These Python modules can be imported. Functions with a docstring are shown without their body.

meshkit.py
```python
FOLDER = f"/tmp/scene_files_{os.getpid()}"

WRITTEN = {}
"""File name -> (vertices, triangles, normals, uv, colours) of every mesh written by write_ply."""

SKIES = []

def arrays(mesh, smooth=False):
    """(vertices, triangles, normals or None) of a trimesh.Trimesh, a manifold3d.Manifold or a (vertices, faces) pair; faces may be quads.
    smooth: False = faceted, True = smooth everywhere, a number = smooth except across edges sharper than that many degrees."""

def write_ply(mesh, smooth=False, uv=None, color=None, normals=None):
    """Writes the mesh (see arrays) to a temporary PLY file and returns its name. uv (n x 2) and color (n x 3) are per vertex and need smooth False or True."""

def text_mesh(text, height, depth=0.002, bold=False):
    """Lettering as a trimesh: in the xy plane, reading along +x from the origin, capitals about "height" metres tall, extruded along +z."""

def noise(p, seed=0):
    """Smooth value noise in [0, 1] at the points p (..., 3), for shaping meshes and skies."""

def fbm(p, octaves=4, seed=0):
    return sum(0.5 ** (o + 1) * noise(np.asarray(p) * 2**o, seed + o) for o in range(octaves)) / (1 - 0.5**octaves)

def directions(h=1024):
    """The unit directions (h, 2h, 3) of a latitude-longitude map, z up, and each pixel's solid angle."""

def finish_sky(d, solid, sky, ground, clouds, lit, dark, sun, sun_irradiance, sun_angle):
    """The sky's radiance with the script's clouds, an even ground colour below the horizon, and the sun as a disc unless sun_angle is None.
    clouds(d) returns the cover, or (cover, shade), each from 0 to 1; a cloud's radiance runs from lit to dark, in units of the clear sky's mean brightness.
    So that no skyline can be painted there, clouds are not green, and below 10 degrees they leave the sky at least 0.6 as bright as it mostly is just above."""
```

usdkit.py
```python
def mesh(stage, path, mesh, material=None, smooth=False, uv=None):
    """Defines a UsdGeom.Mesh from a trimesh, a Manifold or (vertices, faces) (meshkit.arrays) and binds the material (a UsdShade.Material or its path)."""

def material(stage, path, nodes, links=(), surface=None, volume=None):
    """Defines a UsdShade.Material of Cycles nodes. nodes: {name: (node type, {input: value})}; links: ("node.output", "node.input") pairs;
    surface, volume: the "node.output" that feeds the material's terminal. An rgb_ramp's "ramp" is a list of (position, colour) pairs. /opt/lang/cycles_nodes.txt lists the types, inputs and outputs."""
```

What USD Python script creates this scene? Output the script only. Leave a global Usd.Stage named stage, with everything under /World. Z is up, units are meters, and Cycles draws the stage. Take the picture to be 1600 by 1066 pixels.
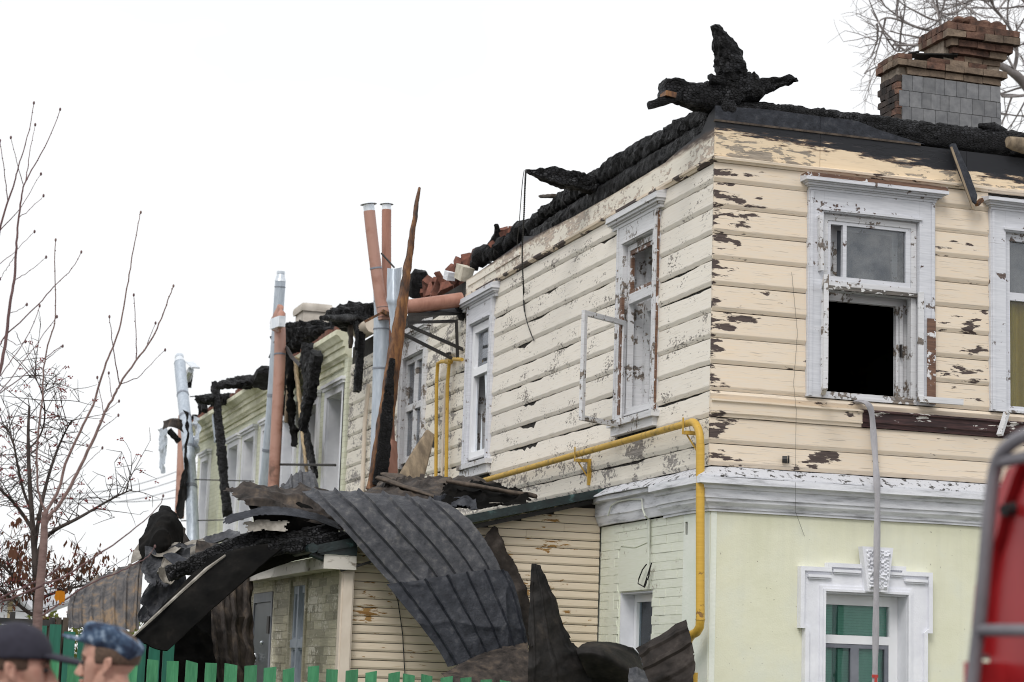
import math, random
import numpy as np, trimesh
from scipy.interpolate import make_interp_spline
from shapely.geometry import Polygon, box as sbox
from shapely.ops import unary_union
import manifold3d as m3
import meshkit, usdkit
from meshkit import fbm, noise
from pxr import Usd, UsdGeom, UsdLux, UsdShade, Gf, Sdf

stage = Usd.Stage.CreateInMemory()
UsdGeom.SetStageUpAxis(stage, UsdGeom.Tokens.z)
UsdGeom.SetStageMetersPerUnit(stage, 1.0)
W = UsdGeom.Xform.Define(stage, '/World')
UsdGeom.Scope.Define(stage, '/World/Looks')

# ------------------------------------------------------------------ camera
# x: along the street front of the corner house, y: along its side wall away from the viewer, z: up; the house corner is the origin
CAM = np.array([-6.7425, -15.797, 1.65])
FPX, YAW, PIT, ROL = 3268.98, 0.306188, 0.158394, 0.0328270
_fw = np.array([math.sin(YAW) * math.cos(PIT), math.cos(YAW) * math.cos(PIT), math.sin(PIT)])
_r = np.array([math.cos(YAW), -math.sin(YAW), 0.0]); _u = np.cross(_r, _fw)
RT = math.cos(ROL) * _r + math.sin(ROL) * _u
UP = -math.sin(ROL) * _r + math.cos(ROL) * _u
cam = UsdGeom.Camera.Define(stage, '/World/camera')
cam.CreateHorizontalApertureAttr(36.0); cam.CreateVerticalApertureAttr(36.0 * 682 / 1024)
cam.CreateFocalLengthAttr(36.0 * FPX / 1600)
cam.CreateFStopAttr(3.6); cam.CreateFocusDistanceAttr(18.2)
cam.CreateExposureAttr(0.17)
cam.AddTransformOp().Set(Gf.Matrix4d(*RT, 0, *UP, 0, *(-_fw), 0, *CAM, 1))

# ------------------------------------------------------------------ sky and sun
SUN_EL, SUN_AZ = math.radians(48), math.radians(215)          # azimuth from +y towards +x
usdkit.material(stage, '/World/Looks/sky_look', {
    'tc': ('texture_coordinate', {}),
    'mp': ('mapping', {'scale': (1.0, 1.0, 2.2)}),
    'nz': ('noise_texture', {'scale': 1.6, 'detail': 4.0, 'roughness': 0.5}),
    'rp': ('rgb_ramp', {'ramp': [(0.3, (6.75, 6.95, 7.2)), (0.68, (7.5, 7.5, 7.5))]}),
    'sky': ('sky_texture', {'sky_type': 'single_scattering', 'sun_disc': False, 'sun_elevation': SUN_EL, 'sun_rotation': SUN_AZ, 'altitude': 100.0, 'aerosol_density': 3.0}),
    'mx': ('mix_color', {'fac': 0.93, 'use_clamp': False}),
    'bg': ('background_shader', {'strength': 0.128})},
    [('tc.generated', 'mp.vector'), ('mp.vector', 'nz.vector'), ('nz.fac', 'rp.fac'), ('sky.color', 'mx.a'), ('rp.color', 'mx.b'), ('mx.result', 'bg.color')],
    surface='bg.background')
sky = UsdLux.DomeLight.Define(stage, '/World/sky')
UsdShade.MaterialBindingAPI.Apply(sky.GetPrim()).Bind(UsdShade.Material.Get(stage, '/World/Looks/sky_look'))
sky.GetPrim().SetCustomDataByKey('kind', 'structure')
sun = UsdLux.DistantLight.Define(stage, '/World/sun')
sun.CreateNormalizeAttr(True); sun.CreateIntensityAttr(0.4); sun.CreateAngleAttr(25.0); sun.CreateColorAttr(Gf.Vec3f(1.0, 0.97, 0.93))
_sd = np.array([math.cos(SUN_EL) * math.sin(SUN_AZ), math.cos(SUN_EL) * math.cos(SUN_AZ), math.sin(SUN_EL)])
_sx = np.cross([0, 0, 1.0], _sd); _sx /= np.linalg.norm(_sx); _sy = np.cross(_sd, _sx)
sun.AddTransformOp().Set(Gf.Matrix4d(*_sx, 0, *_sy, 0, *_sd, 0, 0, 0, 30, 1))

# ------------------------------------------------------------------ helpers: points
def ray(px, py):
    return RT * (px - 800) / FPX - UP * (py - 533) / FPX + _fw
def PX(px, py, x):          # the point of the plane x = const at that place of the photograph
    d = ray(px, py); return CAM + d * (x - CAM[0]) / d[0]
def PY(px, py, y):
    d = ray(px, py); return CAM + d * (y - CAM[1]) / d[1]

# ------------------------------------------------------------------ helpers: meshes
class MB:
    def __init__(s): s.v, s.f, s.n = [], [], 0
    def add(s, v, f):
        v = np.asarray(v, float).reshape(-1, 3); f = np.asarray(f, int)
        if f.shape[1] == 4: f = np.vstack([f[:, [0, 1, 2]], f[:, [0, 2, 3]]])
        s.v.append(v); s.f.append(f + s.n); s.n += len(v); return s
    def tm(s, t): return s.add(t.vertices, t.faces)
    def box(s, lo, hi, ch=0.0):
        lo, hi = np.minimum(lo, hi), np.maximum(lo, hi)
        v = np.array([[(lo, hi)[i][0], (lo, hi)[j][1], (lo, hi)[k][2]] for i in (0, 1) for j in (0, 1) for k in (0, 1)])
        f = [[0, 1, 3, 2], [4, 6, 7, 5], [0, 4, 5, 1], [2, 3, 7, 6], [0, 2, 6, 4], [1, 5, 7, 3]]
        return s.add(v, f)
    def fbox(s, face, u, n, w):
        """a box in a wall's own axes: u along the wall, n out of it, w up"""
        u, n, w = sorted(u), sorted(n), sorted(w)
        v = np.array([[u[i], n[j], w[k]] for i in (0, 1) for j in (0, 1) for k in (0, 1)])
        f = np.array([[0, 1, 3, 2], [4, 6, 7, 5], [0, 4, 5, 1], [2, 3, 7, 6], [0, 2, 6, 4], [1, 5, 7, 3]])
        return s.add(FT(face, v), FF(face, f))
    def tube(s, pts, r, n=8, cap=True):
        pts = np.asarray(pts, float); r = np.broadcast_to(np.asarray(r, float), (len(pts),))
        t = np.gradient(pts, axis=0); t /= np.linalg.norm(t, axis=1, keepdims=True) + 1e-12
        a = np.array([0, 0, 1.0]) if abs(t[0][2]) < 0.9 else np.array([1.0, 0, 0])
        rings = []
        for k in range(len(pts)):
            a = a - t[k] * (a @ t[k]); a /= np.linalg.norm(a) + 1e-12; b = np.cross(t[k], a)
            th = np.arange(n) * 2 * np.pi / n
            rings.append(pts[k] + r[k] * (np.cos(th)[:, None] * a + np.sin(th)[:, None] * b))
        v = np.vstack(rings); f = []
        for k in range(len(pts) - 1):
            for j in range(n):
                f.append([k * n + j, k * n + (j + 1) % n, (k + 1) * n + (j + 1) % n, (k + 1) * n + j])
        s.add(v, f)
        if cap:
            for ring, flip in ((rings[0], True), (rings[-1], False)):
                c = ring.mean(0); idx = [[0, (j + 1) % n + 1, j + 1] if flip else [0, j + 1, (j + 1) % n + 1] for j in range(n)]
                s.add(np.vstack([c[None], ring]), idx)
        return s
    def bar(s, p0, p1, w, h, up=(0, 0, 1)):
        p0, p1 = np.asarray(p0, float), np.asarray(p1, float); t = p1 - p0; t /= np.linalg.norm(t)
        a = np.asarray(up, float); a = a - t * (a @ t)
        if np.linalg.norm(a) < 1e-6: a = np.array([1.0, 0, 0]) - t * t[0]
        a /= np.linalg.norm(a); b = np.cross(t, a)
        c = [(-1, -1), (1, -1), (1, 1), (-1, 1)]
        v = [p + b * i * w / 2 + a * j * h / 2 for p in (p0, p1) for i, j in c]
        return s.add(v, [[0, 3, 2, 1], [4, 5, 6, 7], [0, 1, 5, 4], [1, 2, 6, 5], [2, 3, 7, 6], [3, 0, 4, 7]])
    def get(s): return trimesh.Trimesh(np.vstack(s.v), np.vstack(s.f), process=False)

def FT(face, v):
    v = np.asarray(v, float)
    if face == 'L': return np.stack([-v[:, 1], v[:, 0], v[:, 2]], 1)
    if face == 'R': return np.stack([v[:, 0], -v[:, 1], v[:, 2]], 1)
    if face == 'G': return np.stack([v[:, 0], 2.59 - v[:, 1], v[:, 2]], 1)      # gable wall of the porch
    if face == 'A': return np.stack([-2.39 - v[:, 1], v[:, 0], v[:, 2]], 1)     # front wall of the porch
def FF(face, f):
    f = np.asarray(f)
    return f[:, ::-1] if face in 'RG' else f
def extrude(face, poly, n0, n1):
    """a polygon in (u, w) of a wall, extruded from n0 to n1"""
    out = MB()
    for g in getattr(poly, 'geoms', [poly]):
        if g.is_empty or g.area < 1e-6: continue
        t = trimesh.creation.extrude_polygon(g, n1 - n0, engine='earcut')
        v = t.vertices
        q = np.stack([v[:, 0], n1 - v[:, 2], v[:, 1]], 1)      # (u, n, w); mirrored twice keeps the winding
        out.add(FT(face, q), FF(face, t.faces))
    return out.get()

# ------------------------------------------------------------------ helpers: prims
_used = {}
def numbered(parent, name):
    k = _used.get((parent, name), 0); _used[(parent, name)] = k + 1
    return f'{parent}/{name}' if k == 0 else f'{parent}/{name}_{k:03d}'
_base = {}
def thing(name, label, cat, loc=(0, 0, 0), group=None, kind=None):
    p = numbered('/World', name); x = UsdGeom.Xform.Define(stage, p); x.AddTranslateOp().Set(Gf.Vec3d(*map(float, loc)))
    _base[p] = np.array(loc, float); tag(x.GetPrim(), label, cat, group, kind); return p
def tag(o, label=None, cat=None, group=None, kind=None):
    for k, v in (('label', label), ('category', cat), ('group', group), ('kind', kind)):
        if v: o.SetCustomDataByKey(k, v)
def part(parent, name, mesh, mat, smooth=False, label=None, kind=None):
    p = numbered(parent, name); root = '/'.join(p.split('/')[:3])
    v, f = (mesh.vertices, mesh.faces)
    if root in _base and np.any(_base[root]): v = v - _base[root]
    m = usdkit.mesh(stage, p, trimesh.Trimesh(v, f, process=False), M[mat], smooth=smooth)
    if label or kind: tag(m.GetPrim(), label, None, None, kind)
    return p
def solo(name, mesh, mat, label, cat, smooth=False, group=None, kind=None):
    p = numbered('/World', name)
    m = usdkit.mesh(stage, p, mesh, M[mat], smooth=smooth); tag(m.GetPrim(), label, cat, group, kind); return p

# ------------------------------------------------------------------ materials
M = {}
def mat(name, nodes, links, surface='p.BSDF', volume=None):
    M[name] = usdkit.material(stage, f'/World/Looks/{name}_look', nodes, links, surface=surface, volume=volume)
def mottled(name, c1, c2, scale=6.0, rough=0.7, bump=0.0, bscale=60.0, stretch=(1, 1, 1), metal=0.0, c3=None, lo=0.35, hi=0.65, spec=0.5, detail=5.0, vary=0.0, bdist=0.01):
    stops = [(lo, c1), (hi, c2)] if c3 is None else [(lo, c1), ((lo + hi) / 2, c2), (hi, c3)]
    nodes = {'g': ('geometry', {}), 'mp': ('mapping', {'scale': stretch}), 'n': ('noise_texture', {'scale': scale, 'detail': detail, 'roughness': 0.62}),
             'r': ('rgb_ramp', {'ramp': stops}), 'p': ('principled_bsdf', {'roughness': rough, 'metallic': metal, 'specular_ior_level': spec})}
    links = [('g.position', 'mp.vector'), ('mp.vector', 'n.vector'), ('n.fac', 'r.fac')]
    col = 'r.color'
    if vary:
        nodes |= {'oi': ('object_info', {}), 'vr': ('map_range', {'from_min': 0.0, 'from_max': 1.0, 'to_min': 1 - vary, 'to_max': 1 + vary}), 'hs': ('hsv', {})}
        links += [('oi.random', 'vr.value'), ('vr.result', 'hs.value'), (col, 'hs.color')]; col = 'hs.color'
    links.append((col, 'p.base_color'))
    if bump:
        nodes |= {'n2': ('noise_texture', {'scale': bscale, 'detail': 4.0, 'roughness': 0.6}), 'b': ('bump', {'strength': bump, 'distance': bdist})}
        links += [('mp.vector', 'n2.vector'), ('n2.fac', 'b.height'), ('b.normal', 'p.normal')]
    mat(name, nodes, links)

def peel(name, base, base2, under, under2, cover=0.5, stretch=(5, 5, 16), big=1.1, mix_big=0.5, near=None, near2=None, char=None, vary=0.04, rough=0.6, fine=2.2, crack=0.63):
    """old paint: base tones with grain, flaked off in patches down to wood; near = (axis, from, to, amount): more flaking towards 'from'; char = (z0, z1): burnt above"""
    nodes = {'g': ('geometry', {}),
             'mg': ('mapping', {'scale': (3.0, 3.0, 45.0)}), 'ng': ('noise_texture', {'scale': 1.6, 'detail': 5.0, 'roughness': 0.65}),
             'rb': ('rgb_ramp', {'ramp': [(0.3, base), (0.7, base2)]}),
             'mf': ('mapping', {'scale': stretch}), 'nf': ('noise_texture', {'scale': fine, 'detail': 7.0, 'roughness': 0.62, 'distortion': 0.3}),
             'mb': ('mapping', {'scale': (1.0, 1.0, 2.4)}), 'nb': ('noise_texture', {'scale': big, 'detail': 3.0, 'roughness': 0.55}),
             's1': ('math', {'math_type': 'multiply', 'value2': mix_big}), 's2': ('math', {'math_type': 'multiply_add', 'value2': 1 - mix_big}),
             'mk': ('map_range', {'from_min': cover, 'from_max': cover + 0.012, 'to_min': 0.0, 'to_max': 1.0, 'clamp': True}),
             'ru': ('rgb_ramp', {'ramp': [(0.42, under), (0.58, under2)]}),
             'ed': ('map_range', {'from_min': cover - 0.02, 'from_max': cover, 'to_min': 0.0, 'to_max': 1.0, 'clamp': True}),
             'mx': ('mix_color', {}), 'inv': ('math', {'math_type': 'subtract', 'value1': 1.0}),
             'hh': ('math', {'math_type': 'multiply_add', 'value2': 0.35}),
             'b': ('bump', {'strength': 0.55, 'distance': 0.004}), 'p': ('principled_bsdf', {'roughness': rough, 'specular_ior_level': 0.35}),
             'oi': ('object_info', {}), 'vr': ('map_range', {'to_min': 1 - vary, 'to_max': 1 + vary}), 'hs': ('hsv', {}),
             'mv': ('mapping', {'location': (0, 0, 0)}), 'of': ('combine_xyz', {}), 'om': ('math', {'math_type': 'multiply', 'value2': 37.0})}
    nodes |= {'mk2': ('mapping', {'scale': (2.2, 2.2, 105.0)}), 'nk': ('noise_texture', {'scale': 1.5, 'detail': 5.0, 'roughness': 0.6, 'distortion': 0.2}), 'kr': ('map_range', {'from_min': crack, 'from_max': crack + 0.05, 'to_min': 0.0, 'to_max': 0.55, 'clamp': True}), 'kx': ('mix_color', {'b': under2})}
    links = [('mv.vector', 'mk2.vector'), ('mk2.vector', 'nk.vector'), ('nk.fac', 'kr.value'), ('kr.result', 'kx.fac'), ('hs.color', 'kx.a'), ('g.position', 'mg.vector'), ('mg.vector', 'ng.vector'), ('ng.fac', 'rb.fac'),
             ('oi.random', 'om.value1'), ('om.value', 'of.x'), ('om.value', 'of.y'), ('of.vector', 'mv.location'), ('g.position', 'mv.vector'),
             ('mv.vector', 'mf.vector'), ('mf.vector', 'nf.vector'), ('g.position', 'mb.vector'), ('mb.vector', 'nb.vector'),
             ('nb.fac', 's1.value1'), ('nf.fac', 's2.value1'), ('s1.value', 's2.value3')]
    val = 's2.value'
    if near:
        ax, a, b, amt = near
        nodes |= {'sp': ('separate_xyz', {}), 'nr': ('map_range', {'from_min': a, 'from_max': b, 'to_min': amt, 'to_max': 0.0, 'clamp': True}), 'ad': ('math', {'math_type': 'add'})}
        links += [('g.position', 'sp.vector'), (f'sp.{ax}', 'nr.value'), ('nr.result', 'ad.value1'), (val, 'ad.value2')]; val = 'ad.value'
    if near2:
        ax, c0, hw, amt = near2
        nodes |= {'sq': ('separate_xyz', {}), 'q1': ('math', {'math_type': 'subtract', 'value2': c0}), 'q2': ('math', {'math_type': 'absolute'}), 'q3': ('map_range', {'from_min': hw * 0.5, 'from_max': hw, 'to_min': amt, 'to_max': 0.0, 'clamp': True}), 'ae': ('math', {'math_type': 'add'})}
        links += [('g.position', 'sq.vector'), (f'sq.{ax}', 'q1.value1'), ('q1.value', 'q2.value1'), ('q2.value', 'q3.value'), ('q3.result', 'ae.value1'), (val, 'ae.value2')]; val = 'ae.value'
    links += [(val, 'mk.value'), (val, 'ed.value'), ('ng.fac', 'ru.fac'), ('oi.random', 'vr.value'), ('vr.result', 'hs.value'), ('rb.color', 'hs.color'),
              ('mk.result', 'mx.fac'), ('kx.result', 'mx.a'), ('ru.color', 'mx.b'),
              ('mk.result', 'inv.value2'), ('ng.fac', 'hh.value1'), ('inv.value', 'hh.value3'), ('hh.value', 'b.height'), ('b.normal', 'p.normal')]
    col = 'mx.result'
    if char:
        nodes |= {'sz': ('separate_xyz', {}), 'nc': ('noise_texture', {'scale': 2.2, 'detail': 7.0, 'roughness': 0.65}), 'mc': ('mapping', {'scale': (1.4, 1.4, 9.0)}),
                  'cz': ('math', {'math_type': 'multiply_add', 'value2': char[2]}), 'cs': ('math', {'math_type': 'multiply_add', 'value2': char[3] if len(char) > 3 else 0.0}), 'cr': ('map_range', {'from_min': char[0] + char[2] / 2, 'from_max': char[1] + char[2] / 2, 'to_min': 0.0, 'to_max': 1.0, 'clamp': True}),
                  'cc': ('rgb_ramp', {'ramp': [(0.0, (0.55, 0.4, 0.25)), (0.4, (0.1, 0.06, 0.04)), (0.75, (0.03, 0.03, 0.035)), (1.0, (0.014, 0.015, 0.019))]}),
                  'cf': ('map_range', {'from_min': 0.05, 'from_max': 0.5, 'to_min': 0.0, 'to_max': 1.0, 'clamp': True}), 'cx': ('mix_color', {})}
        links += [('g.position', 'sz.vector'), ('g.position', 'mc.vector'), ('mc.vector', 'nc.vector'), ('nc.fac', 'cz.value1'), ('sz.z', 'cz.value3'), ('sz.x', 'cs.value1'), ('cz.value', 'cs.value3'), ('cs.value', 'cr.value'),
                  ('cr.result', 'cc.fac'), ('cr.result', 'cf.value'), ('cf.result', 'cx.fac'), (col, 'cx.a'), ('cc.color', 'cx.b')]
        col = 'cx.result'
    links.append((col, 'p.base_color'))
    mat(name, nodes, links)

DW, DW2 = (0.055, 0.038, 0.034), (0.10, 0.075, 0.065)
GW, GW2 = (0.16, 0.145, 0.13), (0.30, 0.27, 0.24)
peel('cream_front', (0.725, 0.60, 0.45), (0.69, 0.615, 0.52), (0.05, 0.035, 0.032), (0.085, 0.062, 0.055), cover=0.612, stretch=(2.6, 2.6, 11), mix_big=0.56, near=('x', -0.03, 0.5, 0.105), near2=('x', 2.3, 0.45, 0.045), big=1.5, fine=1.9, crack=0.62)
peel('cream_side', (0.735, 0.68, 0.59), (0.765, 0.725, 0.66), GW, GW2, cover=0.582, stretch=(10, 10, 22), big=1.9, mix_big=0.45, crack=0.61)
peel('cream_side_worn', (0.68, 0.63, 0.54), (0.74, 0.70, 0.62), (0.17, 0.155, 0.145), (0.32, 0.295, 0.27), cover=0.535, stretch=(8, 8, 14), big=2.2, mix_big=0.5, crack=0.60)
peel('cream_frieze_front', (0.70, 0.56, 0.385), (0.77, 0.63, 0.45), (0.22, 0.19, 0.155), (0.36, 0.31, 0.25), cover=0.52, stretch=(3.0, 3.0, 14), big=1.4, char=(6.20, 6.255, 0.34, 0.045))
peel('cream_frieze_side', (0.70, 0.65, 0.56), (0.76, 0.72, 0.63), (0.34, 0.30, 0.26), (0.52, 0.42, 0.34), cover=0.525, stretch=(7, 7, 14), big=1.8, char=(6.16, 6.28, 0.12))
peel('cream_porch', (0.60, 0.51, 0.39), (0.66, 0.57, 0.45), (0.22, 0.11, 0.03), (0.33, 0.19, 0.06), cover=0.578, stretch=(3.2, 3.2, 15), big=1.7)
peel('trim_white', (0.53, 0.545, 0.585), (0.68, 0.69, 0.73), (0.09, 0.06, 0.052), (0.16, 0.13, 0.115), cover=0.592, stretch=(8, 8, 7), big=2.6, vary=0.03, crack=0.66)
peel('trim_worn', (0.54, 0.55, 0.565), (0.66, 0.66, 0.68), (0.11, 0.095, 0.085), (0.24, 0.20, 0.165), cover=0.56, stretch=(11, 11, 8), big=2.6, vary=0.04, crack=0.62)
peel('trim_brown', (0.60, 0.60, 0.62), (0.7, 0.7, 0.71), (0.11, 0.06, 0.042), (0.18, 0.10, 0.065), cover=0.45, stretch=(9, 9, 9), big=2.0)
peel('trim_dark', (0.55, 0.55, 0.55), (0.66, 0.66, 0.66), (0.06, 0.055, 0.05), (0.15, 0.135, 0.12), cover=0.44, stretch=(9, 9, 14), big=2.0)
peel('belt_dark', (0.60, 0.58, 0.56), (0.68, 0.65, 0.61), (0.028, 0.015, 0.016), (0.07, 0.034, 0.033), cover=0.41, stretch=(5, 5, 22), big=2.6)
peel('stain_brick', (0.33, 0.31, 0.22), (0.50, 0.46, 0.35), (0.62, 0.58, 0.48), (0.72, 0.68, 0.58), cover=0.535, stretch=(7, 7, 11), big=1.6, vary=0.34)
peel('painted_brick', (0.68, 0.71, 0.585), (0.755, 0.775, 0.69), (0.40, 0.37, 0.31), (0.55, 0.52, 0.45), cover=0.61, stretch=(12, 12, 12), big=2.0, vary=0.04)
mat('stucco_green', {'g': ('geometry', {}), 'n': ('noise_texture', {'scale': 1.5, 'detail': 9.0, 'roughness': 0.6}), 'r': ('rgb_ramp', {'ramp': [(0.3, (0.645, 0.645, 0.48)), (0.5, (0.695, 0.695, 0.545)), (0.7, (0.665, 0.685, 0.59))]}),
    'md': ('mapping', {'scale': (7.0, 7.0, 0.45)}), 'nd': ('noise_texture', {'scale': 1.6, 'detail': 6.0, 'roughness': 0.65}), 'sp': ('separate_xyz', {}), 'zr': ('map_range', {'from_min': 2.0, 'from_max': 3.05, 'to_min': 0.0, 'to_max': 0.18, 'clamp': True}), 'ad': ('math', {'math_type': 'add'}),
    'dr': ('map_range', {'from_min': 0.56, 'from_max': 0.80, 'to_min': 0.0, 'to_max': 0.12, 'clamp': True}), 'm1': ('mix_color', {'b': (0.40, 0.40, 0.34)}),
    'ns': ('noise_texture', {'scale': 34.0, 'detail': 3.0, 'roughness': 0.5}), 'sr': ('map_range', {'from_min': 0.705, 'from_max': 0.73, 'to_min': 0.0, 'to_max': 0.7, 'clamp': True}), 'm2': ('mix_color', {'b': (0.12, 0.11, 0.09)}),
    'nb': ('noise_texture', {'scale': 80.0, 'detail': 4.0}), 'nc': ('noise_texture', {'scale': 5.0, 'detail': 6.0}), 'b': ('bump', {'strength': 0.3, 'distance': 0.004}), 'b2': ('bump', {'strength': 0.35, 'distance': 0.02}), 'p': ('principled_bsdf', {'roughness': 0.88, 'specular_ior_level': 0.3})},
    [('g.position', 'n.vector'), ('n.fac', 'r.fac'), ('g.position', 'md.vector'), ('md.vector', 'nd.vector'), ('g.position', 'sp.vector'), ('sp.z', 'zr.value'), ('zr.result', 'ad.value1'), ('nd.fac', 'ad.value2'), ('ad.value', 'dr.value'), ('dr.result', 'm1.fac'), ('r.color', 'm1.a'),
     ('g.position', 'ns.vector'), ('ns.fac', 'sr.value'), ('sr.result', 'm2.fac'), ('m1.result', 'm2.a'), ('m2.result', 'p.base_color'), ('g.position', 'nb.vector'), ('g.position', 'nc.vector'), ('nc.fac', 'b2.height'), ('nb.fac', 'b.height'), ('b2.normal', 'b.normal'), ('b.normal', 'p.normal')])
mottled('stucco_pale', (0.70, 0.75, 0.66), (0.78, 0.80, 0.74), scale=2.0, rough=0.85, bump=0.5, bscale=40, bdist=0.006)
mottled('cornice_white', (0.36, 0.365, 0.385), (0.63, 0.64, 0.68), scale=4.0, rough=0.8, bump=0.35, bscale=70, stretch=(0.8, 0.8, 6), lo=0.31, hi=0.60, bdist=0.006, c3=(0.74, 0.75, 0.79), detail=8)
mottled('plaster_rough', (0.05, 0.048, 0.045), (0.53, 0.54, 0.575), scale=20, rough=0.9, bump=0.9, bscale=45, lo=0.40, hi=0.445, stretch=(0.9, 0.9, 0.7), bdist=0.014, detail=9)
mottled('plaster_white', (0.66, 0.67, 0.72), (0.78, 0.79, 0.83), scale=4.0, rough=0.85, bump=0.4, bscale=80, bdist=0.004)
mottled('upvc', (0.78, 0.79, 0.82), (0.82, 0.83, 0.85), scale=3.0, rough=0.35)
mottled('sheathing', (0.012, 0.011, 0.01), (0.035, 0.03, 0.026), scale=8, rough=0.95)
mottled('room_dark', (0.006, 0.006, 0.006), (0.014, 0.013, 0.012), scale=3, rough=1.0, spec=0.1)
mottled('room_light', (0.52, 0.54, 0.55), (0.62, 0.63, 0.63), scale=3, rough=0.9)
mottled('curtain_yellow', (0.50, 0.36, 0.05), (0.66, 0.48, 0.09), scale=3.0, rough=0.9, stretch=(9, 9, 0.4))
mottled('blind_green', (0.18, 0.50, 0.36), (0.23, 0.57, 0.42), scale=5.0, rough=0.6, stretch=(1.5, 1.5, 0.3))
mottled('net_curtain', (0.42, 0.43, 0.44), (0.66, 0.66, 0.66), scale=7.0, rough=0.9, stretch=(3.5, 3.5, 0.35))
mottled('wood_raw', (0.30, 0.22, 0.13), (0.52, 0.41, 0.26), scale=5, rough=0.85, bump=0.5, bscale=20, stretch=(6, 6, 0.7))
mottled('wood_plank', (0.02, 0.011, 0.007), (0.115, 0.046, 0.016), scale=3.2, rough=0.6, bump=0.5, bscale=22, stretch=(5, 5, 1.3), c3=(0.24, 0.11, 0.035))
mottled('wood_brown', (0.03, 0.022, 0.017), (0.10, 0.075, 0.055), scale=4, rough=0.8, bump=0.5, bscale=25, stretch=(4, 4, 1))
mottled('wood_grey', (0.13, 0.10, 0.07), (0.30, 0.235, 0.16), scale=4, rough=0.85, bump=0.5, bscale=25, stretch=(3, 3, 1))
mottled('galvanised', (0.34, 0.39, 0.45), (0.48, 0.53, 0.59), scale=5, rough=0.42, metal=0.3, stretch=(4, 4, 0.8))
mottled('galvanised_dark', (0.16, 0.18, 0.22), (0.26, 0.28, 0.32), scale=5, rough=0.5, metal=0.3)
mottled('tin_bright', (0.55, 0.6, 0.66), (0.8, 0.83, 0.86), scale=6, rough=0.32, metal=0.5)
mottled('terracotta', (0.30, 0.135, 0.09), (0.40, 0.20, 0.145), scale=4, rough=0.5, stretch=(4, 4, 0.7), bump=0.1)
mottled('terracotta_sooty', (0.13, 0.07, 0.05), (0.34, 0.175, 0.13), scale=3, rough=0.5, lo=0.28, hi=0.5, c3=(0.41, 0.23, 0.18))
mottled('sheet_grey', (0.022, 0.024, 0.030), (0.058, 0.060, 0.068), scale=16, rough=0.5, bump=0.6, bscale=60, c3=(0.15, 0.145, 0.14), lo=0.27, hi=0.80, metal=0.15, detail=12, spec=0.32)
mottled('sheet_blue', (0.011, 0.0125, 0.017), (0.030, 0.033, 0.042), scale=14, rough=0.5, bump=0.5, bscale=60, c3=(0.10, 0.10, 0.105), lo=0.32, hi=0.82, metal=0.15, detail=12, spec=0.28)
mottled('sheet_dark', (0.008, 0.008, 0.008), (0.022, 0.020, 0.019), scale=5, rough=0.6, bump=0.5, bscale=30, c3=(0.06, 0.05, 0.042), lo=0.35, hi=0.78, metal=0.1, detail=10, spec=0.14)
mottled('sheet_brown', (0.018, 0.016, 0.015), (0.055, 0.046, 0.041), scale=5, rough=0.62, bump=0.5, bscale=30, c3=(0.13, 0.10, 0.075), lo=0.33, hi=0.72, metal=0.1, detail=10, stretch=(2, 2, 0.8), spec=0.14)
mottled('soot_sheet', (0.003, 0.003, 0.003), (0.008, 0.0075, 0.007), scale=4, rough=0.8, bump=0.6, bscale=30, c3=(0.026, 0.022, 0.019), lo=0.38, hi=0.8, spec=0.06, detail=10)
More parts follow.
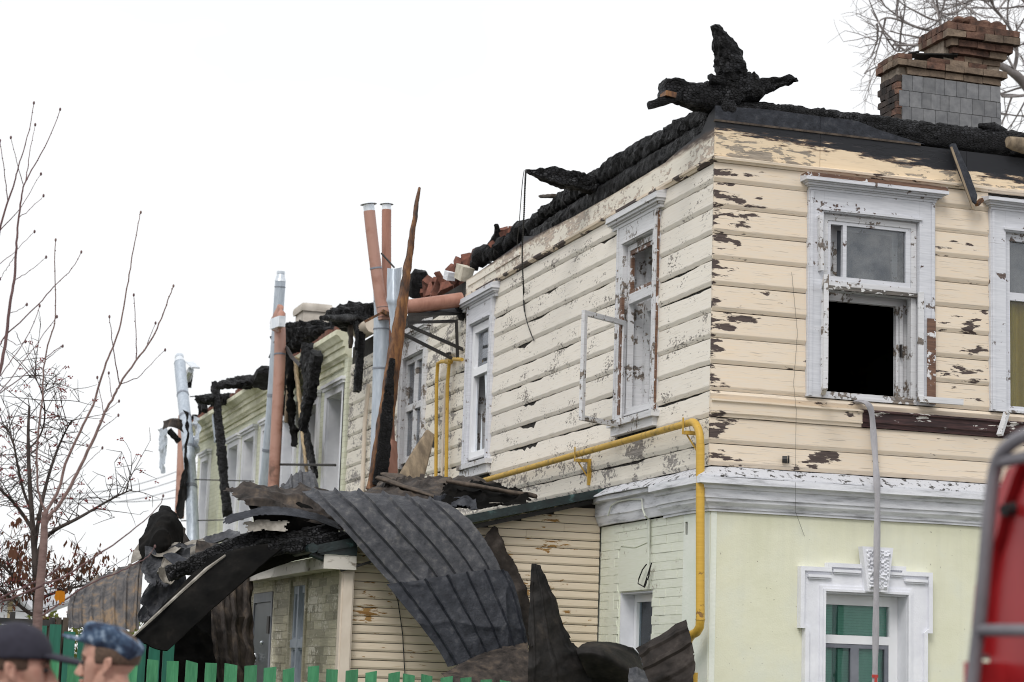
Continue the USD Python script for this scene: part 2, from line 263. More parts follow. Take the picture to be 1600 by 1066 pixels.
mottled('sheet_rust', (0.035, 0.034, 0.038), (0.09, 0.082, 0.08), scale=3.2, rough=0.6, bump=0.5, bscale=25, c3=(0.20, 0.135, 0.08), lo=0.36, hi=0.66, metal=0.1, detail=10, stretch=(3, 3, 1.0))
mottled('sheet_brown2', (0.013, 0.011, 0.010), (0.034, 0.028, 0.025), scale=4, rough=0.6, bump=0.5, bscale=30, c3=(0.085, 0.072, 0.064), lo=0.36, hi=0.72, metal=0.1, detail=10, spec=0.14)
mottled('sheet_pale', (0.10, 0.088, 0.075), (0.24, 0.22, 0.19), scale=6, rough=0.65, bump=0.5, bscale=30, c3=(0.42, 0.39, 0.35), lo=0.3, hi=0.72, metal=0.1, detail=10)
mottled('steel_black', (0.012, 0.012, 0.013), (0.035, 0.03, 0.028), scale=8, rough=0.6)
mottled('teal_metal', (0.004, 0.009, 0.010), (0.010, 0.022, 0.023), scale=7, rough=0.45, c3=(0.10, 0.21, 0.21), lo=0.42, hi=0.82, bump=0.5, bscale=30)
peel('gas_yellow', (0.50, 0.30, 0.04), (0.58, 0.365, 0.06), (0.16, 0.08, 0.03), (0.25, 0.14, 0.04), cover=0.63, stretch=(14, 14, 14), big=3.0, crack=0.8, rough=0.45)
mottled('gas_yellow_dirty', (0.20, 0.135, 0.03), (0.50, 0.31, 0.045), scale=14, rough=0.55, bump=0.3, lo=0.3, hi=0.5)
mottled('fence_green', (0.026, 0.165, 0.070), (0.058, 0.25, 0.115), scale=6, rough=0.65, bump=0.4, bscale=30, stretch=(6, 6, 0.8), vary=0.18, detail=8)
mottled('fence_teal', (0.008, 0.10, 0.065), (0.018, 0.15, 0.10), scale=4, rough=0.65, vary=0.1, stretch=(5, 5, 0.6))
mottled('brick_red', (0.09, 0.035, 0.025), (0.20, 0.078, 0.052), scale=12, rough=0.9, bump=0.6, bscale=50, vary=0.3)
mottled('brick_old', (0.035, 0.023, 0.018), (0.115, 0.06, 0.042), scale=9, rough=0.92, bump=0.8, bscale=45, c3=(0.19, 0.11, 0.075), lo=0.3, hi=0.72, vary=0.25)
mottled('brick_tan', (0.085, 0.062, 0.046), (0.215, 0.16, 0.115), scale=9, rough=0.92, bump=0.7, bscale=45, vary=0.25, lo=0.3)
mottled('mortar_pale', (0.42, 0.385, 0.31), (0.60, 0.56, 0.47), scale=14, rough=0.95, bump=0.4)
mottled('brick_sooty', (0.018, 0.015, 0.014), (0.06, 0.042, 0.034), scale=6, rough=0.92, bump=0.8, bscale=35, vary=0.3)
mottled('mortar', (0.20, 0.165, 0.13), (0.36, 0.30, 0.24), scale=20, rough=0.95, bump=0.5)
mottled('tile_grey', (0.115, 0.118, 0.126), (0.185, 0.187, 0.193), scale=12, rough=0.5, vary=0.14)
mottled('chimney_plaster', (0.42, 0.38, 0.33), (0.62, 0.57, 0.51), scale=4, rough=0.9, bump=0.4, bscale=25)
mottled('bark_young', (0.135, 0.083, 0.074), (0.22, 0.145, 0.13), scale=10, rough=0.8, bump=0.4, bscale=50, stretch=(1, 1, 3))
mottled('bark_twig', (0.09, 0.045, 0.047), (0.15, 0.085, 0.082), scale=10, rough=0.75)
mottled('bark_dark', (0.035, 0.026, 0.024), (0.075, 0.058, 0.052), scale=6, rough=0.9)
mottled('bark_far', (0.20, 0.18, 0.175), (0.31, 0.285, 0.28), scale=3, rough=0.9)
mottled('berry', (0.15, 0.012, 0.014), (0.25, 0.03, 0.03), scale=6, rough=0.4)
mottled('hose_grey', (0.27, 0.265, 0.285), (0.40, 0.39, 0.41), scale=8, rough=0.85, bump=0.5, bscale=120, stretch=(1, 1, 0.4))
mottled('hose_mark', (0.35, 0.03, 0.025), (0.45, 0.05, 0.04), scale=8, rough=0.7)
mottled('cable_black', (0.010, 0.010, 0.010), (0.02, 0.018, 0.018), scale=8, rough=0.6)
mottled('cable_white', (0.50, 0.52, 0.46), (0.62, 0.64, 0.57), scale=8, rough=0.7)
mottled('door_steel', (0.018, 0.026, 0.032), (0.03, 0.042, 0.050), scale=2, rough=0.42, bump=0.08)
mottled('door_frame_grey', (0.14, 0.15, 0.18), (0.20, 0.21, 0.24), scale=4, rough=0.6)
mottled('window_bluegrey', (0.30, 0.34, 0.40), (0.40, 0.44, 0.50), scale=4, rough=0.5)
mottled('post_beige', (0.58, 0.50, 0.41), (0.66, 0.58, 0.49), scale=5, rough=0.7, stretch=(2, 2, 1))
mottled('fascia_white', (0.20, 0.17, 0.135), (0.56, 0.53, 0.48), scale=7, rough=0.7, lo=0.33, hi=0.45, bump=0.3, stretch=(1, 1, 2))
mottled('ground', (0.10, 0.085, 0.065), (0.18, 0.155, 0.12), scale=2.5, rough=0.95, bump=0.5, bscale=12)
mottled('grass', (0.05, 0.07, 0.02), (0.13, 0.13, 0.05), scale=9, rough=0.9, vary=0.2)
mottled('asphalt', (0.045, 0.045, 0.047), (0.07, 0.07, 0.07), scale=8, rough=0.9, bump=0.4, bscale=80)
mottled('truck_red', (0.32, 0.012, 0.016), (0.40, 0.024, 0.028), scale=3, rough=0.33)
mottled('truck_tube', (0.16, 0.155, 0.17), (0.22, 0.21, 0.23), scale=6, rough=0.5, metal=0.2)
mottled('rubber', (0.015, 0.015, 0.015), (0.025, 0.025, 0.025), scale=6, rough=0.8)
mottled('skin', (0.42, 0.225, 0.165), (0.50, 0.29, 0.22), scale=30, rough=0.6, c3=(0.47, 0.245, 0.185), bump=0.15, bscale=300, spec=0.35)
mottled('hair_brown', (0.05, 0.03, 0.02), (0.12, 0.075, 0.05), scale=120, rough=0.8)
mottled('eye_dark', (0.02, 0.015, 0.012), (0.03, 0.02, 0.018), scale=5, rough=0.2)
mottled('cap_navy', (0.016, 0.015, 0.026), (0.026, 0.025, 0.040), scale=30, rough=0.9, bump=0.3, bscale=300)
mottled('camo_blue', (0.012, 0.022, 0.05), (0.045, 0.08, 0.14), scale=22, rough=0.9, c3=(0.26, 0.33, 0.42), lo=0.38, hi=0.66, detail=2.5)
mottled('jacket_navy', (0.02, 0.022, 0.035), (0.03, 0.033, 0.05), scale=20, rough=0.9)
mottled('far_wall_yellow', (0.46, 0.37, 0.22), (0.56, 0.46, 0.30), scale=1.0, rough=0.9)
mottled('far_roof_grey', (0.30, 0.31, 0.33), (0.42, 0.43, 0.45), scale=2.0, rough=0.6)
mottled('glass_room', (0.11, 0.12, 0.145), (0.27, 0.285, 0.32), scale=1.6, rough=0.9, stretch=(1, 1, 0.5))

# charred wood: alligator cracks along the grain
def char_mat(name, stretch, scale=38.0):
    mat(name, {'g': ('geometry', {}), 'nd': ('noise_texture', {'scale': 5.0, 'detail': 3.0}), 'mx': ('mix_vector', {'fac': 0.03}), 'mp': ('mapping', {'scale': stretch}),
               'v': ('voronoi_texture', {'feature': 'distance_to_edge', 'metric': 'chebychev', 'scale': scale, 'randomness': 0.75}), 'r': ('map_range', {'from_min': 0.0, 'from_max': 0.14, 'to_min': 0.0, 'to_max': 1.0, 'clamp': True}),
               'n2': ('noise_texture', {'scale': 7.0, 'detail': 8.0, 'roughness': 0.7}), 'c': ('rgb_ramp', {'ramp': [(0.35, (0.003, 0.003, 0.0035)), (0.55, (0.009, 0.009, 0.011)), (0.72, (0.045, 0.046, 0.052))]}),
               'cm': ('mix_color', {'a': (0.002, 0.002, 0.002)}), 'b': ('bump', {'strength': 1.0, 'distance': 0.022}), 'b2': ('bump', {'strength': 0.7, 'distance': 0.015}),
               'rr': ('map_range', {'from_min': 0.35, 'from_max': 0.65, 'to_min': 0.75, 'to_max': 0.42}), 'p': ('principled_bsdf', {'specular_ior_level': 0.26})},
        [('g.position', 'mx.a'), ('nd.color', 'mx.b'), ('mx.result', 'mp.vector'), ('g.position', 'nd.vector'), ('mp.vector', 'v.vector'), ('v.distance', 'r.value'), ('g.position', 'n2.vector'), ('n2.fac', 'c.fac'),
         ('r.result', 'cm.fac'), ('c.color', 'cm.b'), ('cm.result', 'p.base_color'), ('r.result', 'b.height'), ('n2.fac', 'b2.height'), ('b2.normal', 'b.normal'), ('b.normal', 'p.normal'),
         ('n2.fac', 'rr.value'), ('rr.result', 'p.roughness')])
char_mat('char_y', (1.3, 0.75, 1.3), 42.0); char_mat('char_x', (0.7, 1.3, 1.3), 42.0); char_mat('char_any', (0.8, 1.1, 1.2), 36)
# glass panes
mat('glass', {'t': ('transparent_bsdf', {'color': (0.86, 0.88, 0.88)}), 'gl': ('glossy_bsdf', {'roughness': 0.02, 'color': (0.9, 0.93, 1.0)}), 'f': ('fresnel', {'IOR': 1.55}), 'm': ('mix_closure', {}),
              'g': ('geometry', {}), 'n': ('noise_texture', {'scale': 5.0, 'detail': 8.0, 'roughness': 0.7}), 'r': ('map_range', {'from_min': 0.38, 'from_max': 0.75, 'to_min': 0.01, 'to_max': 0.20, 'clamp': True}), 'd': ('diffuse_bsdf', {'color': (0.38, 0.38, 0.37)}), 'm2': ('mix_closure', {})},
    [('f.fac', 'm.fac'), ('t.BSDF', 'm.closure1'), ('gl.BSDF', 'm.closure2'), ('g.position', 'n.vector'), ('n.fac', 'r.value'), ('r.result', 'm2.fac'), ('m.closure', 'm2.closure1'), ('d.BSDF', 'm2.closure2')], surface='m2.closure')
mat('glass_clean', {'t': ('transparent_bsdf', {'color': (0.9, 0.92, 0.92)}), 'gl': ('glossy_bsdf', {'roughness': 0.02, 'color': (0.8, 0.85, 0.9)}), 'f': ('fresnel', {'IOR': 1.4}), 'm': ('mix_closure', {})},
    [('f.fac', 'm.fac'), ('t.BSDF', 'm.closure1'), ('gl.BSDF', 'm.closure2')], surface='m.closure')
# leaves
def leaf_mat(name, c):
    mat(name, {'d': ('diffuse_bsdf', {'color': c}), 't': ('translucent_bsdf', {'color': c}), 'm': ('mix_closure', {'fac': 0.4})}, [('d.BSDF', 'm.closure1'), ('t.BSDF', 'm.closure2')], surface='m.closure')
leaf_mat('leaf_brown', (0.14, 0.068, 0.045)); leaf_mat('leaf_orange', (0.55, 0.20, 0.02)); leaf_mat('leaf_green', (0.14, 0.16, 0.04))
# far painted brickwork: courses too fine to pick apart
mat('far_brick', {'g': ('geometry', {}), 's': ('separate_xyz', {}), 'c': ('combine_xyz', {}), 'br': ('brick_texture', {'color1': (0.68, 0.69, 0.53), 'color2': (0.74, 0.75, 0.60), 'mortar': (0.58, 0.59, 0.45), 'scale': 1.0, 'brick_width': 0.26, 'row_height': 0.077, 'mortar_size': 0.006, 'mortar_smooth': 0.6}),
                  'n': ('noise_texture', {'scale': 1.4, 'detail': 5.0}), 'mp': ('mapping', {'scale': (1, 1, 0.6)}), 'r': ('rgb_ramp', {'ramp': [(0.3, (0.82, 0.83, 0.84)), (0.65, (1, 1, 1))]}), 'm': ('mix_color', {'blend_type': 'multiply', 'fac': 1.0}),
                  'b': ('bump', {'strength': 0.5, 'distance': 0.01, 'invert': True}), 'p': ('principled_bsdf', {'roughness': 0.85})},
    [('g.position', 's.vector'), ('s.y', 'c.x'), ('s.z', 'c.y'), ('c.vector', 'br.vector'), ('g.position', 'mp.vector'), ('mp.vector', 'n.vector'), ('n.fac', 'r.fac'), ('br.color', 'm.a'), ('r.color', 'm.b'), ('m.result', 'p.base_color'), ('br.fac', 'b.height'), ('b.normal', 'p.normal')])
mottled('far_cornice', (0.60, 0.59, 0.43), (0.76, 0.755, 0.60), scale=5, rough=0.85, bump=0.3, bscale=30)
#MARK_STRUCTURE
R0 = random.Random(11); G = np.random.default_rng(5)
# ------------------------------------------------------------------ ground
def gridsheet(x0, x1, y0, y1, z, n, amp, seed):
    xs, ys = np.linspace(x0, x1, n), np.linspace(y0, y1, n); X, Y = np.meshgrid(xs, ys, indexing='ij')
    Z = z + amp * (fbm(np.stack([X * 0.4, Y * 0.4, X * 0], -1), 4, seed) - 0.5)
    v = np.stack([X, Y, Z], -1).reshape(-1, 3); i = np.arange(n * n).reshape(n, n)
    return trimesh.Trimesh(v, np.vstack([np.stack([i[:-1, :-1], i[1:, :-1], i[1:, 1:]], -1).reshape(-1, 3), np.stack([i[:-1, :-1], i[1:, 1:], i[:-1, 1:]], -1).reshape(-1, 3)]), process=False)
solo('ground', gridsheet(-400, 400, -400, 400, -0.06, 60, 0.02, 3), 'ground', None, None, kind='structure')
solo('yard', gridsheet(-12, 8, -4.5, 40, -0.02, 60, 0.03, 3), 'grass', None, None, kind='structure')
road = MB().box((-60, -17.5, -0.08), (60, -8.6, 0.0)).get(); solo('road', road, 'asphalt', None, None, kind='structure')
solo('pavement', MB().box((-60, -8.6, -0.08), (60, -4.5, 0.12)).get(), 'tile_grey', None, None, kind='structure')

# ------------------------------------------------------------------ the corner house
H = thing('corner_house', 'two-storey corner house of cream boards over pale green plaster, roof burnt away', 'house')
LINES = [5.955] + [5.785 - 0.22 * k for k in range(11)] + [3.40]
WA, WB, WC = (1.19, 2.20), (6.13, 7.12), (8.90, 10.14)          # casings of the side windows
oL = [(1.30, 2.04, 4.02, 5.62), (6.25, 6.98, 4.04, 5.60), (9.03, 9.98, 4.26, 5.60)]
oR = [(0.97, 1.88, 4.03, 5.62), (2.72, 3.62, 4.03, 5.62), (4.45, 5.35, 4.03, 5.62)]
def wallpoly(u0, u1, w0, w1, ops):
    p = sbox(u0, w0, u1, w1)
    for a in ops: p = p.difference(sbox(a[0], a[2], a[1], a[3]))
    return p
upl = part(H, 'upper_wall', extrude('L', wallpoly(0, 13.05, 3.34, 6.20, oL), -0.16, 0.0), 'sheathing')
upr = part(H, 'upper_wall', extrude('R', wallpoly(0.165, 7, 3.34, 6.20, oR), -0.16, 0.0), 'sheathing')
# rooms behind the windows
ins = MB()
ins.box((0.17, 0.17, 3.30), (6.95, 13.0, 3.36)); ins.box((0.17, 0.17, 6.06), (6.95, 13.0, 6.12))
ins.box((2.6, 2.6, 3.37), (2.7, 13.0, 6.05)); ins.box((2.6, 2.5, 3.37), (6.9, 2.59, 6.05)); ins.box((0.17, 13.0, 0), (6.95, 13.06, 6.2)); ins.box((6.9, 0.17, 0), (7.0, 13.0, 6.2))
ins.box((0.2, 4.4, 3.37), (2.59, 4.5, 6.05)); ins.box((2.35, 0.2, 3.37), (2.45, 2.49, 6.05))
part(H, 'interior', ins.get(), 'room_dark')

PROF = [(0.002, 0.0), (0.011, 0.0), (0.015, 0.008), (0.027, 0.030), (0.028, 0.037), (0.015, 1.0), (0.002, 1.0)]
def board(face, u0, u1, w0, w1, seg=0.22, wob=0.004, notch=0.0, seed=0, scale=1.0, hole=(), gap=0.0):
    rg = np.random.default_rng(seed); n = max(1, int((u1 - u0) / seg)); us = np.linspace(u0, u1, n + 1)
    wv = (rg.random(n + 1) - 0.5) * wob * 2; top = w1 + (rg.random(n + 1) - 0.5) * wob
    drop = (0.09 * np.clip(fbm(np.stack([us * 1.1, us * 0 + seed * 3.7, us * 0], -1), 3, seed) - 0.60 + notch, 0, 0.35) * (0.75 + 0.5 * rg.random(n + 1))) if notch else np.zeros(n + 1)
    for hu, hh in hole:
        drop += hh * (np.abs(us - hu) < 0.2) * rg.uniform(0.25, 1.0, n + 1)
    tilt = (rg.random(n + 1) - 0.3) * 0.004
    v = []
    for k, u in enumerate(us):
        for i, (nn, ww) in enumerate(PROF):
            w = (w0 + 0.003 + wv[k] + ww * scale) if i < 5 else top[k] - 0.003 - gap - drop[k]
            v.append((u, nn * scale + (tilt[k] if 0 < i < 5 else 0), w))
    m = len(PROF); f = []
    for k in range(n):
        for i in range(m):
            f.append([k * m + i, k * m + (i + 1) % m, (k + 1) * m + (i + 1) % m, (k + 1) * m + i])
    q = MB(); q.add(FT(face, v), FF(face, np.array(f)))
    for k0, fl in ((0, 1), (n * m, -1)):
        tri = np.array([[k0, k0 + i, k0 + i + 1][::fl] for i in range(1, m - 1)]); q.add(FT(face, v), FF(face, tri))
    return q.get()
def runs(u0, u1, w0, w1, blocks):
    """the stretches of [u0, u1] not covered by casings"""
    cut = sorted((a[0], a[1]) for a in blocks if a[2] < w1 - 0.02 and a[3] > w0 + 0.02); out, c = [], u0
    for a, b in cut:
        if a > c + 0.02: out.append((c, a))
        c = max(c, b)
    if u1 > c + 0.02: out.append((c, u1))
    return out
bL = [(WA[0], WA[1], 3.99, 5.93), (WB[0], WB[1], 3.97, 5.95), (WC[0], WC[1], 4.18, 5.97)]
bR = [(0.83, 2.03, 4.03, 5.88), (2.57, 3.78, 4.03, 5.88), (4.3, 5.5, 4.03, 5.88)]
joints = {0: [3.62], 2: [4.9, 8.1], 4: [3.3], 6: [5.1, 11.1], 8: [2.9], 10: [4.4, 7.4]}
sd = 100
for k in range(len(LINES) - 1):
    w1, w0 = LINES[k], LINES[k + 1]
    for a, b in runs(0.002, 13.05, w0, w1, bL):
        cuts = [a] + [j for j in joints.get(k, []) if a + 0.3 < j < b - 0.3] + ([7.7] if a < 7.7 < b - 0.3 else []) + [b]
        for c, d in zip(cuts[:-1], cuts[1:]):
            worn = (c + d) / 2 > 7.0 or k >= 10; sd += 1
            holes = [(h, hh) for kk, h, hh in ((4, 5.05, 0.05), (6, 4.6, 0.03), (8, 4.85, 0.07), (9, 4.75, 0.06), (7, 4.8, 0.03), (9, 5.2, 0.025), (7, 8.5, 0.14), (2, 4.2, 0.03), (1, 2.5, 0.03)) if kk == k and c < h < d]
            part(upl, 'board', board('L', c + 0.002, d - 0.002, w0, w1, seg=0.09, wob=0.003, gap=0.002, notch=0.045 if c > 2.2 else 0.02, seed=sd, hole=holes), 'cream_side_worn' if worn else 'cream_side', smooth=30)
for k in range(len(LINES) - 1):
    w1, w0 = LINES[k], LINES[k + 1]
    if k == 9: w0 = 3.955
    if k == 10: w1 = 3.805
    for a, b in runs(-0.029, 7.0, w0, w1, bR):
        if b - a < 0.05: continue
        sd += 1
        part(upr, 'board', board('R', a + 0.001, b - 0.001, w0, w1, seg=0.5, wob=0.002, seed=sd), 'cream_front', smooth=30)
# corner cover strip: end grain of the side boards
# wall mouldings
def sweep(prof, stations, jit=0.0, seed=0):
    """prof: (n, w) points of a closed outline; stations: functions n -> (x, y)"""
    rg = np.random.default_rng(seed); m = len(prof); v, f = [], []
    for st in stations:
        j = (rg.random(2) - 0.5) * jit
        for n, w in prof:
            x, y = st(n); v.append((x, y, w + j[0]))
    for k in range(len(stations) - 1):
        for i in range(m): f.append([k * m + i, (k + 1) * m + i, (k + 1) * m + (i + 1) % m, k * m + (i + 1) % m])
    q = MB().add(v, np.array(f)[:, ::-1])
    poly = Polygon(prof)
    for k0, fl in ((0, 1), ((len(stations) - 1) * m, -1)):
        vv, ff = trimesh.creation.triangulate_polygon(poly, engine='earcut')
        d = [int(np.argmin([(p[0] - a) ** 2 + (p[1] - b) ** 2 for a, b in prof])) for p in vv]
        q.add(v, np.array([[k0 + d[i] for i in t][::fl] for t in ff]))
    return q.get()
def stL(y): return lambda n: (-n, y)
def stR(x): return lambda n: (x, -n)
corner = lambda n: (-n, -n)
SL = lambda a, b, s: [stL(y) for y in np.arange(a, b, -s)]
SR = lambda a, b, s: [stR(x) for x in np.arange(a, b, s)]
part(H, 'moulding', sweep([(0.002, 5.957), (0.028, 5.957), (0.044, 5.972), (0.058, 5.975), (0.062, 5.995), (0.03, 6.008), (0.002, 6.008)], SL(7.3, 0.2, 0.35) + [corner] + SR(0.3, 7.0, 0.4), 0.007, 4), 'cream_front', smooth=30)
fr = part(H, 'frieze', extrude('L', Polygon([(0.0, 6.01), (7.3, 6.01), (7.3, 6.19), (5.2, 6.26), (5.15, 6.31), (4.8, 6.24), (3.6, 6.20), (2.4, 6.19), (1.1, 6.20), (0.8, 6.24), (0.28, 6.28), (0.12, 6.40), (0, 6.43)]), 0.002, 0.026), 'cream_frieze_side')
part(H, 'frieze', extrude('L', Polygon([(5.25, 6.12), (7.2, 6.10), (7.2, 6.16), (5.25, 6.24)]), 0.027, 0.038), 'cream_frieze_side')
for a, b in ((-0.027, 0.94), (0.944, 2.35), (2.354, 3.4), (3.404, 7.0)):
    part(H, 'frieze', extrude('R', sbox(a, 6.01, b, 6.30), 0.002, 0.026), 'cream_frieze_front')
part(H, 'bead', extrude('R', sbox(-0.035, 6.301, 1.9, 6.318), 0.002, 0.036), 'wood_brown')
for k, p in enumerate(([(-0.027, 6.32), (0.94, 6.32), (0.94, 6.455), (0.5, 6.46), (-0.027, 6.44)], [(0.944, 6.32), (1.95, 6.32), (1.72, 6.36), (1.5, 6.40), (1.3, 6.455), (0.944, 6.455)])):
    part(H, 'charred_board', extrude('R', Polygon(p), 0.004, 0.022), 'sheet_blue')
# sill belt of the street front
part(H, 'sill_belt', sweep([(0.002, 3.807), (0.03, 3.807), (0.035, 3.83), (0.05, 3.84), (0.05, 3.925), (0.07, 3.935), (0.07, 3.950), (0.002, 3.955)], SR(-0.03, 1.36, 0.23), 0.004, 8), 'cream_front', smooth=30)
part(H, 'sill_belt', sweep([(0.002, 3.807), (0.035, 3.807), (0.04, 3.84), (0.055, 3.85), (0.055, 3.925), (0.075, 3.935), (0.075, 3.950), (0.002, 3.955)], SR(1.345, 7.0, 0.23), 0.004, 9), 'belt_dark', smooth=30, label='sill board weathered to dark red-brown under the windows')
# cornice between the storeys
CP = [(0.004, 3.03), (0.022, 3.03), (0.022, 3.052), (0.034, 3.052), (0.036, 3.07), (0.05, 3.085), (0.075, 3.105), (0.08, 3.135), (0.092, 3.135), (0.092, 3.205), (0.108, 3.21), (0.112, 3.232), (0.125, 3.24), (0.165, 3.245), (0.165, 3.298), (0.004, 3.298)]
part(H, 'cornice', sweep(CP, [stL(0.98), stL(0.6), stL(0.3), corner] + SR(0.3, 7.2, 0.45), 0.005, 2), 'cornice_white', smooth=25)
CPL = [(0.004, 3.05), (0.03, 3.05), (0.05, 3.09), (0.06, 3.125), (0.07, 3.13), (0.07, 3.25), (0.13, 3.26), (0.13, 3.30), (0.004, 3.30)]
part(H, 'cornice', sweep(CPL, SL(2.57, 1.0, 0.4) + [stL(0.985)], 0.008, 3), 'cornice_white', smooth=25)
part(H, 'cornice_ledge', sweep([(0.004, 3.300), (0.162, 3.300), (0.158, 3.312), (0.03, 3.392), (0.004, 3.398)], SL(2.57, 0.2, 0.3) + [corner] + SR(0.25, 7.2, 0.3), 0.010, 6), 'plaster_rough', smooth=25)

# ground floor
gl = part(H, 'ground_wall', extrude('L', wallpoly(0.02, 2.59, 0, 3.03, [(1.28, 2.06, 1.15, 2.42)]), -0.45, -0.014), 'painted_brick')
part(H, 'ground_wall', extrude('L', sbox(2.59, 0, 13.05, 3.34), -0.45, -0.02), 'painted_brick')
ops = [(1.01, 1.77, 1.2, 2.42), (3.2, 4.0, 1.2, 2.42), (5.0, 5.8, 1.2, 2.42)]
gr = part(H, 'ground_wall', extrude('R', wallpoly(0.003, 7.0, 0, 3.03, ops), -0.45, 0.0), 'stucco_green')
part(gl, 'plaster', extrude('L', wallpoly(0.004, 0.56, 0.3, 3.03, [(0.475, 0.53, 2.86, 2.97)]), -0.013, 0.003), 'stucco_pale')
part(gl, 'plaster', extrude('L', Polygon([(1.28, 2.43), (2.06, 2.43), (2.12, 2.62), (2.05, 2.83), (1.7, 2.80), (1.30, 2.84), (1.34, 2.6)]), -0.013, 0.0015), 'painted_brick')
part(gl, 'plaster', extrude('L', sbox(2.2, 0.4, 2.575, 3.03).difference(sbox(2.33, 1.0, 2.6, 2.9)), -0.013, 0.001), 'painted_brick')
part(gr, 'corner_strip', extrude('R', sbox(0.004, 0.3, 0.055, 3.03), 0.0015, 0.006), 'stucco_pale')
smooth_area = unary_union([sbox(1.26, 1.1, 2.08, 2.44), Polygon([(1.28, 2.42), (2.06, 2.42), (2.12, 2.62), (2.05, 2.84), (1.7, 2.81), (1.30, 2.85), (1.34, 2.6)])])
row = 0; z = 1.36
while z < 2.98:
    y = 0.565 - (0.13 if row % 2 else 0.0)
    while y < 2.57:
        y0, y1 = max(y, 0.565), min(y + 0.255, 2.572)
        y += 0.258
        if y1 - y0 < 0.06: continue
        p = sbox(y0, z, y1, z + 0.0735).difference(smooth_area)
        if p.area < 0.004: continue
        for g in getattr(p, 'geoms', [p]):
            if g.area > 0.003: part(gl, 'brick', extrude('L', g.buffer(-0.0008), -0.013, R0.uniform(-0.002, 0.003)), 'painted_brick')
    z += 0.0765; row += 1

# ------------------------------------------------------------------ windows
def hood(face, u0, u1, z0, z1, out=0.15):
    out = 0.115 if face == 'L' else out
    q = MB(); h = z1 - z0
    for a, b, n in ((0, 0.22, 0.06), (0.22, 0.34, 0.075), (0.34, 0.52, 0.10), (0.52, 0.62, 0.12), (0.62, 0.86, out)):
        k = (out - n) * 0.8; q.fbox(face, (u0 + k, u1 - k), (0.003, n), (z0 + a * h + 0.001, z0 + b * h))
    v = [(u0, 0.003, z0 + .86 * h + 0.001), (u1, 0.003, z0 + .86 * h + 0.001), (u1, out, z0 + .86 * h + 0.001), (u0, out, z0 + .86 * h + 0.001), (u0, 0.003, z1 + 0.02), (u1, 0.003, z1 + 0.02), (u1, out, z0 + .92 * h), (u0, out, z0 + .92 * h)]
    q.add(FT(face, v), FF(face, np.array([[0, 3, 2, 1], [4, 5, 6, 7], [0, 1, 5, 4], [1, 2, 6, 5], [2, 3, 7, 6], [3, 0, 4, 7]])[:, ::-1]))
    return q.get()
def ring(face, u0, u1, w0, w1, t, n0, n1):
    p = sbox(u0, w0, u1, w1).difference(sbox(u0 + t, w0 + t, u1 - t, w1 - t)); return extrude(face, p, n0, n1)
def timber_window(face, cu, cz, op, hd, mat_c='trim_white', label=None):
    """casing boards, hood, sill, frame of a timber wall window"""
    q = MB(); (u0, u1), (z0, z1) = cu, cz; a, b, c, d = op
    q.fbox(face, (u0, a), (0.001, 0.052), (z0, z1)); q.fbox(face, (b, u1), (0.001, 0.052), (z0, z1)); q.fbox(face, (a + .001, b - .001), (0.001, 0.052), (d, z1))
    q.fbox(face, (u0 + 0.012, u0 + 0.04), (0.053, 0.064), (z0 + .01, z1 - 0.01)); q.fbox(face, (u1 - 0.04, u1 - 0.012), (0.053, 0.064), (z0 + .01, z1 - 0.01))
    q.fbox(face, (a - 0.02, b + 0.02), (0.053, 0.070), (d + 0.01, d + 0.03))
    w = part(H, 'window', q.get(), mat_c, label=label)
    part(w, 'hood', hood(face, hd[0], hd[1], hd[2], hd[3]), mat_c)
    rv = MB()
    for uu in ((a - 0.0, a + 0.012), (b - 0.012, b)): rv.fbox(face, uu, (-0.24, 0.0), (c, d))
    rv.fbox(face, (a + .013, b - .013), (-0.24, 0.0), (d - 0.012, d)); rv.fbox(face, (a + .013, b - .013), (-0.24, 0.03), (c, c + 0.02))
    part(w, 'reveal', rv.get(), 'trim_worn')
    return w
# street window with the hose
w1 = timber_window('R', (0.83, 2.03), (4.03, 5.80), oR[0], (0.76, 2.11, 5.80, 5.90))
part(w1, 'hood_board', extrude('R', sbox(0.765, 5.89, 2.105, 5.925), 0.02, 0.145), 'trim_brown')
part(w1, 'casing_board', extrude('R', sbox(1.945, 4.04, 2.028, 4.78), 0.0655, 0.068), 'trim_brown', label='bare flaking strip at the foot of the casing')
part(w1, 'frame', extrude('R', sbox(0.983, 4.051, 1.867, 5.607).difference(unary_union([sbox(1.03, 4.09, 1.82, 4.95), sbox(1.03, 5.04, 1.82, 5.56)])), -0.05, 0.012), 'trim_worn')
part(w1, 'transom', MB().fbox('R', (0.985, 1.868), (0.013, 0.05), (4.955, 4.99)).get(), 'trim_dark')
part(w1, 'inner_bar', MB().fbox('R', (1.10, 1.135), (-0.15, -0.12), (5.05, 5.56)).get(), 'trim_worn')
part(w1, 'sash', extrude('R', sbox(1.031, 5.041, 1.819, 5.559).difference(unary_union([sbox(1.06, 5.08, 1.175, 5.53), sbox(1.21, 5.08, 1.775, 5.53)])), -0.035, 0.004), 'trim_white')
part(w1, 'pane', MB().fbox('R', (1.211, 1.774), (-0.022, -0.018), (5.081, 5.529)).get(), 'glass')
part(w1, 'inner_sash', ring('R', 1.14, 1.775, 5.0, 5.575, 0.055, -0.175, -0.15), 'trim_worn')
part(w1, 'blind', MB().fbox('R', (1.2, 1.78), (-0.20, -0.19), (5.0, 5.56)).get(), 'glass_room')
part(w1, 'vent_sash', MB().bar(PY(1279, 338, -0.06), PY(1281, 424, -0.06), 0.03, 0.10, up=(0, 1, 0)).get(), 'trim_worn')
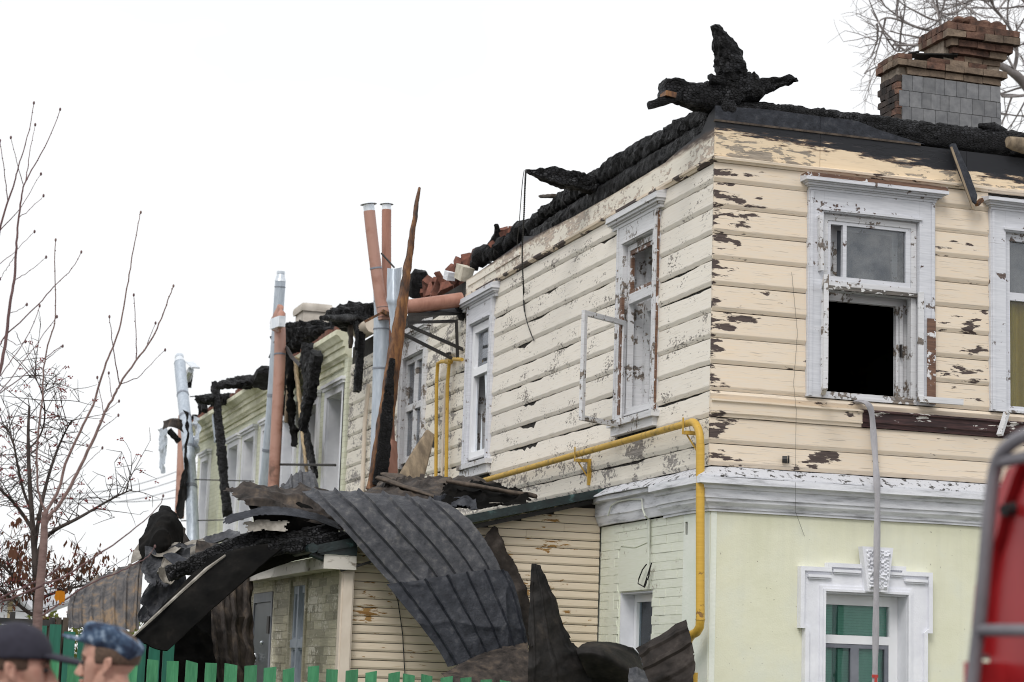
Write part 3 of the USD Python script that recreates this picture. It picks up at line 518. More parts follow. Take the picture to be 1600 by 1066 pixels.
# inner frame, seen through the open lower half
part(w1, 'inner_frame', extrude('R', sbox(0.984, 4.08, 1.866, 4.99).difference(sbox(0.99, 4.10, 1.765, 4.90)), -0.20, -0.15), 'trim_worn')
part(w1, 'inner_post', MB().fbox('R', (1.785, 1.815), (-0.149, -0.12), (4.10, 4.90)).get(), 'trim_worn')
def hinged(hx, hy, ang, wd, z0, z1, st=0.05, th=0.04, only=None):
    """an open casement: hinge at (hx, hy), opening direction ang (radians from +x)"""
    dx, dy = math.cos(ang), math.sin(ang); q = MB()
    P = lambda s, z: (hx + dx * s, hy + dy * s, z)
    up = (-dy, dx, 0)
    if not only or 'h' in only: q.bar(P(st / 2, z0), P(st / 2, z1), st, th, up)
    if not only or 'f' in only: q.bar(P(wd - st / 2, z0), P(wd - st / 2, z1), st, th, up)
    if not only or 'b' in only: q.bar(P(st, z0 + st / 2), P(wd - st, z0 + st / 2), th, st)
    if not only or 't' in only: q.bar(P(st, z1 - st / 2), P(wd - st, z1 - st / 2), th, st)
    return q.get()
part(w1, 'casement', hinged(0.985, -0.03, math.radians(-113), 0.42, 4.05, 5.0), 'trim_worn', label='left casement swung open')
part(w1, 'casement', hinged(1.86, -0.055, math.radians(-14), 0.42, 4.06, 5.0, only='h'), 'trim_worn', label='broken right casement swung open')
part(w1, 'casement_rail', MB().bar((1.86, -0.075, 4.075), (2.22, -0.19, 4.06), 0.035, 0.05).get(), 'trim_worn')
part(w1, 'latch', MB().fbox('R', (1.775, 1.79), (-0.11, -0.08), (4.45, 4.56)).get(), 'steel_black')
# street window with the yellow curtain
for i, op in enumerate(oR[1:]):
    du = op[0] - 2.72
    w2 = timber_window('R', (2.57 + du, 3.78 + du), (4.03, 5.80), op, (2.50 + du, 3.86 + du, 5.80, 5.90))
    part(w2, 'frame', extrude('R', sbox(op[0] + .013, 4.051, op[1] - .013, 5.607).difference(unary_union([sbox(op[0] + .07, 4.09, op[1] - .07, 5.02), sbox(op[0] + .07, 5.09, op[1] - .07, 5.55)])), -0.06, 0.0), 'trim_white')
    part(w2, 'pane', MB().fbox('R', (op[0] + .07, op[1] - .07), (-0.035, -0.031), (5.09, 5.55)).get(), 'glass')
    part(w2, 'pane', MB().fbox('R', (op[0] + .07, op[1] - .07), (-0.035, -0.031), (4.09, 5.02)).get(), 'glass_clean')
    us = np.linspace(op[0] + .05, op[1] - .05, 60); n = -0.12 + 0.025 * np.sin(us * 55)
    v = [(u, a, z) for z in (4.08, 5.1) for u, a in zip(us, n)]
    part(w2, 'curtain', MB().add(FT('R', v), [[k, k + 1, k + 61, k + 60] for k in range(59)]).get(), 'curtain_yellow', smooth=True)
    part(w2, 'blind', MB().fbox('R', (op[0] + .05, op[1] - .05), (-0.21, -0.20), (5.0, 5.6)).get(), 'glass_room')
    if i == 0:
        part(w2, 'sill_scrap', MB().bar(PY(1573, 645, -0.09), PY(1562, 680, -0.13), 0.05, 0.03).get(), 'trim_worn')
# side window by the corner, its casement hanging open
wa = timber_window('L', WA, (4.0, 5.82), oL[0], (1.07, 2.36, 5.80, 5.94), 'trim_worn')
part(wa, 'sill', MB().fbox('L', (1.12, 2.24), (0.002, 0.10), (3.93, 3.985)).fbox('L', (1.16, 2.21), (0.002, 0.07), (3.85, 3.93)).get(), 'trim_worn')
part(wa, 'near_edge', MB().fbox('L', (1.1865, 1.1895), (0.028, 0.052), (4.0, 5.8)).get(), 'trim_brown')
part(wa, 'frame', extrude('L', sbox(1.313, 4.041, 2.027, 5.607).difference(unary_union([sbox(1.36, 4.09, 1.98, 5.06), sbox(1.36, 5.15, 1.98, 5.56)])), -0.05, 0.01), 'trim_worn')
part(wa, 'sash', ring('L', 1.361, 1.979, 5.151, 5.559, 0.035, -0.03, 0.0), 'trim_brown')
part(wa, 'inner_frame', extrude('L', sbox(1.313, 4.04, 2.027, 5.60).difference(unary_union([sbox(1.40, 4.1, 1.62, 5.0), sbox(1.68, 4.1, 1.95, 5.0), sbox(1.40, 5.1, 1.95, 5.55)])), -0.20, -0.16), 'trim_worn')
part(wa, 'curtain', MB().fbox('L', (1.32, 2.02), (-0.235, -0.225), (4.05, 5.6)).get(), 'net_curtain')
d = ray(909, 570); hx, hy = -0.03, 2.0
best = min((abs(math.hypot(CAM[0] + d[0] * t - hx, CAM[1] + d[1] * t - hy) - 0.66), t) for t in np.linspace(15, 19.5, 4000))
pt = CAM + d * best[1]; ang = math.atan2(pt[1] - hy, pt[0] - hx)
zb = (CAM + ray(905, 658) * best[1])[2]; zt = (CAM + ray(909, 482) * best[1])[2]
part(wa, 'casement', hinged(hx, hy, ang, 0.66, zb, zt, 0.045, 0.035), 'trim_worn', label='open casement without its glass')
part(wa, 'casement_stile', MB().bar((-0.065, 2.0, 4.03), (-0.065, 2.0, 5.12), 0.05, 0.03).get(), 'trim_brown')
# middle side window
wb = timber_window('L', WB, (4.0, 5.82), oL[1], (5.98, 7.36, 5.80, 5.955), 'trim_white')
part(wb, 'sill', MB().fbox('L', (6.06, 7.17), (0.002, 0.10), (3.94, 3.995)).fbox('L', (6.09, 7.15), (0.002, 0.07), (3.84, 3.94)).get(), 'trim_worn')
part(wb, 'frame', extrude('L', sbox(6.263, 4.061, 6.967, 5.587).difference(unary_union([sbox(6.34, 4.13, 6.88, 5.0), sbox(6.34, 5.09, 6.88, 5.50)])), -0.05, 0.02), 'upvc')
part(wb, 'pane', MB().fbox('L', (6.34, 6.88), (-0.032, -0.028), (5.09, 5.50)).get(), 'glass')
part(wb, 'curtain', MB().fbox('L', (6.3, 6.93), (-0.16, -0.15), (5.04, 5.55)).get(), 'net_curtain')
sh = MB()
for pts in ([(6.34, 4.13), (6.42, 4.13), (6.39, 4.9), (6.34, 5.0)], [(6.6, 4.13), (6.68, 4.13), (6.66, 4.6)], [(6.88, 4.13), (6.80, 4.13), (6.84, 4.7), (6.88, 4.95)], [(6.45, 5.0), (6.6, 5.0), (6.53, 4.7)]):
    sh.tm(extrude('L', Polygon(pts), -0.03, -0.027))
part(wb, 'glass_shards', sh.get(), 'tin_bright')
# third side window, behind the flue pipes
wc = timber_window('L', WC, (4.2, 5.82), oL[2], (8.80, 10.28, 5.80, 5.97), 'trim_worn')
part(wc, 'frame', extrude('L', sbox(9.043, 4.281, 9.967, 5.587).difference(unary_union([sbox(a, c, b, e) for a, b in ((9.10, 9.46), (9.54, 9.9)) for c, e in ((4.34, 4.92), (5.0, 5.53))])), -0.05, 0.01), 'trim_worn')
for a, b in ((9.10, 9.46), (9.54, 9.9)):
    for c, e in ((4.34, 4.92), (5.0, 5.53)): part(wc, 'pane', MB().fbox('L', (a, b), (-0.03, -0.026), (c, e)).get(), 'glass')
part(wc, 'curtain', MB().fbox('L', (9.3, 9.5), (-0.14, -0.13), (4.3, 5.5)).get(), 'net_curtain')

# ground floor street window with its plaster surround
def stepped(o=0.0, b=0.7):
    return Polygon([(0.83 - o, b), (0.83 - o, 2.11), (0.785 - o, 2.11 - o), (0.785 - o, 2.615 + o), (1.03 - o, 2.615 + o), (1.03 - o, 2.655 + o), (1.75 + o, 2.655 + o), (1.75 + o, 2.615 + o), (2.0 + o, 2.615 + o), (2.0 + o, 2.11 - o), (1.955 + o, 2.11), (1.955 + o, b)])
op0 = sbox(1.01, 0.5, 1.77, 2.42)
wg = part(H, 'window', extrude('R', stepped(0).difference(op0), 0.001, 0.045), 'plaster_white', label='ground floor window with stepped white plaster surround and keystone')
part(wg, 'moulding', extrude('R', stepped(0.0).difference(stepped(-0.035, 0.5)), 0.046, 0.070), 'plaster_white')
part(wg, 'moulding', extrude('R', sbox(0.965, 0.7, 1.815, 2.465).difference(op0), 0.046, 0.062), 'plaster_white')
part(wg, 'moulding', extrude('R', sbox(0.99, 0.7, 1.79, 2.44).difference(op0), 0.063, 0.078), 'plaster_white')
for a, b, z in ((0.85, 1.06, 2.53), (1.08, 1.33, 2.58), (1.56, 1.72, 2.58), (1.74, 1.95, 2.53)):
    part(wg, 'bead', MB().fbox('R', (a, b), (0.046, 0.075), (z, z + 0.022)).fbox('R', (a + .01, b - .01), (0.046, 0.064), (z - 0.014, z - 0.001)).get(), 'plaster_white')
ks = Polygon([(1.365, 2.43), (1.55, 2.43), (1.60, 2.80), (1.315, 2.80)])
part(wg, 'keystone', extrude('R', ks, 0.046, 0.125), 'plaster_white')
g = 44; vv = []
for j in range(g):
    for i in range(g // 1):
        t = j / (g - 1); a, b = 1.378 + (1.345 - 1.378) * t, 1.537 + (1.575 - 1.537) * t
        vv.append((a + (b - a) * i / (g - 1), 0.126, 2.45 + 0.325 * t))
vv = np.array(vv); nn = noise(vv * np.array([70, 1, 70]), 3); edge = np.minimum(np.minimum(np.arange(g)[None, :], np.arange(g)[::-1][None, :]), np.minimum(np.arange(g)[:, None], np.arange(g)[::-1][:, None])).reshape(-1) > 0
vv[:, 1] += edge * (0.003 + 0.020 * np.clip((nn - 0.3) * 2.0, 0, 1))
ii = np.arange(g * g).reshape(g, g); ff = np.stack([ii[:-1, :-1], ii[:-1, 1:], ii[1:, 1:], ii[1:, :-1]], -1).reshape(-1, 4)
part(wg, 'rough_panel', MB().add(FT('R', vv), FF('R', ff)).get(), 'plaster_white', smooth=40)
part(wg, 'reveal', MB().fbox('R', (1.0, 1.012), (-0.2, 0.044), (0.7, 2.42)).fbox('R', (1.768, 1.78), (-0.2, 0.044), (0.7, 2.42)).fbox('R', (1.013, 1.767), (-0.2, 0.044), (2.405, 2.42)).get(), 'plaster_white')
part(wg, 'frame', extrude('R', sbox(1.013, 1.2, 1.767, 2.404).difference(unary_union([sbox(1.07, 2.07, 1.69, 2.32), sbox(1.06, 1.25, 1.685, 2.0)])), -0.17, -0.11), 'upvc')
part(wg, 'screen_frame', extrude('R', sbox(1.061, 1.251, 1.684, 1.999).difference(unary_union([sbox(1.10, 1.28, 1.335, 1.965), sbox(1.41, 1.28, 1.65, 1.965)])), -0.15, -0.115), 'door_frame_grey')
part(wg, 'pane', MB().fbox('R', (1.07, 1.69), (-0.145, -0.141), (2.07, 2.32)).get(), 'glass_clean')
part(wg, 'pane', MB().fbox('R', (1.10, 1.335), (-0.135, -0.131), (1.28, 1.965)).get(), 'glass_clean')
part(wg, 'pane', MB().fbox('R', (1.41, 1.65), (-0.135, -0.131), (1.28, 1.965)).get(), 'glass_clean')
bl = MB()
for k in range(48):
    z = 1.25 + k * 0.0225; bl.add(FT('R', [(1.03, -0.168, z), (1.72, -0.168, z), (1.72, -0.176, z + 0.0222), (1.03, -0.176, z + 0.0222)]), [[0, 1, 2, 3]])
part(wg, 'blinds', bl.get(), 'blind_green', kind='stuff')
part(wg, 'blinds_cord', MB().fbox('R', (1.19, 1.24), (-0.167, -0.165), (1.25, 2.35)).get(), 'fence_teal')
for op in ops[1:]:
    wx = part(H, 'window', extrude('R', sbox(op[0] - .18, 0.7, op[1] + .18, 2.6).difference(sbox(op[0], .5, op[1], 2.42)), 0.001, 0.045), 'plaster_white')
    part(wx, 'frame', ring('R', op[0], op[1], 1.2, 2.42, 0.06, -0.17, -0.11), 'upvc'); part(wx, 'blinds', MB().fbox('R', (op[0], op[1]), (-0.2, -0.19), (1.2, 2.42)).get(), 'blind_green')
# small side window of the ground floor
ws = part(H, 'window', MB().fbox('L', (2.062, 2.072), (-0.40, -0.016), (1.15, 2.42)).fbox('L', (1.268, 1.278), (-0.40, -0.016), (1.15, 2.42)).fbox('L', (1.28, 2.06), (-0.40, -0.016), (2.42, 2.43)).get(), 'plaster_white', label='small deep-set white window of the side wall')
part(ws, 'lining', MB().fbox('L', (2.045, 2.061), (-0.30, -0.013), (1.15, 2.42)).fbox('L', (1.28, 2.044), (-0.30, -0.02), (2.405, 2.419)).get(), 'plaster_white')
part(ws, 'frame', ring('L', 1.282, 2.043, 1.3, 2.404, 0.065, -0.20, -0.14), 'upvc')
part(ws, 'pane', MB().fbox('L', (1.347, 1.978), (-0.172, -0.168), (1.365, 2.339)).get(), 'glass_clean'); part(ws, 'blinds', MB().fbox('L', (1.3, 2.03), (-0.24, -0.23), (1.3, 2.4)).get(), 'blind_green')
part(gl, 'hole', extrude('L', sbox(0.47, 2.85, 0.535, 2.98), -0.013, -0.0115), 'room_dark')
part(gl, 'mortar', extrude('L', sbox(0.57, 1.0, 2.57, 3.02).difference(smooth_area), -0.0135, -0.0065), 'painted_brick')
#MARK_MORE
# ------------------------------------------------------------------ brick chimney of the corner house
CX0, CX1, CY0, CY1 = 3.29, 4.50, 3.0, 3.42
ch = part(H, 'chimney', MB().box((CX0 + .02, CY0 + .02, 6.13), (CX1 - .02, CY1 - .02, 8.10)).box((3.84, CY0 + .021, 8.11), (4.50, CY1 + .02, 8.52)).get(), 'mortar')
part(ch, 'tile_bed', MB().box((CX0 + 0.04, CY0 - 0.004, 6.2), (CX1 - .002, CY0 + .019, 7.935)).get(), 'brick_tan')
tr = random.Random(3); zt = 7.925
for r, hgt in enumerate((0.165, 0.165, 0.165)):
    x = CX0 + (0.045 if r != 1 else 0.012); z1 = zt - r * 0.17
    while x < CX1 - 0.02:
        wd = tr.choice([0.105, 0.12, 0.135, 0.14]); x1 = min(x + wd, CX1 - 0.003)
        o = tr.uniform(-0.003, 0.003)
        part(ch, 'tile', MB().box((x + .002, CY0 - 0.020 + o, z1 - hgt), (x1 - .002, CY0 - .0045, z1)).get(), 'tile_grey'); x = x1 + 0.001
def brick_box(x0, x1, y0, y1, z0, z1, rg):
    b = MB().box((x0, y0, z0), (x1, y1, z1)).get(); b.vertices = b.vertices + (rg.random(b.vertices.shape) - 0.5) * 0.012; return b
def course(parent, x0, x1, y0, y1, z, h, mats, rg, L=0.22, skip=0.0, left=True, off=0.0):
    x = x0 - off
    while x < x1 - 0.02:
        a, b = max(x, x0), min(x + L, x1)
        if b - a > 0.03 and rg.random() > skip: part(parent, 'brick', brick_box(a + .003, b - .003, y0, y0 + 0.11, z + .003, z + h - .003, rg), mats[int(rg.integers(len(mats)))])
        x += L
    if left:
        y = y0 + 0.113
        while y < y1 - 0.02:
            b = min(y + L / 2, y1)
            if b - y > 0.03 and rg.random() > skip: part(parent, 'brick', brick_box(x0, x0 + 0.11, y + .003, b - .003, z + .003, z + h - .003, rg), mats[int(rg.integers(len(mats)))])
            y += L / 2
rg = np.random.default_rng(8)
for k in range(16):                                              # sooty left flank and the bare front corner
    z = 6.80 + k * 0.07
    y = CY0 - 0.0 + (0.06 if k % 2 else 0)
    part(ch, 'brick', brick_box(CX0 - .012, CX0 + 0.035 + 0.03 * (k % 2), CY0 - 0.012, CY0 + 0.10 - .06 * (k % 2), z + .004, z + .066, rg), 'brick_old' if k % 3 else 'brick_sooty')
    for q in range(3):
        a = CY0 + 0.105 + q * 0.105 - .06 * (k % 2)
        if a < CY1 - 0.03: part(ch, 'brick', brick_box(CX0 - .012, CX0 + .06, a, min(a + 0.10, CY1), z + .004, z + .066, rg), 'brick_sooty')
course(ch, CX0 + 0.10, CX1 + .02, CY0 - .025, CY1, 7.935, 0.075, ['brick_tan'], rg)
course(ch, CX0 - .03, CX1 + .05, CY0 - .06, CY1, 8.012, 0.075, ['brick_tan', 'brick_tan', 'brick_old'], rg, off=0.1)
course(ch, CX0 - .02, CX1 + .03, CY0 - .04, CY1, 8.088, 0.06, ['brick_tan', 'brick_old'], rg, skip=0.12, off=0.05)
course(ch, 3.95, CX1 + .0, CY0 - .005, CY1, 8.15, 0.065, ['brick_tan', 'brick_old'], rg, off=0.1)
course(ch, 3.90, CX1 + .05, CY0 - .05, CY1, 8.216, 0.07, ['brick_tan', 'brick_old'], rg)
course(ch, 3.85, CX1 + .10, CY0 - .10, CY1 + .03, 8.287, 0.075, ['brick_old', 'brick_tan'], rg, off=0.12)
course(ch, 3.79, CX1 + .155, CY0 - .15, CY1 + .06, 8.363, 0.08, ['brick_old', 'brick_old', 'brick_tan'], rg)
course(ch, 3.79, CX1 + .15, CY0 - .145, CY1 + .06, 8.444, 0.075, ['brick_old'], rg, off=0.1)
course(ch, 3.92, CX1 + .02, CY0 - .10, CY1 + .03, 8.52, 0.07, ['brick_old', 'brick_sooty'], rg, skip=0.05, off=0.05)
for k in range(26):
    x = 3.98 + rg.random() * 0.5; y = CY0 - 0.05 + rg.random() * 0.4; s = 0.03 + rg.random() * 0.04
    m = trimesh.creation.icosphere(1, s); m.apply_scale((1.3, 1, .8)); m.apply_translation((x, y, 8.585 + .02 * rg.random())); part(ch, 'rubble', m, 'brick_old')
part(ch, 'cap_scrap', MB().bar((3.55, 3.1, 8.17), (3.98, 3.0, 8.19), 0.12, 0.015, up=(0, .4, 1)).bar((3.45, 3.1, 8.165), (3.6, 3.15, 8.22), 0.1, 0.015, up=(0, .6, 1)).get(), 'sheet_dark')

# ------------------------------------------------------------------ charred logs and beams
def charbeam(p0, p1, prof, seed, sq=0.6, n=18, segs=None, amp=0.018, bend=None, up=(0, 0, 1), blocky=0.0):
    """prof: [(t, half width, half height)]; an uneven burnt beam from p0 to p1"""
    p0, p1 = np.asarray(p0, float), np.asarray(p1, float); L = np.linalg.norm(p1 - p0); segs = segs or max(6, int(L / (0.022 if blocky else 0.06))); t = (p1 - p0) / L
    a = np.asarray(up, float) - t * (np.asarray(up, float) @ t)
    if np.linalg.norm(a) < 1e-3: a = np.array([1.0, 0, 0]) - t * t[0]
    a /= np.linalg.norm(a); b = np.cross(t, a); ts = np.linspace(0, 1, segs + 1)
    pw = np.interp(ts, [p[0] for p in prof], [p[1] for p in prof]); ph = np.interp(ts, [p[0] for p in prof], [p[2] for p in prof])
    th = np.arange(n) * 2 * np.pi / n + 0.3; cx, sx = np.cos(th), np.sin(th)
    k = 1 / np.maximum(np.abs(cx), np.abs(sx)); k = 1 + (k - 1) * sq; cx, sx = cx * k, sx * k
    rings = [p0 + t * L * s + (0 if bend is None else np.asarray(bend) * 4 * s * (1 - s)) + cx[:, None] * b * w + sx[:, None] * a * h for s, w, h in zip(ts, pw, ph)]
    v = np.vstack(rings); f = [[k0 * n + j, k0 * n + (j + 1) % n, (k0 + 1) * n + (j + 1) % n, (k0 + 1) * n + j] for k0 in range(segs) for j in range(n)]
    q = MB().add(v, f); m = len(v)
    for ring_, fl in ((rings[0], True), (rings[-1], False)):
        c = ring_.mean(0) + (t * 0.01 if not fl else -t * 0.01); q.add(np.vstack([c[None], ring_]), [[0, (j + 1) % n + 1, j + 1] if fl else [0, j + 1, (j + 1) % n + 1] for j in range(n)])
    mesh = q.get()
    ax_ = (mesh.vertices - p0) @ t; c_ = p0 + ax_[:, None] * t + (0 if bend is None else 0); rad = mesh.vertices - c_
    an = np.arctan2(rad @ a, rad @ b); gr = noise(np.stack([np.cos(an) * 2.2, np.sin(an) * 2.2, ax_ * 1.1], -1) + seed, seed + 31); blk = noise(np.stack([np.floor(ax_ / 0.07) * 1.7, np.round(an * 1.6), an * 0], -1) + seed, seed + 5)
    mesh.vertices = mesh.vertices + rad * ((gr - .5) * 0.22 + (blk - .5) * min(0.10, amp * 5))[:, None]
    d = np.stack([fbm(mesh.vertices * 7 + 13 * i, 3, seed + i) - 0.5 for i in range(3)], -1) * amp * 2
    d2 = np.stack([noise(mesh.vertices * 24 + 5 * i, seed + 9 + i) - 0.5 for i in range(3)], -1) * amp * 1.1
    mesh.vertices = mesh.vertices + d + d2
    if blocky:
        w = mesh.vertices; al = (w - p0) @ t; rr = w - p0 - al[:, None] * t; rr /= np.linalg.norm(rr, axis=1, keepdims=True) + 1e-9
        cell = np.floor(np.stack([al / 0.055 + 0.25 * np.sin(w[:, 2] * 40), (w @ a) / 0.05, (w @ b) / 0.05], -1)); hs = np.sin(cell @ np.array([12.9898, 78.233, 37.719]) + seed) * 43758.5453; hs = hs - np.floor(hs)
        mesh.vertices = w + rr * ((hs - 0.55) * blocky)[:, None]
    mesh.fix_normals(); return mesh
lg = part(H, 'wall_log', charbeam((0.075, 0.15, 6.30), (0.075, 5.0, 6.28), [(0, .09, .10), (.55, .10, .10), (1, .085, .075)], 1, 0.35, 30, amp=0.012, blocky=0.015), 'char_y', smooth=28, label='charred wall log left lying along the side wall')
part(H, 'wall_log', charbeam((0.085, -0.02, 6.46), (0.085, 4.83, 6.50), [(0, .07, .06), (.05, .10, .09), (.30, .10, .095), (.34, .12, .125), (.55, .12, .12), (.62, .10, .085), (.7, .11, .11), (.85, .10, .10), (1, .07, .05)], 2, 0.35, 30, amp=0.022, blocky=0.020), 'char_y', smooth=28)
part(H, 'wall_log', charbeam((0.05, 0.10, 6.47), (7.0, 0.10, 6.47), [(0, .07, .075), (.2, .09, .085), (.45, .10, .095), (1, .09, .09)], 3, 0.3, 30, amp=0.014, blocky=0.017), 'char_x', smooth=28)
part(H, 'wall_log', charbeam((1.2, 0.05, 6.42), (7.0, 0.05, 6.42), [(0, .02, .02), (.12, .05, .09), (.3, .075, .13), (1, .07, .12)], 4, 0.3, 30, amp=0.012, blocky=0.015), 'char_x', smooth=28)
part(H, 'wall_log', charbeam((0.1, 5.0, 6.19), (0.1, 12.9, 6.15), [(0, .06, .06), (.2, .05, .04), (.5, .05, .04), (1, .08, .07)], 5, 0.3, 12, amp=0.03), 'char_y', smooth=28)
solo('charred_beam', charbeam(PY(1135, 164, 0.12), PY(1035, 137, 0.12), [(0, .09, .08), (.45, .10, .095), (.8, .10, .085), (1, .09, .075)], 11, 1.0, 32, amp=0.022, blocky=0.018), 'char_any', 'charred beam lying across the house corner, its blunt end jutting left over the side wall', 'charred beam', 25)
part(H, 'beam_end', MB().bar(PY(1052, 152, 0.06), PY(1036, 148, 0.06), 0.14, 0.045).get(), 'wood_plank')
solo('charred_beam', charbeam(PY(1246, 124, 0.10), PY(1085, 156, 0.16), [(0, .02, .015), (.10, .05, .035), (.36, .09, .065), (.42, .12, .11), (.82, .12, .125), (1, .09, .07)], 12, 0.95, 32, amp=0.028, blocky=0.02), 'char_any', 'charred beam on the house corner with a sharp point aimed right', 'charred beam', 25)
solo('charred_beam', charbeam(PY(1146, 150, 0.14), PY(1117, 40, 0.02), [(0, .11, .10), (.2, .125, .12), (.45, .12, .13), (.62, .10, .11), (.82, .07, .08), (1, .035, .03)], 13, 0.6, 32, amp=0.03, bend=(0.05, 0, 0), blocky=0.024, up=(0, 1, 0)), 'char_any', 'ragged charred stump standing upright on the house corner against the sky', 'charred beam', 25)
solo('charred_stick', charbeam(PY(1013, 165, 0.05), PY(1062, 150, 0.05), [(0, .035, .032), (1, .035, .035)], 14, 0.7, 10, amp=0.01), 'char_any', 'short charred stick poking out under the left beam of the house corner', 'charred stick', 45)
solo('charred_lump', charbeam(PY(1108, 118, 0.0), PY(1128, 128, 0.05), [(0, .03, .03), (.5, .05, .05), (1, .05, .06)], 15, 0.3, 10, amp=0.03), 'char_any', 'small charred lump at the foot of the upright stump', 'charcoal', 45)
solo('charred_beam', charbeam(PY(960, 296, 3.0), PY(823, 268, 3.0), [(0, .10, .08), (.35, .10, .085), (.62, .10, .09), (.75, .09, .075), (.9, .06, .035), (1, .02, .012)], 16, 0.8, 30, amp=0.022, blocky=0.02), 'char_any', 'charred beam halfway along the side wall top, the chain hanging from its thin end', 'charred beam', 25)
solo('charred_plank', charbeam(PX(846, 307, 0.15), PX(868, 306, 0.1), [(0, .03, .018), (1, .05, .02)], 17, 0.8, 8, amp=0.006), 'wood_brown', 'short singed plank end lying on the logs under the beam with the chain', 'plank', 45)
# fallen lath leaning on the street front
lath = MB().bar(PY(1486, 226, -0.10), PY(1525, 322, -0.16), 0.02, 0.085, up=(1, 0, 0)).get()
t_ = thing('fallen_board', 'singed board hanging askew between the two street windows below the burnt eave', 'board')
part(t_, 'board', charbeam(PY(1488, 226, -0.08), PY(1524, 318, -0.15), [(0, .035, .012), (.5, .055, .012), (.9, .05, .012), (1, .012, .01)], 19, 0.9, 8, amp=0.005, up=(.2, -1, 0)), 'sheet_blue')
part(t_, 'edge_strip', MB().bar(PY(1486, 230, -0.10), PY(1521, 328, -0.17), 0.025, 0.018).get(), 'wood_grey'); part(t_, 'splinter', MB().bar(PY(1526, 320, -0.12), PY(1534, 312, -0.1), 0.04, 0.03).get(), 'wood_plank')
solo('broken_log', charbeam(PY(1574, 222, -0.12), PY(1640, 236, -0.12), [(0, .04, .05), (.3, .055, .07), (1, .055, .07)], 20, 0.4, 12, amp=0.015), 'wood_grey', 'pale broken log end on the burnt eave at the right edge', 'log', 45)
solo('charred_scrap', charbeam(PY(1530, 197, 0.05), PY(1572, 205, 0.05), [(0, .02, .02), (.5, .06, .05), (1, .02, .015)], 21, 0.4, 10, amp=0.012), 'char_x', 'low charred scrap on the burnt eave just below the chimney', 'charcoal', 45)

# rubble along the side wall top
def rubble(pts, name, label, cat, mat_, size, x=0.1, group=None):
    rg = np.random.default_rng(len(pts) + 7)
    for k, (px, py) in enumerate(pts):
        p = PX(px, py, x + rg.random() * 0.15); m = MB().box((-.12, -.06, -.035), (.12, .06, .035)).get(); m.vertices = m.vertices * size + (rg.random(m.vertices.shape) - .5) * 0.02
        m.apply_transform(trimesh.transformations.random_rotation_matrix(rg.random(3))); m.apply_translation(p)
        solo(name, m, mat_, label, cat, group=group)
rubble([(664, 458), (688, 448), (694, 452), (702, 446), (712, 428), (720, 436), (728, 424), (734, 420), (742, 406), (676, 452), (684, 444), (668, 452), (676, 444), (684, 452), (690, 438), (696, 446), (702, 440), (708, 428), (716, 420), (724, 414), (731, 412), (738, 409), (672, 458), (680, 458), (712, 436), (720, 428)], 'loose_brick', 'red brick lying loose on the wall top left of the charred stump', 'brick', 'brick_red', 1.0, group='loose red bricks on the side wall top')
rubble([(788, 372), (796, 366), (803, 362), (782, 380), (812, 364), (776, 388), (808, 372), (798, 376)], 'fallen_brick', 'sooty red brick lying on the wall top beside the hanging chain', 'brick', 'brick_red', 1.0, group='sooty bricks beside the chain')
rg = np.random.default_rng(6)
for (px, py), sz, mt_, l in (((725, 427), (.07, .12, .085), 'mortar_pale', 'cream painted lump of masonry among the red bricks on the wall top'), ((702, 431), (.05, .07, .05), 'cornice_white', 'white lump of mortar among the red bricks on the wall top')):
    p = PX(px, py, 0.0); m = brick_box(-sz[0], sz[0], -sz[1], sz[1], -sz[2], sz[2], rg); m.apply_transform(trimesh.transformations.rotation_matrix(.35, (1, .2, .3))); m.apply_translation(p); solo('mortar_block', m, mt_, l, 'masonry')
for k, (a, b, w, l) in enumerate((((774, 396), (777, 350), .05, 'thin charred stump standing on the wall top left of the chain'), ((655, 462), (657, 424), .13, 'fat charred stump beside the leaning plank'))):
    solo('charred_stump', charbeam(PX(*a, 0.12), PX(*b, 0.08), [(0, w * 1.5, w * 1.5), (.45, w * 1.5, w * 1.4), (.6, w * .8, w * .8), (1, w * .55, w * .5)] if k == 0 else [(0, w, w), (.6, w * 1.1, w), (1, w * .6, w * .6)], 33 + k, 0.4, 12, amp=0.03), 'char_any', l, 'charred stump', 45)
rg = np.random.default_rng(44)
for k in range(11):
    t = k / 10; a = (748 + 100 * t, 407 - 66 * t); w = rg.uniform(.05, .10)
    solo('charcoal_lump', charbeam(PX(a[0] - 9, a[1] + 8 + rg.uniform(-3, 6), 0.10), PX(a[0] + 7, a[1] - 4 - rg.uniform(0, 8), 0.14), [(0, w, w), (.5, w * 1.2, w), (1, w * .6, w * .6)], 300 + k, 0.6, 9, amp=0.045), 'char_any', 'ragged lump of charcoal on the side wall top behind the chain', 'charcoal', 45, group='charcoal lumps behind the chain')
# chain hanging from the beam end
cps = [PX(822, 268, -0.62)]; A = np.array([PX(*q, s) for q, s in (((822, 266), -0.6), ((820, 300), -0.55), ((817, 350), -0.35), ((816, 400), -0.15), ((818, 450), -0.05), ((819, 480), -0.045), ((825, 508), -0.04), ((836, 536), -0.04))])
base = PY(823, 268, 3.0); A[:, :] = [PY(*q, base[1] + 0.0 if i < 2 else base[1] + (PX(*q, s)[1] - base[1]) * min(1, (i - 1) / 3)) for i, (q, s) in enumerate((((822, 266), 0), ((820, 300), 0), ((818, 350), -.3), ((816, 400), -0.15), ((818, 450), -0.05), ((819, 480), -0.045), ((825, 508), -0.04), ((836, 536), -0.04)))]
spl = make_interp_spline(np.linspace(0, 1, len(A)), A, 3)(np.linspace(0, 1, 120))
tc = thing('chain', 'thin dark chain hanging down the cream side wall from the charred beam end', 'chain')
part(tc, 'cable', MB().tube(spl[::3], 0.006, 6).get(), 'cable_black', smooth=60)
q = MB()
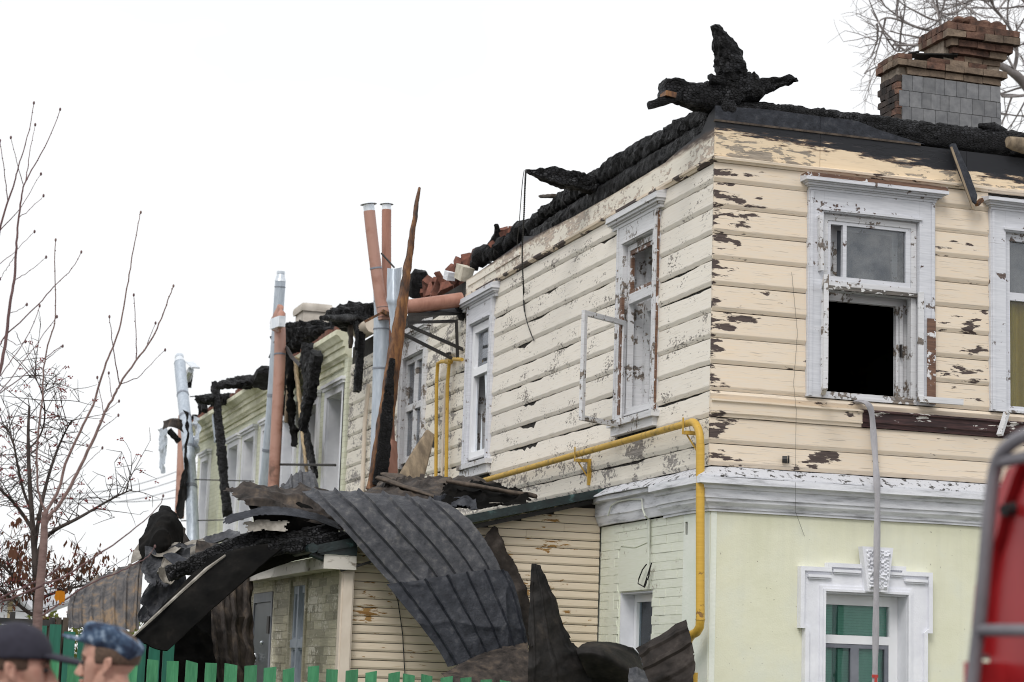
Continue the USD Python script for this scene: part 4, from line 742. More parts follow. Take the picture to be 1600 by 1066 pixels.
for k in range(0, 90, 1): q.tm(trimesh.creation.icosphere(0, 0.011).apply_translation(spl[k]))
part(tc, 'links', q.get(), 'cable_black', kind='stuff'); part(tc, 'strand', MB().tube(spl[:52:4] + np.array([-0.012, 0.02, 0]) + np.linspace(0, 1, 13)[:, None] * np.array([-.03, 0.03, 0]), 0.004, 5).get(), 'cable_black')

# ------------------------------------------------------------------ the long masonry house behind
F = thing('masonry_house', 'long two-storey pale yellow-green brick house behind the timber corner house, its roof burnt off', 'house')
fw_ = [(13.42, 14.40), (15.12, 16.08), (16.75, 17.68), (18.5, 19.3), (20.12, 21.05), (21.65, 22.55), (24.8, 25.55)]
fo = [(a, b, 3.9, 5.62) for a, b in fw_]
fm = part(F, 'wall', extrude('L', wallpoly(13.1, 26.3, 0, 6.06, fo), -0.5, 0.01), 'far_brick')
part(F, 'wall', MB().box((0.5, 26.25, 0), (9, 26.3, 6.4)).box((8.9, 13.1, 0), (9.0, 26.2, 6.4)).get(), 'far_brick')
part(F, 'interior', MB().box((0.5, 13.2, 6.0), (8.8, 26.2, 6.06)).box((1.6, 13.2, 3.3), (1.7, 26.2, 5.98)).box((0.5, 13.2, 3.2), (1.59, 26.2, 3.28)).get(), 'room_dark')
part(F, 'pilaster', extrude('L', sbox(13.1, 0, 13.32, 6.06), 0.011, 0.05), 'far_brick')
for a in (18.05, 23.3): part(F, 'pilaster', extrude('L', sbox(a, 0, a + 0.3, 6.06), 0.011, 0.05), 'far_brick')
FC = [(0.0, 6.065), (0.05, 6.065), (0.06, 6.10), (0.10, 6.12), (0.10, 6.22), (0.13, 6.225), (0.13, 6.30), (0.16, 6.31), (0.20, 6.36), (0.24, 6.38), (0.24, 6.45), (0.0, 6.45)]
part(F, 'cornice', sweep(FC, SL(26.3, 13.1, 0.8) + [stL(13.1)], 0.012, 5), 'far_cornice', smooth=25)
part(F, 'string_course', extrude('L', sbox(13.5, 5.97, 18.0, 6.03), 0.011, 0.04), 'far_cornice')
part(F, 'string_course', extrude('L', sbox(18.4, 5.97, 23.2, 6.03), 0.011, 0.04), 'far_cornice')
rg = np.random.default_rng(21); y = 13.4
while y < 26.2:
    if rg.random() > 0.16: part(F, 'brick', brick_box(-0.20 + rg.random() * 0.05, -0.06, y, y + 0.235, 6.455, 6.455 + 0.07 + 0.05 * rg.random(), rg), 'brick_red')
    y += 0.25
for i, (a, b, c, d) in enumerate(fo):
    q = MB()
    q.tm(extrude('L', sbox(a - .16, c - .1, b + .16, d + .14).difference(sbox(a, c - .2, b, d)), 0.011, 0.05))
    wn = part(F, 'window', q.get(), 'plaster_white')
    part(wn, 'hood', MB().fbox('L', (a - .2, b + .2), (0.02, 0.11), (d + .145, d + .19)).fbox('L', (a - .18, b + .18), (0.02, 0.085), (d + .10, d + .144)).get(), 'plaster_white')
    part(wn, 'reveal', MB().fbox('L', (a, a + .012), (-.3, 0.012), (c, d)).fbox('L', (b - .012, b), (-.3, 0.012), (c, d)).fbox('L', (a + .013, b - .013), (-.3, 0.012), (d - .012, d)).get(), 'plaster_white')
    if i in (0, 1): part(wn, 'frame', extrude('L', sbox(a + .013, c, b - .013, d - .013).difference(unary_union([sbox(a + .1, c + .1, b - .1, d - .6), sbox(a + .1, d - .5, b - .1, d - .1)])), -.30, -.24), 'door_frame_grey' if i == 1 else 'trim_worn')
    else:
        part(wn, 'frame', ring('L', a + .013, b - .013, c, d - .013, .09, -.30, -.22), 'upvc'); part(wn, 'pane', MB().fbox('L', (a + .1, b - .1), (-.28, -.275), (c + .1, d - .1)).get(), 'glass')
        part(wn, 'mullion', MB().fbox('L', ((a + b) / 2 - .03, (a + b) / 2 + .03), (-.27, -.21), (c + .09, d - .1)).get(), 'upvc')
for k, (yy, cc) in enumerate(((24.2, 'trim_white'), (24.0, 'terracotta'))):
    pass
fc = PY(495, 500, 21.0)
k1 = PY(470, 474, 21.0); k2 = PY(520, 474, 21.0); kb = PY(495, 530, 21.0)[2]
chf = part(F, 'chimney', MB().box((k1[0] + .06, 21.0, kb - 1.0), (k2[0] - .05, 21.7, k1[2] - .12)).get(), 'chimney_plaster', label='plastered white chimney of the long house')
part(chf, 'cap', sweep([(0.0, k1[2] - .12), (0.035, k1[2] - .13), (0.05, k1[2] - .05), (0.03, k1[2] + 0.01), (-0.05, k1[2] + .03), (-0.06, k1[2] - .12)], [lambda n: (k1[0] + .06 - n, 21.75), lambda n: (k1[0] + .06 - n, 21.0 - n), lambda n: (k2[0] - .05 + n, 21.0 - n), lambda n: (k2[0] - .05 + n, 21.75)]), 'chimney_plaster', smooth=30)
part(chf, 'cap_slab', MB().box((k1[0] + .07, 21.01, k1[2] - .1), (k2[0] - .06, 21.7, k1[2] + .02)).get(), 'chimney_plaster')

# ------------------------------------------------------------------ the porch in the corner of the two
P = thing('porch', 'low board and brick porch against the side wall, half buried under fallen sheets', 'porch', (0, 0, 0))
gt = lambda x: 3.33 + 0.245 * x                                    # roof underside along the gable
gab = part(P, 'gable_wall', extrude('G', Polygon([(-2.38, 0.3), (-0.03, 0.3), (-0.03, gt(-0.03) - 0.02), (-2.38, gt(-2.38) - 0.02)]), -0.08, 0.0), 'sheathing')
z = 1.20; sd = 900; rb = random.Random(4)
while z < 3.33:
    u0, u1 = -2.355, -0.012; zt_ = z + 0.0775
    if zt_ > gt(u0): u0 = max(u0, (zt_ - 3.33) / 0.245)
    if u1 - u0 > 0.15:
        sd += 1; jo = [u0, u1] if rb.random() > .3 else [u0, u0 + (u1 - u0) * rb.uniform(.3, .7), u1]
        for a, b in zip(jo[:-1], jo[1:]): part(gab, 'board', board('G', a + .001, b - .001, z, zt_, seg=0.5, wob=0.0012, seed=sd, scale=0.5), 'cream_porch', smooth=30)
    z = zt_
part(P, 'corner_post', MB().box((-2.475, 2.50, 0), (-2.36, 2.60, 2.62)).box((-2.46, 2.485, 0), (-2.375, 2.4995, 2.5)).get(), 'post_beige')
aw = [(4.28, 4.97, 1.0, 2.46), (5.93, 6.98, 0.2, 2.44)]
an = part(P, 'front_wall', extrude('A', wallpoly(2.601, 7.36, 0, 2.62, aw), -0.1, 0.006), 'mortar_pale')
rw = 0; z = 1.30; rg = np.random.default_rng(31)
while z < 2.58:
    y = 2.62 + (0.0 if rw % 2 else -0.16)
    while y < 7.3:
        a, b = max(y, 2.62), min(y + 0.32 - 0.006, 7.33); y += 0.32
        if b - a < 0.05: continue
        p = sbox(a, z, b, min(z + 0.074, 2.60))
        for o in aw: p = p.difference(sbox(o[0] - .07, o[2], o[1] + .07, o[3] + .03))
        for g in getattr(p, 'geoms', [p]):
            if g.area > 0.002: part(an, 'brick', extrude('A', g, 0.0065, 0.0095 + rg.random() * 0.005), 'stain_brick')
    z += 0.08; rw += 1
pw = part(P, 'window', MB().fbox('A', (4.22, 4.278), (0.001, 0.03), (1.0, 2.52)).fbox('A', (4.972, 5.03), (0.001, 0.03), (1.0, 2.52)).get(), 'stain_brick', label='narrow blue-grey window')
part(pw, 'frame', extrude('A', sbox(4.281, 1.0, 4.969, 2.458).difference(unary_union([sbox(4.36, 1.95, 4.58, 2.38), sbox(4.67, 1.95, 4.90, 2.38), sbox(4.36, 1.1, 4.58, 1.83), sbox(4.67, 1.1, 4.90, 1.83)])), -.06, -.01), 'window_bluegrey')
part(pw, 'glazing_bar', MB().fbox('A', (4.59, 4.66), (-0.009, 0.02), (1.0, 2.45)).fbox('A', (4.3, 4.589), (-.009, .012), (1.85, 1.93)).fbox('A', (4.661, 4.95), (-.009, .012), (1.85, 1.93)).get(), 'window_bluegrey')
for a, b, mt in ((4.36, 4.58, 'glass'), (4.67, 4.90, 'glass')): part(pw, 'pane', MB().fbox('A', (a, b), (-.045, -.041), (1.1, 2.38)).get(), mt)
part(pw, 'lining', MB().fbox('A', (4.3, 4.95), (-.095, -.09), (1.0, 2.44)).get(), 'window_bluegrey')
pd = part(P, 'door', MB().fbox('A', (6.02, 6.93), (-.05, -.005), (0.3, 2.33)).fbox('A', (6.035, 6.915), (-.0045, 0.004), (0.35, 2.315)).get(), 'door_steel', label='dark steel door')
part(pd, 'door_frame', MB().fbox('A', (5.94, 6.015), (-.05, .015), (.3, 2.435)).fbox('A', (6.935, 6.97), (-.05, .015), (.3, 2.435)).fbox('A', (6.016, 6.934), (-.05, .015), (2.335, 2.435)).get(), 'door_frame_grey')
part(pd, 'peephole', trimesh.creation.icosphere(2, 0.02).apply_translation(PX(409, 1004, -2.40)), 'tin_bright', smooth=True); part(pd, 'handle', MB().tube([PX(398, 1022, -2.43), PX(398.5, 1034, -2.43)], 0.02, 8).get(), 'tin_bright', smooth=50)
part(pd, 'hinge_plate', MB().fbox('A', (5.99, 6.10), (0.0155, 0.03), (2.0, 2.18)).get(), 'steel_black')
part(P, 'fascia', MB().box((-2.66, 2.42, 2.53), (-2.63, 7.3, 2.645)).box((-2.629, 2.44, 2.535), (-2.48, 7.25, 2.55)).get(), 'fascia_white')
slab = [(-2.72, 2.40, gt(-2.72) + 0.01), (-0.03, 2.40, gt(-.03) + 0.01), (-0.03, 7.4, gt(-.03) + 0.01), (-2.72, 7.4, gt(-2.72) + 0.01)]
v = slab + [(a, b, c + 0.035) for a, b, c in slab]
part(P, 'eave_block', MB().box((-2.664, 2.402, 2.528), (-2.37, 2.418, 2.652)).get(), 'fascia_white')
part(P, 'eave_board', MB().box((-2.71, 2.385, 2.648), (-2.665, 7.3, 2.735)).box((-2.66, 2.39, 2.655), (-2.37, 2.43, 2.75)).get(), 'teal_metal')
rf = part(P, 'roof', MB().add(v, [[0, 3, 2, 1], [4, 5, 6, 7], [0, 1, 5, 4], [1, 2, 6, 5], [2, 3, 7, 6], [3, 0, 4, 7]]).get(), 'teal_metal')
part(rf, 'verge_strip', MB().bar((-2.74, 2.385, gt(-2.74) + 0.035), (-0.02, 2.385, gt(-.02) + 0.035), 0.03, 0.075).get(), 'teal_metal')
part(rf, 'verge_board', MB().bar((-1.9, 2.47, gt(-1.9) - 0.05), (-0.05, 2.47, gt(-.05) - 0.03), 0.02, 0.04).get(), 'steel_black')
part(P, 'gutter', MB().tube([(-2.78, 2.35, 2.70), (-2.78, 4.6, 2.70)], 0.045, 8).tube([(-2.78, 2.45, 2.66), (-2.6, 2.45, 2.60)], .03, 6).get(), 'teal_metal', smooth=40)
part(P, 'corner_pipe', MB().tube([(-2.47, 7.36, 0.2), (-2.47, 7.36, 2.56)], 0.04, 8).get(), 'post_beige', smooth=40)
part(P, 'wire', MB().tube([PY(609, 905, 2.55), PY(622, 940, 2.55), PY(629, 990, 2.55), PY(633, 1060, 2.55)], 0.005, 5).get(), 'cable_black')
solo('hanging_rod', MB().tube([PY(532, 892, 2.44), PY(580, 878, 2.40)], 0.012, 6).get(), 'cable_black', 'thin black rod sticking out of the porch corner below the gutter', 'rod', 40)
#MARK_DEBRIS
# ------------------------------------------------------------------ fallen roof sheets and burnt timber
def spl2(net, nu, nv):
    """net: rows x columns of points, blended smoothly to nv x nu"""
    net = np.asarray(net, float); r, c = net.shape[:2]
    a = make_interp_spline(np.linspace(0, 1, c), net, min(3, c - 1), axis=1)(np.linspace(0, 1, nu))
    return make_interp_spline(np.linspace(0, 1, r), a, min(3, r - 1), axis=0)(np.linspace(0, 1, nv))
def sheet(net, nu=48, nv=60, ribs=0, rib_h=0.022, rib_dir='u', crumple=0.02, cscale=3.0, seed=1, rag=0.0, thick=0.004, rib_w=0.16, bottom=0.0, sides=0.0):
    """a bent steel sheet through the net (rows run down, columns across); ribs stand proud, edges may be ragged"""
    S = spl2(net, nu, nv); du = np.gradient(S, axis=1); dv = np.gradient(S, axis=0); n = np.cross(du, dv); n /= np.linalg.norm(n, axis=-1, keepdims=True) + 1e-9
    if (n.reshape(-1, 3).mean(0) @ (CAM - S.reshape(-1, 3).mean(0))) < 0: n = -n
    U, V = np.meshgrid(np.linspace(0, 1, nu), np.linspace(0, 1, nv)); w = U if rib_dir == 'u' else V
    h = np.zeros_like(U)
    if ribs:
        ph = (w * ribs + 0.03 * np.sin(V * 5 + seed)) % 1.0; h += rib_h * np.clip((rib_w - np.abs(ph - 0.5)) / 0.03, 0, 1)
    h += crumple * 2 * (fbm(S * cscale, 4, seed) - 0.5) + crumple * 0.8 * np.abs(fbm(S * cscale * 2.2 + 9, 3, seed + 3) - 0.5)
    h += crumple * 0.8 * (1 - np.abs(2 * noise(S * cscale * 1.3 + seed, seed) - 1)) ** 4
    T = S + n * h[..., None]; Bk = T - n * thick
    keep = np.ones((nv - 1, nu - 1), bool)
    if rag or bottom or sides:
        uc, vc = (U[:-1, :-1] + U[1:, 1:]) / 2, (V[:-1, :-1] + V[1:, 1:]) / 2; k1 = fbm(np.stack([uc * 9, vc * 9, uc * 0 + seed], -1), 4, seed)
        if rag: keep &= np.minimum(np.minimum(uc, 1 - uc), np.minimum(vc, 1 - vc)) > rag * k1
        if bottom: keep &= 1 - vc > bottom * k1
        if sides: keep &= np.minimum(uc, 1 - uc) > sides * k1
    i = np.arange(nu * nv).reshape(nv, nu); N = nu * nv
    q = np.stack([i[:-1, :-1], i[:-1, 1:], i[1:, 1:], i[1:, :-1]], -1)[keep]
    e = np.vstack([q[:, [0, 1]], q[:, [1, 2]], q[:, [2, 3]], q[:, [3, 0]]]); key = np.sort(e, 1); _, inv, cnt = np.unique(key, axis=0, return_inverse=True, return_counts=True)
    be = e[cnt[inv.ravel()] == 1]
    f = np.vstack([q[:, ::-1], q + N, np.stack([be[:, 0], be[:, 1], be[:, 1] + N, be[:, 0] + N], 1)])
    m = MB().add(np.vstack([T.reshape(-1, 3), Bk.reshape(-1, 3)]), f).get(); m.remove_unreferenced_vertices(); m.fix_normals(); return m
def N(rows):
    """rows of (px, py, y): places of the photograph on planes y = const"""
    return [[PY(*p) for p in r] for r in rows]
def dev(net, d):                                                   # the same net shifted by d
    return (np.asarray(net) + np.asarray(d)).tolist()

# the big curtain of roofing, two overlapping lengths
big = thing('roof_sheet', 'big ribbed grey roof sheet draped over the porch like a curtain', 'roof sheet')
nets = N([[(470, 768, 2.6), (545, 770, 2.6), (625, 776, 2.55), (700, 786, 2.45)],
          [(506, 801, 2.33), (585, 806, 2.31), (665, 812, 2.29), (735, 812, 2.26)],
          [(560, 858, 2.22), (640, 862, 2.2), (712, 862, 2.18), (764, 850, 2.17)],
          [(622, 930, 2.14), (690, 930, 2.12), (748, 925, 2.1), (790, 905, 2.1)]])
part(big, 'sheet', sheet(nets, 210, 80, ribs=6.4, rib_h=0.03, crumple=0.024, cscale=2.4, seed=4, sides=0.02, rib_w=0.055), 'sheet_grey', smooth=35)
netl = N([[(604, 913, 2.10), (680, 903, 2.08), (740, 893, 2.06), (792, 893, 2.06)],
          [(640, 958, 2.03), (706, 950, 2.0), (760, 940, 1.98), (808, 930, 2.0)],
          [(676, 1003, 1.98), (732, 995, 1.93), (780, 985, 1.92), (817, 972, 1.95)],
          [(700, 1044, 1.95), (752, 1032, 1.9), (792, 1020, 1.9), (826, 1008, 1.93)]])
part(big, 'sheet', sheet(netl, 200, 70, ribs=5.8, rib_h=0.03, crumple=0.022, cscale=2.4, seed=9, bottom=0.03, rib_w=0.055), 'sheet_blue', smooth=35)
def S(label, rows, mat_, cat='roof sheet', name='roof_sheet', **kw):
    return solo(name, sheet(N(rows), **kw), mat_, label, cat, smooth=35)
# heap on the porch roof
S('long dark sheet with scalloped left end on top of the heap', [[(344, 768, 3.0), (400, 757, 3.1), (470, 764, 3.2), (560, 775, 3.2)], [(360, 782, 2.85), (420, 778, 2.85), (490, 790, 2.9), (560, 800, 2.9)], [(385, 796, 2.75), (430, 802, 2.75), (500, 825, 2.75), (570, 850, 2.75)]], 'sheet_brown', nu=60, nv=26, crumple=0.06, cscale=4, seed=2, rag=0.12)
S('dark underside sheet sagging beneath the scalloped one', [[(388, 790, 2.80), (440, 786, 2.9), (520, 800, 2.9)], [(395, 812, 2.72), (450, 815, 2.75), (530, 838, 2.75)], [(400, 832, 2.85), (460, 842, 2.85), (540, 856, 2.85)]], 'soot_sheet', nu=40, nv=26, crumple=0.04, seed=5)
S('grey strip of sheet with a ragged pale edge below the scalloped sheet', [[(346, 816, 2.68), (400, 796, 2.7), (470, 798, 2.7), (535, 822, 2.66)], [(345, 824, 2.60), (405, 808, 2.58), (470, 810, 2.6), (535, 832, 2.6)]], 'sheet_blue', nu=44, nv=12, crumple=0.02, seed=6, rag=0.08)
S('pale torn strip of sheet lying under the grey strip', [[(374, 816, 2.66), (410, 811, 2.66), (460, 814, 2.66)], [(380, 834, 2.62), (415, 832, 2.62), (452, 836, 2.62)]], 'sheet_pale', nu=30, nv=12, crumple=0.03, seed=16, rag=0.22)
S('pale ribbed sheet leaning against the far wall behind the heap', [[(438, 770, 4.6), (462, 742, 5.0), (492, 740, 5.2)], [(430, 792, 4.2), (462, 775, 4.4), (500, 772, 4.6)]], 'sheet_grey', nu=40, nv=20, ribs=4, rib_h=0.03, crumple=0.02, seed=7)
S('dark sheet lying flat on the porch roof behind the big curtain sheet', [[(560, 776, 3.4), (640, 748, 4.2), (715, 752, 4.2), (805, 763, 3.3)], [(565, 786, 3.1), (640, 768, 3.4), (720, 768, 3.4), (800, 776, 3.0)], [(600, 800, 2.9), (660, 790, 2.95), (730, 796, 2.95), (800, 790, 2.7)]], 'sheet_brown', nu=60, nv=30, crumple=0.07, cscale=3.2, seed=8, rag=0.10)
S('black buckled sheet over the porch gable with a ragged right end', [[(690, 760, 3.2), (750, 755, 3.3), (835, 775, 2.7)], [(680, 785, 2.75), (750, 780, 2.8), (838, 781, 2.5)], [(700, 806, 2.55), (760, 800, 2.55), (830, 787, 2.42)]], 'soot_sheet', nu=50, nv=26, crumple=0.07, cscale=4, seed=12, rag=0.14)
S('small pale torn sheet on the porch roof edge', [[(758, 781, 2.9), (785, 770, 3.0), (808, 785, 2.8)], [(755, 795, 2.6), (785, 793, 2.6), (806, 792, 2.6)]], 'sheet_pale', nu=24, nv=16, crumple=0.05, seed=13, rag=0.25)
S('glinting black tar sheet next to the crest of the curtain sheet', [[(672, 776, 2.8), (710, 778, 2.8), (745, 788, 2.7)], [(668, 788, 2.6), (712, 797, 2.6), (752, 800, 2.5)]], 'sheet_blue', nu=30, nv=16, crumple=0.06, cscale=6, seed=14, rag=0.15)
for a, b, c, l, mt in (((596, 748, 3.6), (720, 790, 2.9), (.09, .02), 'brown plank lying across the heap behind the curtain sheet', 'wood_brown'), ((612, 742, 4.4), (662, 768, 3.8), (.13, .02), 'dark singed plank end at the foot of the leaning plank', 'wood_brown'),
                        ((700, 752, 3.0), (838, 776, 2.6), (.06, .02), 'long thin charred plank along the porch roof edge', 'wood_brown'), ((660, 772, 3.2), (700, 748, 3.8), (.08, .02), 'dark plank tilted up behind the curtain crest', 'wood_brown')):
    solo('fallen_plank', charbeam(PY(*a), PY(*b), [(0, c[0], c[1]), (.6, c[0], c[1]), (1, c[0] * .5, c[1])], int(a[0]), 0.8, 10, amp=0.01), mt, l, 'plank', 45)

# the long dark panel sliding off the porch roof and the beams on it
S('long black panel sliding off the porch roof down to the left', [[(328, 872, 2.6), (390, 856, 2.6), (452, 850, 2.6)], [(268, 932, 2.3), (330, 912, 2.3), (388, 902, 2.3)], [(205, 996, 2.0), (238, 1012, 2.0), (262, 1016, 2.0)]], 'soot_sheet', nu=30, nv=60, crumple=0.02, seed=21, thick=0.02)
solo('light_batten', MB().tube([PY(352, 868, 2.5), PY(322, 890, 2.42), PY(280, 928, 2.28), PY(240, 965, 2.08), PY(204, 998, 1.95)], [.010, .017, .014, .014, .01], 6).get(), 'sheet_pale', 'thin pale strip running along the upper edge of the sliding black panel', 'batten', 40)
solo('charred_beam', charbeam(PY(262, 898, 2.9), PY(430, 832, 2.8), [(0, .06, .07), (.5, .08, .085), (1, .08, .08)], 41, 0.7, 26, amp=0.02, blocky=0.025), 'char_any', 'charred beam lying along the heap just above the sliding black panel', 'charred beam', 45)
solo('charred_beam', charbeam(PY(318, 880, 2.75), PY(520, 826, 2.7), [(0, .04, .05), (.5, .08, .07), (1, .08, .06)], 42, 0.7, 26, amp=0.02, blocky=0.025), 'char_any', 'second charred beam in the heap, running into the dark under the sheets', 'charred beam', 45)
solo('charred_beam', charbeam(PY(420, 860, 2.55), PY(545, 838, 2.5), [(0, .05, .05), (.5, .07, .06), (1, .05, .05)], 43, 0.7, 26, amp=0.02, blocky=0.025), 'char_any', 'charred beam just above the green gutter of the porch', 'charred beam', 45)
S('black sooty sheet under the porch eave behind the sliding panel', [[(330, 890, 3.4), (400, 866, 3.0), (545, 838, 2.9)], [(320, 930, 3.6), (400, 896, 3.3), (540, 850, 3.1)]], 'soot_sheet', nu=30, nv=16, crumple=0.03, seed=23)
# curtain of brown sheets under it
S('brown ribbed sheet standing upright left of the porch door', [[(312, 915, 5.6), (350, 905, 5.8), (392, 898, 6.0)], [(322, 985, 5.3), (356, 985, 5.5), (393, 985, 5.8)], [(335, 1068, 5.0), (362, 1068, 5.2), (394, 1068, 5.6)]], 'sheet_brown', nu=50, nv=40, ribs=4, rib_h=0.03, crumple=0.04, seed=24)
S('black scorched sheet in the gap below the sliding panel', [[(225, 940, 5.0), (275, 930, 5.0), (330, 930, 5.2)], [(225, 1000, 4.6), (275, 1000, 4.6), (330, 1010, 4.8)], [(225, 1075, 4.4), (275, 1075, 4.4), (345, 1075, 4.6)]], 'soot_sheet', nu=36, nv=36, crumple=0.05, seed=25)
# left heap
S('broad ribbed sheet with rusty and blue-grey scorch marks, leftmost of the heap', [[(112, 930, 4.3), (150, 905, 4.5), (190, 890, 4.5), (228, 868, 4.4)], [(104, 958, 4.0), (140, 945, 4.1), (182, 930, 4.1), (222, 915, 4.1)], [(108, 985, 3.8), (140, 985, 3.8), (180, 988, 3.8), (216, 990, 3.8)]], 'sheet_rust', nu=70, nv=44, ribs=7, rib_h=0.016, crumple=0.025, seed=31, bottom=0.03)
S('crumpled grey sheet between the rusty ribbed sheet and the sliding panel', [[(222, 866, 4.15), (260, 862, 4.2), (306, 858, 4.2)], [(215, 940, 3.7), (255, 935, 3.9), (285, 930, 3.8)], [(216, 990, 3.5), (245, 985, 3.5), (262, 975, 3.5)]], 'sheet_grey', nu=50, nv=44, crumple=0.15, cscale=3.0, seed=32)
S('pale tan sheet folded over the top of the left heap', [[(236, 846, 4.3), (262, 850, 4.4), (283, 850, 4.4)], [(234, 866, 4.0), (258, 868, 4.0), (284, 862, 4.0)]], 'sheet_pale', nu=24, nv=20, crumple=0.05, seed=33)
S('black hood-like sheet bulging up at the back of the left heap', [[(250, 800, 5.2), (258, 797, 5.3), (266, 802, 5.2)], [(232, 826, 4.7), (258, 815, 4.4), (282, 826, 4.8)], [(222, 848, 4.5), (255, 850, 4.1), (284, 846, 4.7)], [(216, 870, 4.5), (255, 875, 4.1), (296, 870, 4.8)]], 'soot_sheet', nu=40, nv=40, crumple=0.05, seed=34)
S('greyish brown folded sheet on the right flank of the black hood', [[(268, 805, 5.3), (278, 815, 5.4)], [(278, 838, 4.8), (292, 845, 5.0)], [(282, 866, 4.6), (302, 866, 4.8)]], 'sheet_brown', nu=24, nv=30, crumple=0.04, seed=35)
S('greenish light sheet edge peeping out left of the black hood', [[(222, 842, 4.6), (228, 840, 4.6)], [(208, 868, 4.4), (222, 862, 4.4)], [(205, 882, 4.3), (222, 874, 4.3)]], 'sheet_pale', nu=12, nv=20, crumple=0.02, seed=36)
S('whitish crushed sheet on top of the crumpled grey one', [[(248, 890, 3.85), (264, 878, 3.9), (282, 888, 3.85)], [(244, 904, 3.7), (262, 910, 3.65), (280, 904, 3.7)]], 'sheet_pale', nu=24, nv=20, crumple=0.12, cscale=5, seed=37)
S('dark slate-grey strip lying diagonally over the left heap', [[(254, 868, 3.7), (268, 864, 3.75)], [(275, 886, 3.6), (292, 876, 3.65)], [(288, 894, 3.5), (304, 886, 3.5)]], 'sheet_blue', nu=16, nv=26, crumple=0.02, seed=38)
S('light grey buckled sheet right of the black hood', [[(272, 868, 4.4), (300, 852, 4.5), (338, 838, 4.6)], [(282, 874, 4.1), (305, 868, 4.1), (340, 856, 4.2)]], 'sheet_pale', nu=30, nv=18, crumple=0.06, seed=39)
S('dull brown sheet corner standing up in the heap in front of the far windows', [[(306, 846, 3.6), (330, 850, 3.65), (352, 848, 3.7)], [(304, 872, 3.4), (330, 872, 3.4), (356, 862, 3.5)]], 'sheet_brown', nu=30, nv=20, crumple=0.03, seed=40)
S('grey twisted sheet above the brown corner, below the far windows', [[(318, 848, 4.2), (345, 836, 4.3), (372, 832, 4.3)], [(330, 858, 4.0), (352, 852, 4.0), (378, 846, 4.0)]], 'sheet_grey', nu=26, nv=16, crumple=0.07, seed=41)
S('pale bent strip of sheet slanting up towards the grey strip', [[(365, 852, 3.5), (400, 824, 3.6)], [(382, 856, 3.4), (418, 830, 3.5)]], 'sheet_pale', nu=26, nv=10, crumple=0.02, seed=42)
# right-hand pieces in front of the porch
S('tall black triangular sheet standing on end in front of the porch gable', [[(830, 884, 1.2), (833, 884, 1.2), (836, 890, 1.2)], [(826, 940, 1.1), (845, 938, 1.1), (866, 940, 1.15)], [(823, 1010, 1.0), (858, 1005, 1.0), (902, 1010, 1.1)], [(821, 1090, 0.95), (868, 1090, 0.95), (965, 1090, 1.1)]], 'sheet_dark', nu=40, nv=60, ribs=3, rib_h=0.016, crumple=0.05, seed=51, sides=0.07, rib_w=0.06)
S('brown-black pointed sheet behind the curtain sheet, leaning on the gable boards', [[(771, 826, 2.5), (774, 827, 2.5), (777, 832, 2.5)], [(752, 868, 2.42), (778, 864, 2.4), (797, 868, 2.45)], [(766, 930, 2.36), (798, 925, 2.33), (824, 930, 2.36)], [(780, 1010, 2.28), (812, 1010, 2.25), (842, 1010, 2.28)]], 'sheet_brown2', nu=50, nv=60, crumple=0.06, seed=52, sides=0.08)
S('flat grey-brown sheet lying below the hem of the curtain sheet', [[(690, 1056, 1.6), (760, 1020, 1.9), (824, 1000, 2.0)], [(700, 1075, 1.3), (765, 1065, 1.4), (830, 1050, 1.5)], [(700, 1110, 1.1), (770, 1110, 1.2), (840, 1110, 1.3)]], 'sheet_brown', nu=40, nv=26, crumple=0.03, seed=53)
S('curled black sheet with a shiny inner fold at the bottom, right of the tall triangle', [[(905, 1014, 1.3), (945, 1003, 1.3), (985, 1012, 1.3), (1000, 1030, 1.3)], [(902, 1020, 0.8), (945, 1022, 0.7), (985, 1040, 0.75), (1010, 1058, 0.8)], [(912, 1042, 0.9), (950, 1050, 0.85), (990, 1068, 0.8), (1030, 1085, 0.8)], [(930, 1085, 1.1), (960, 1090, 1.1), (1000, 1095, 1.1), (1040, 1100, 1.1)]], 'sheet_dark', nu=50, nv=44, crumple=0.02, seed=54)
S('dark ribbed sheet leaning on the wall corner under the yellow gas pipe', [[(994, 1016, 0.15), (1030, 992, -0.05), (1074, 967, -0.2)], [(1004, 1042, -0.1), (1040, 1022, -0.25), (1082, 998, -0.35)], [(1016, 1075, -0.25), (1052, 1058, -0.35), (1088, 1034, -0.45)], [(1030, 1110, -0.35), (1060, 1100, -0.45), (1086, 1080, -0.5)]], 'sheet_brown2', nu=50, nv=44, ribs=4, rib_h=0.02, rib_dir='v', crumple=0.025, seed=55, sides=0.05)
S('dark sheet lying low between the curled sheet and the wall corner', [[(985, 1048, 0.6), (1010, 1050, 0.5), (1034, 1070, 0.4)], [(980, 1095, 0.4), (1010, 1095, 0.3), (1045, 1100, 0.2)]], 'sheet_grey', nu=30, nv=20, crumple=0.05, seed=56)

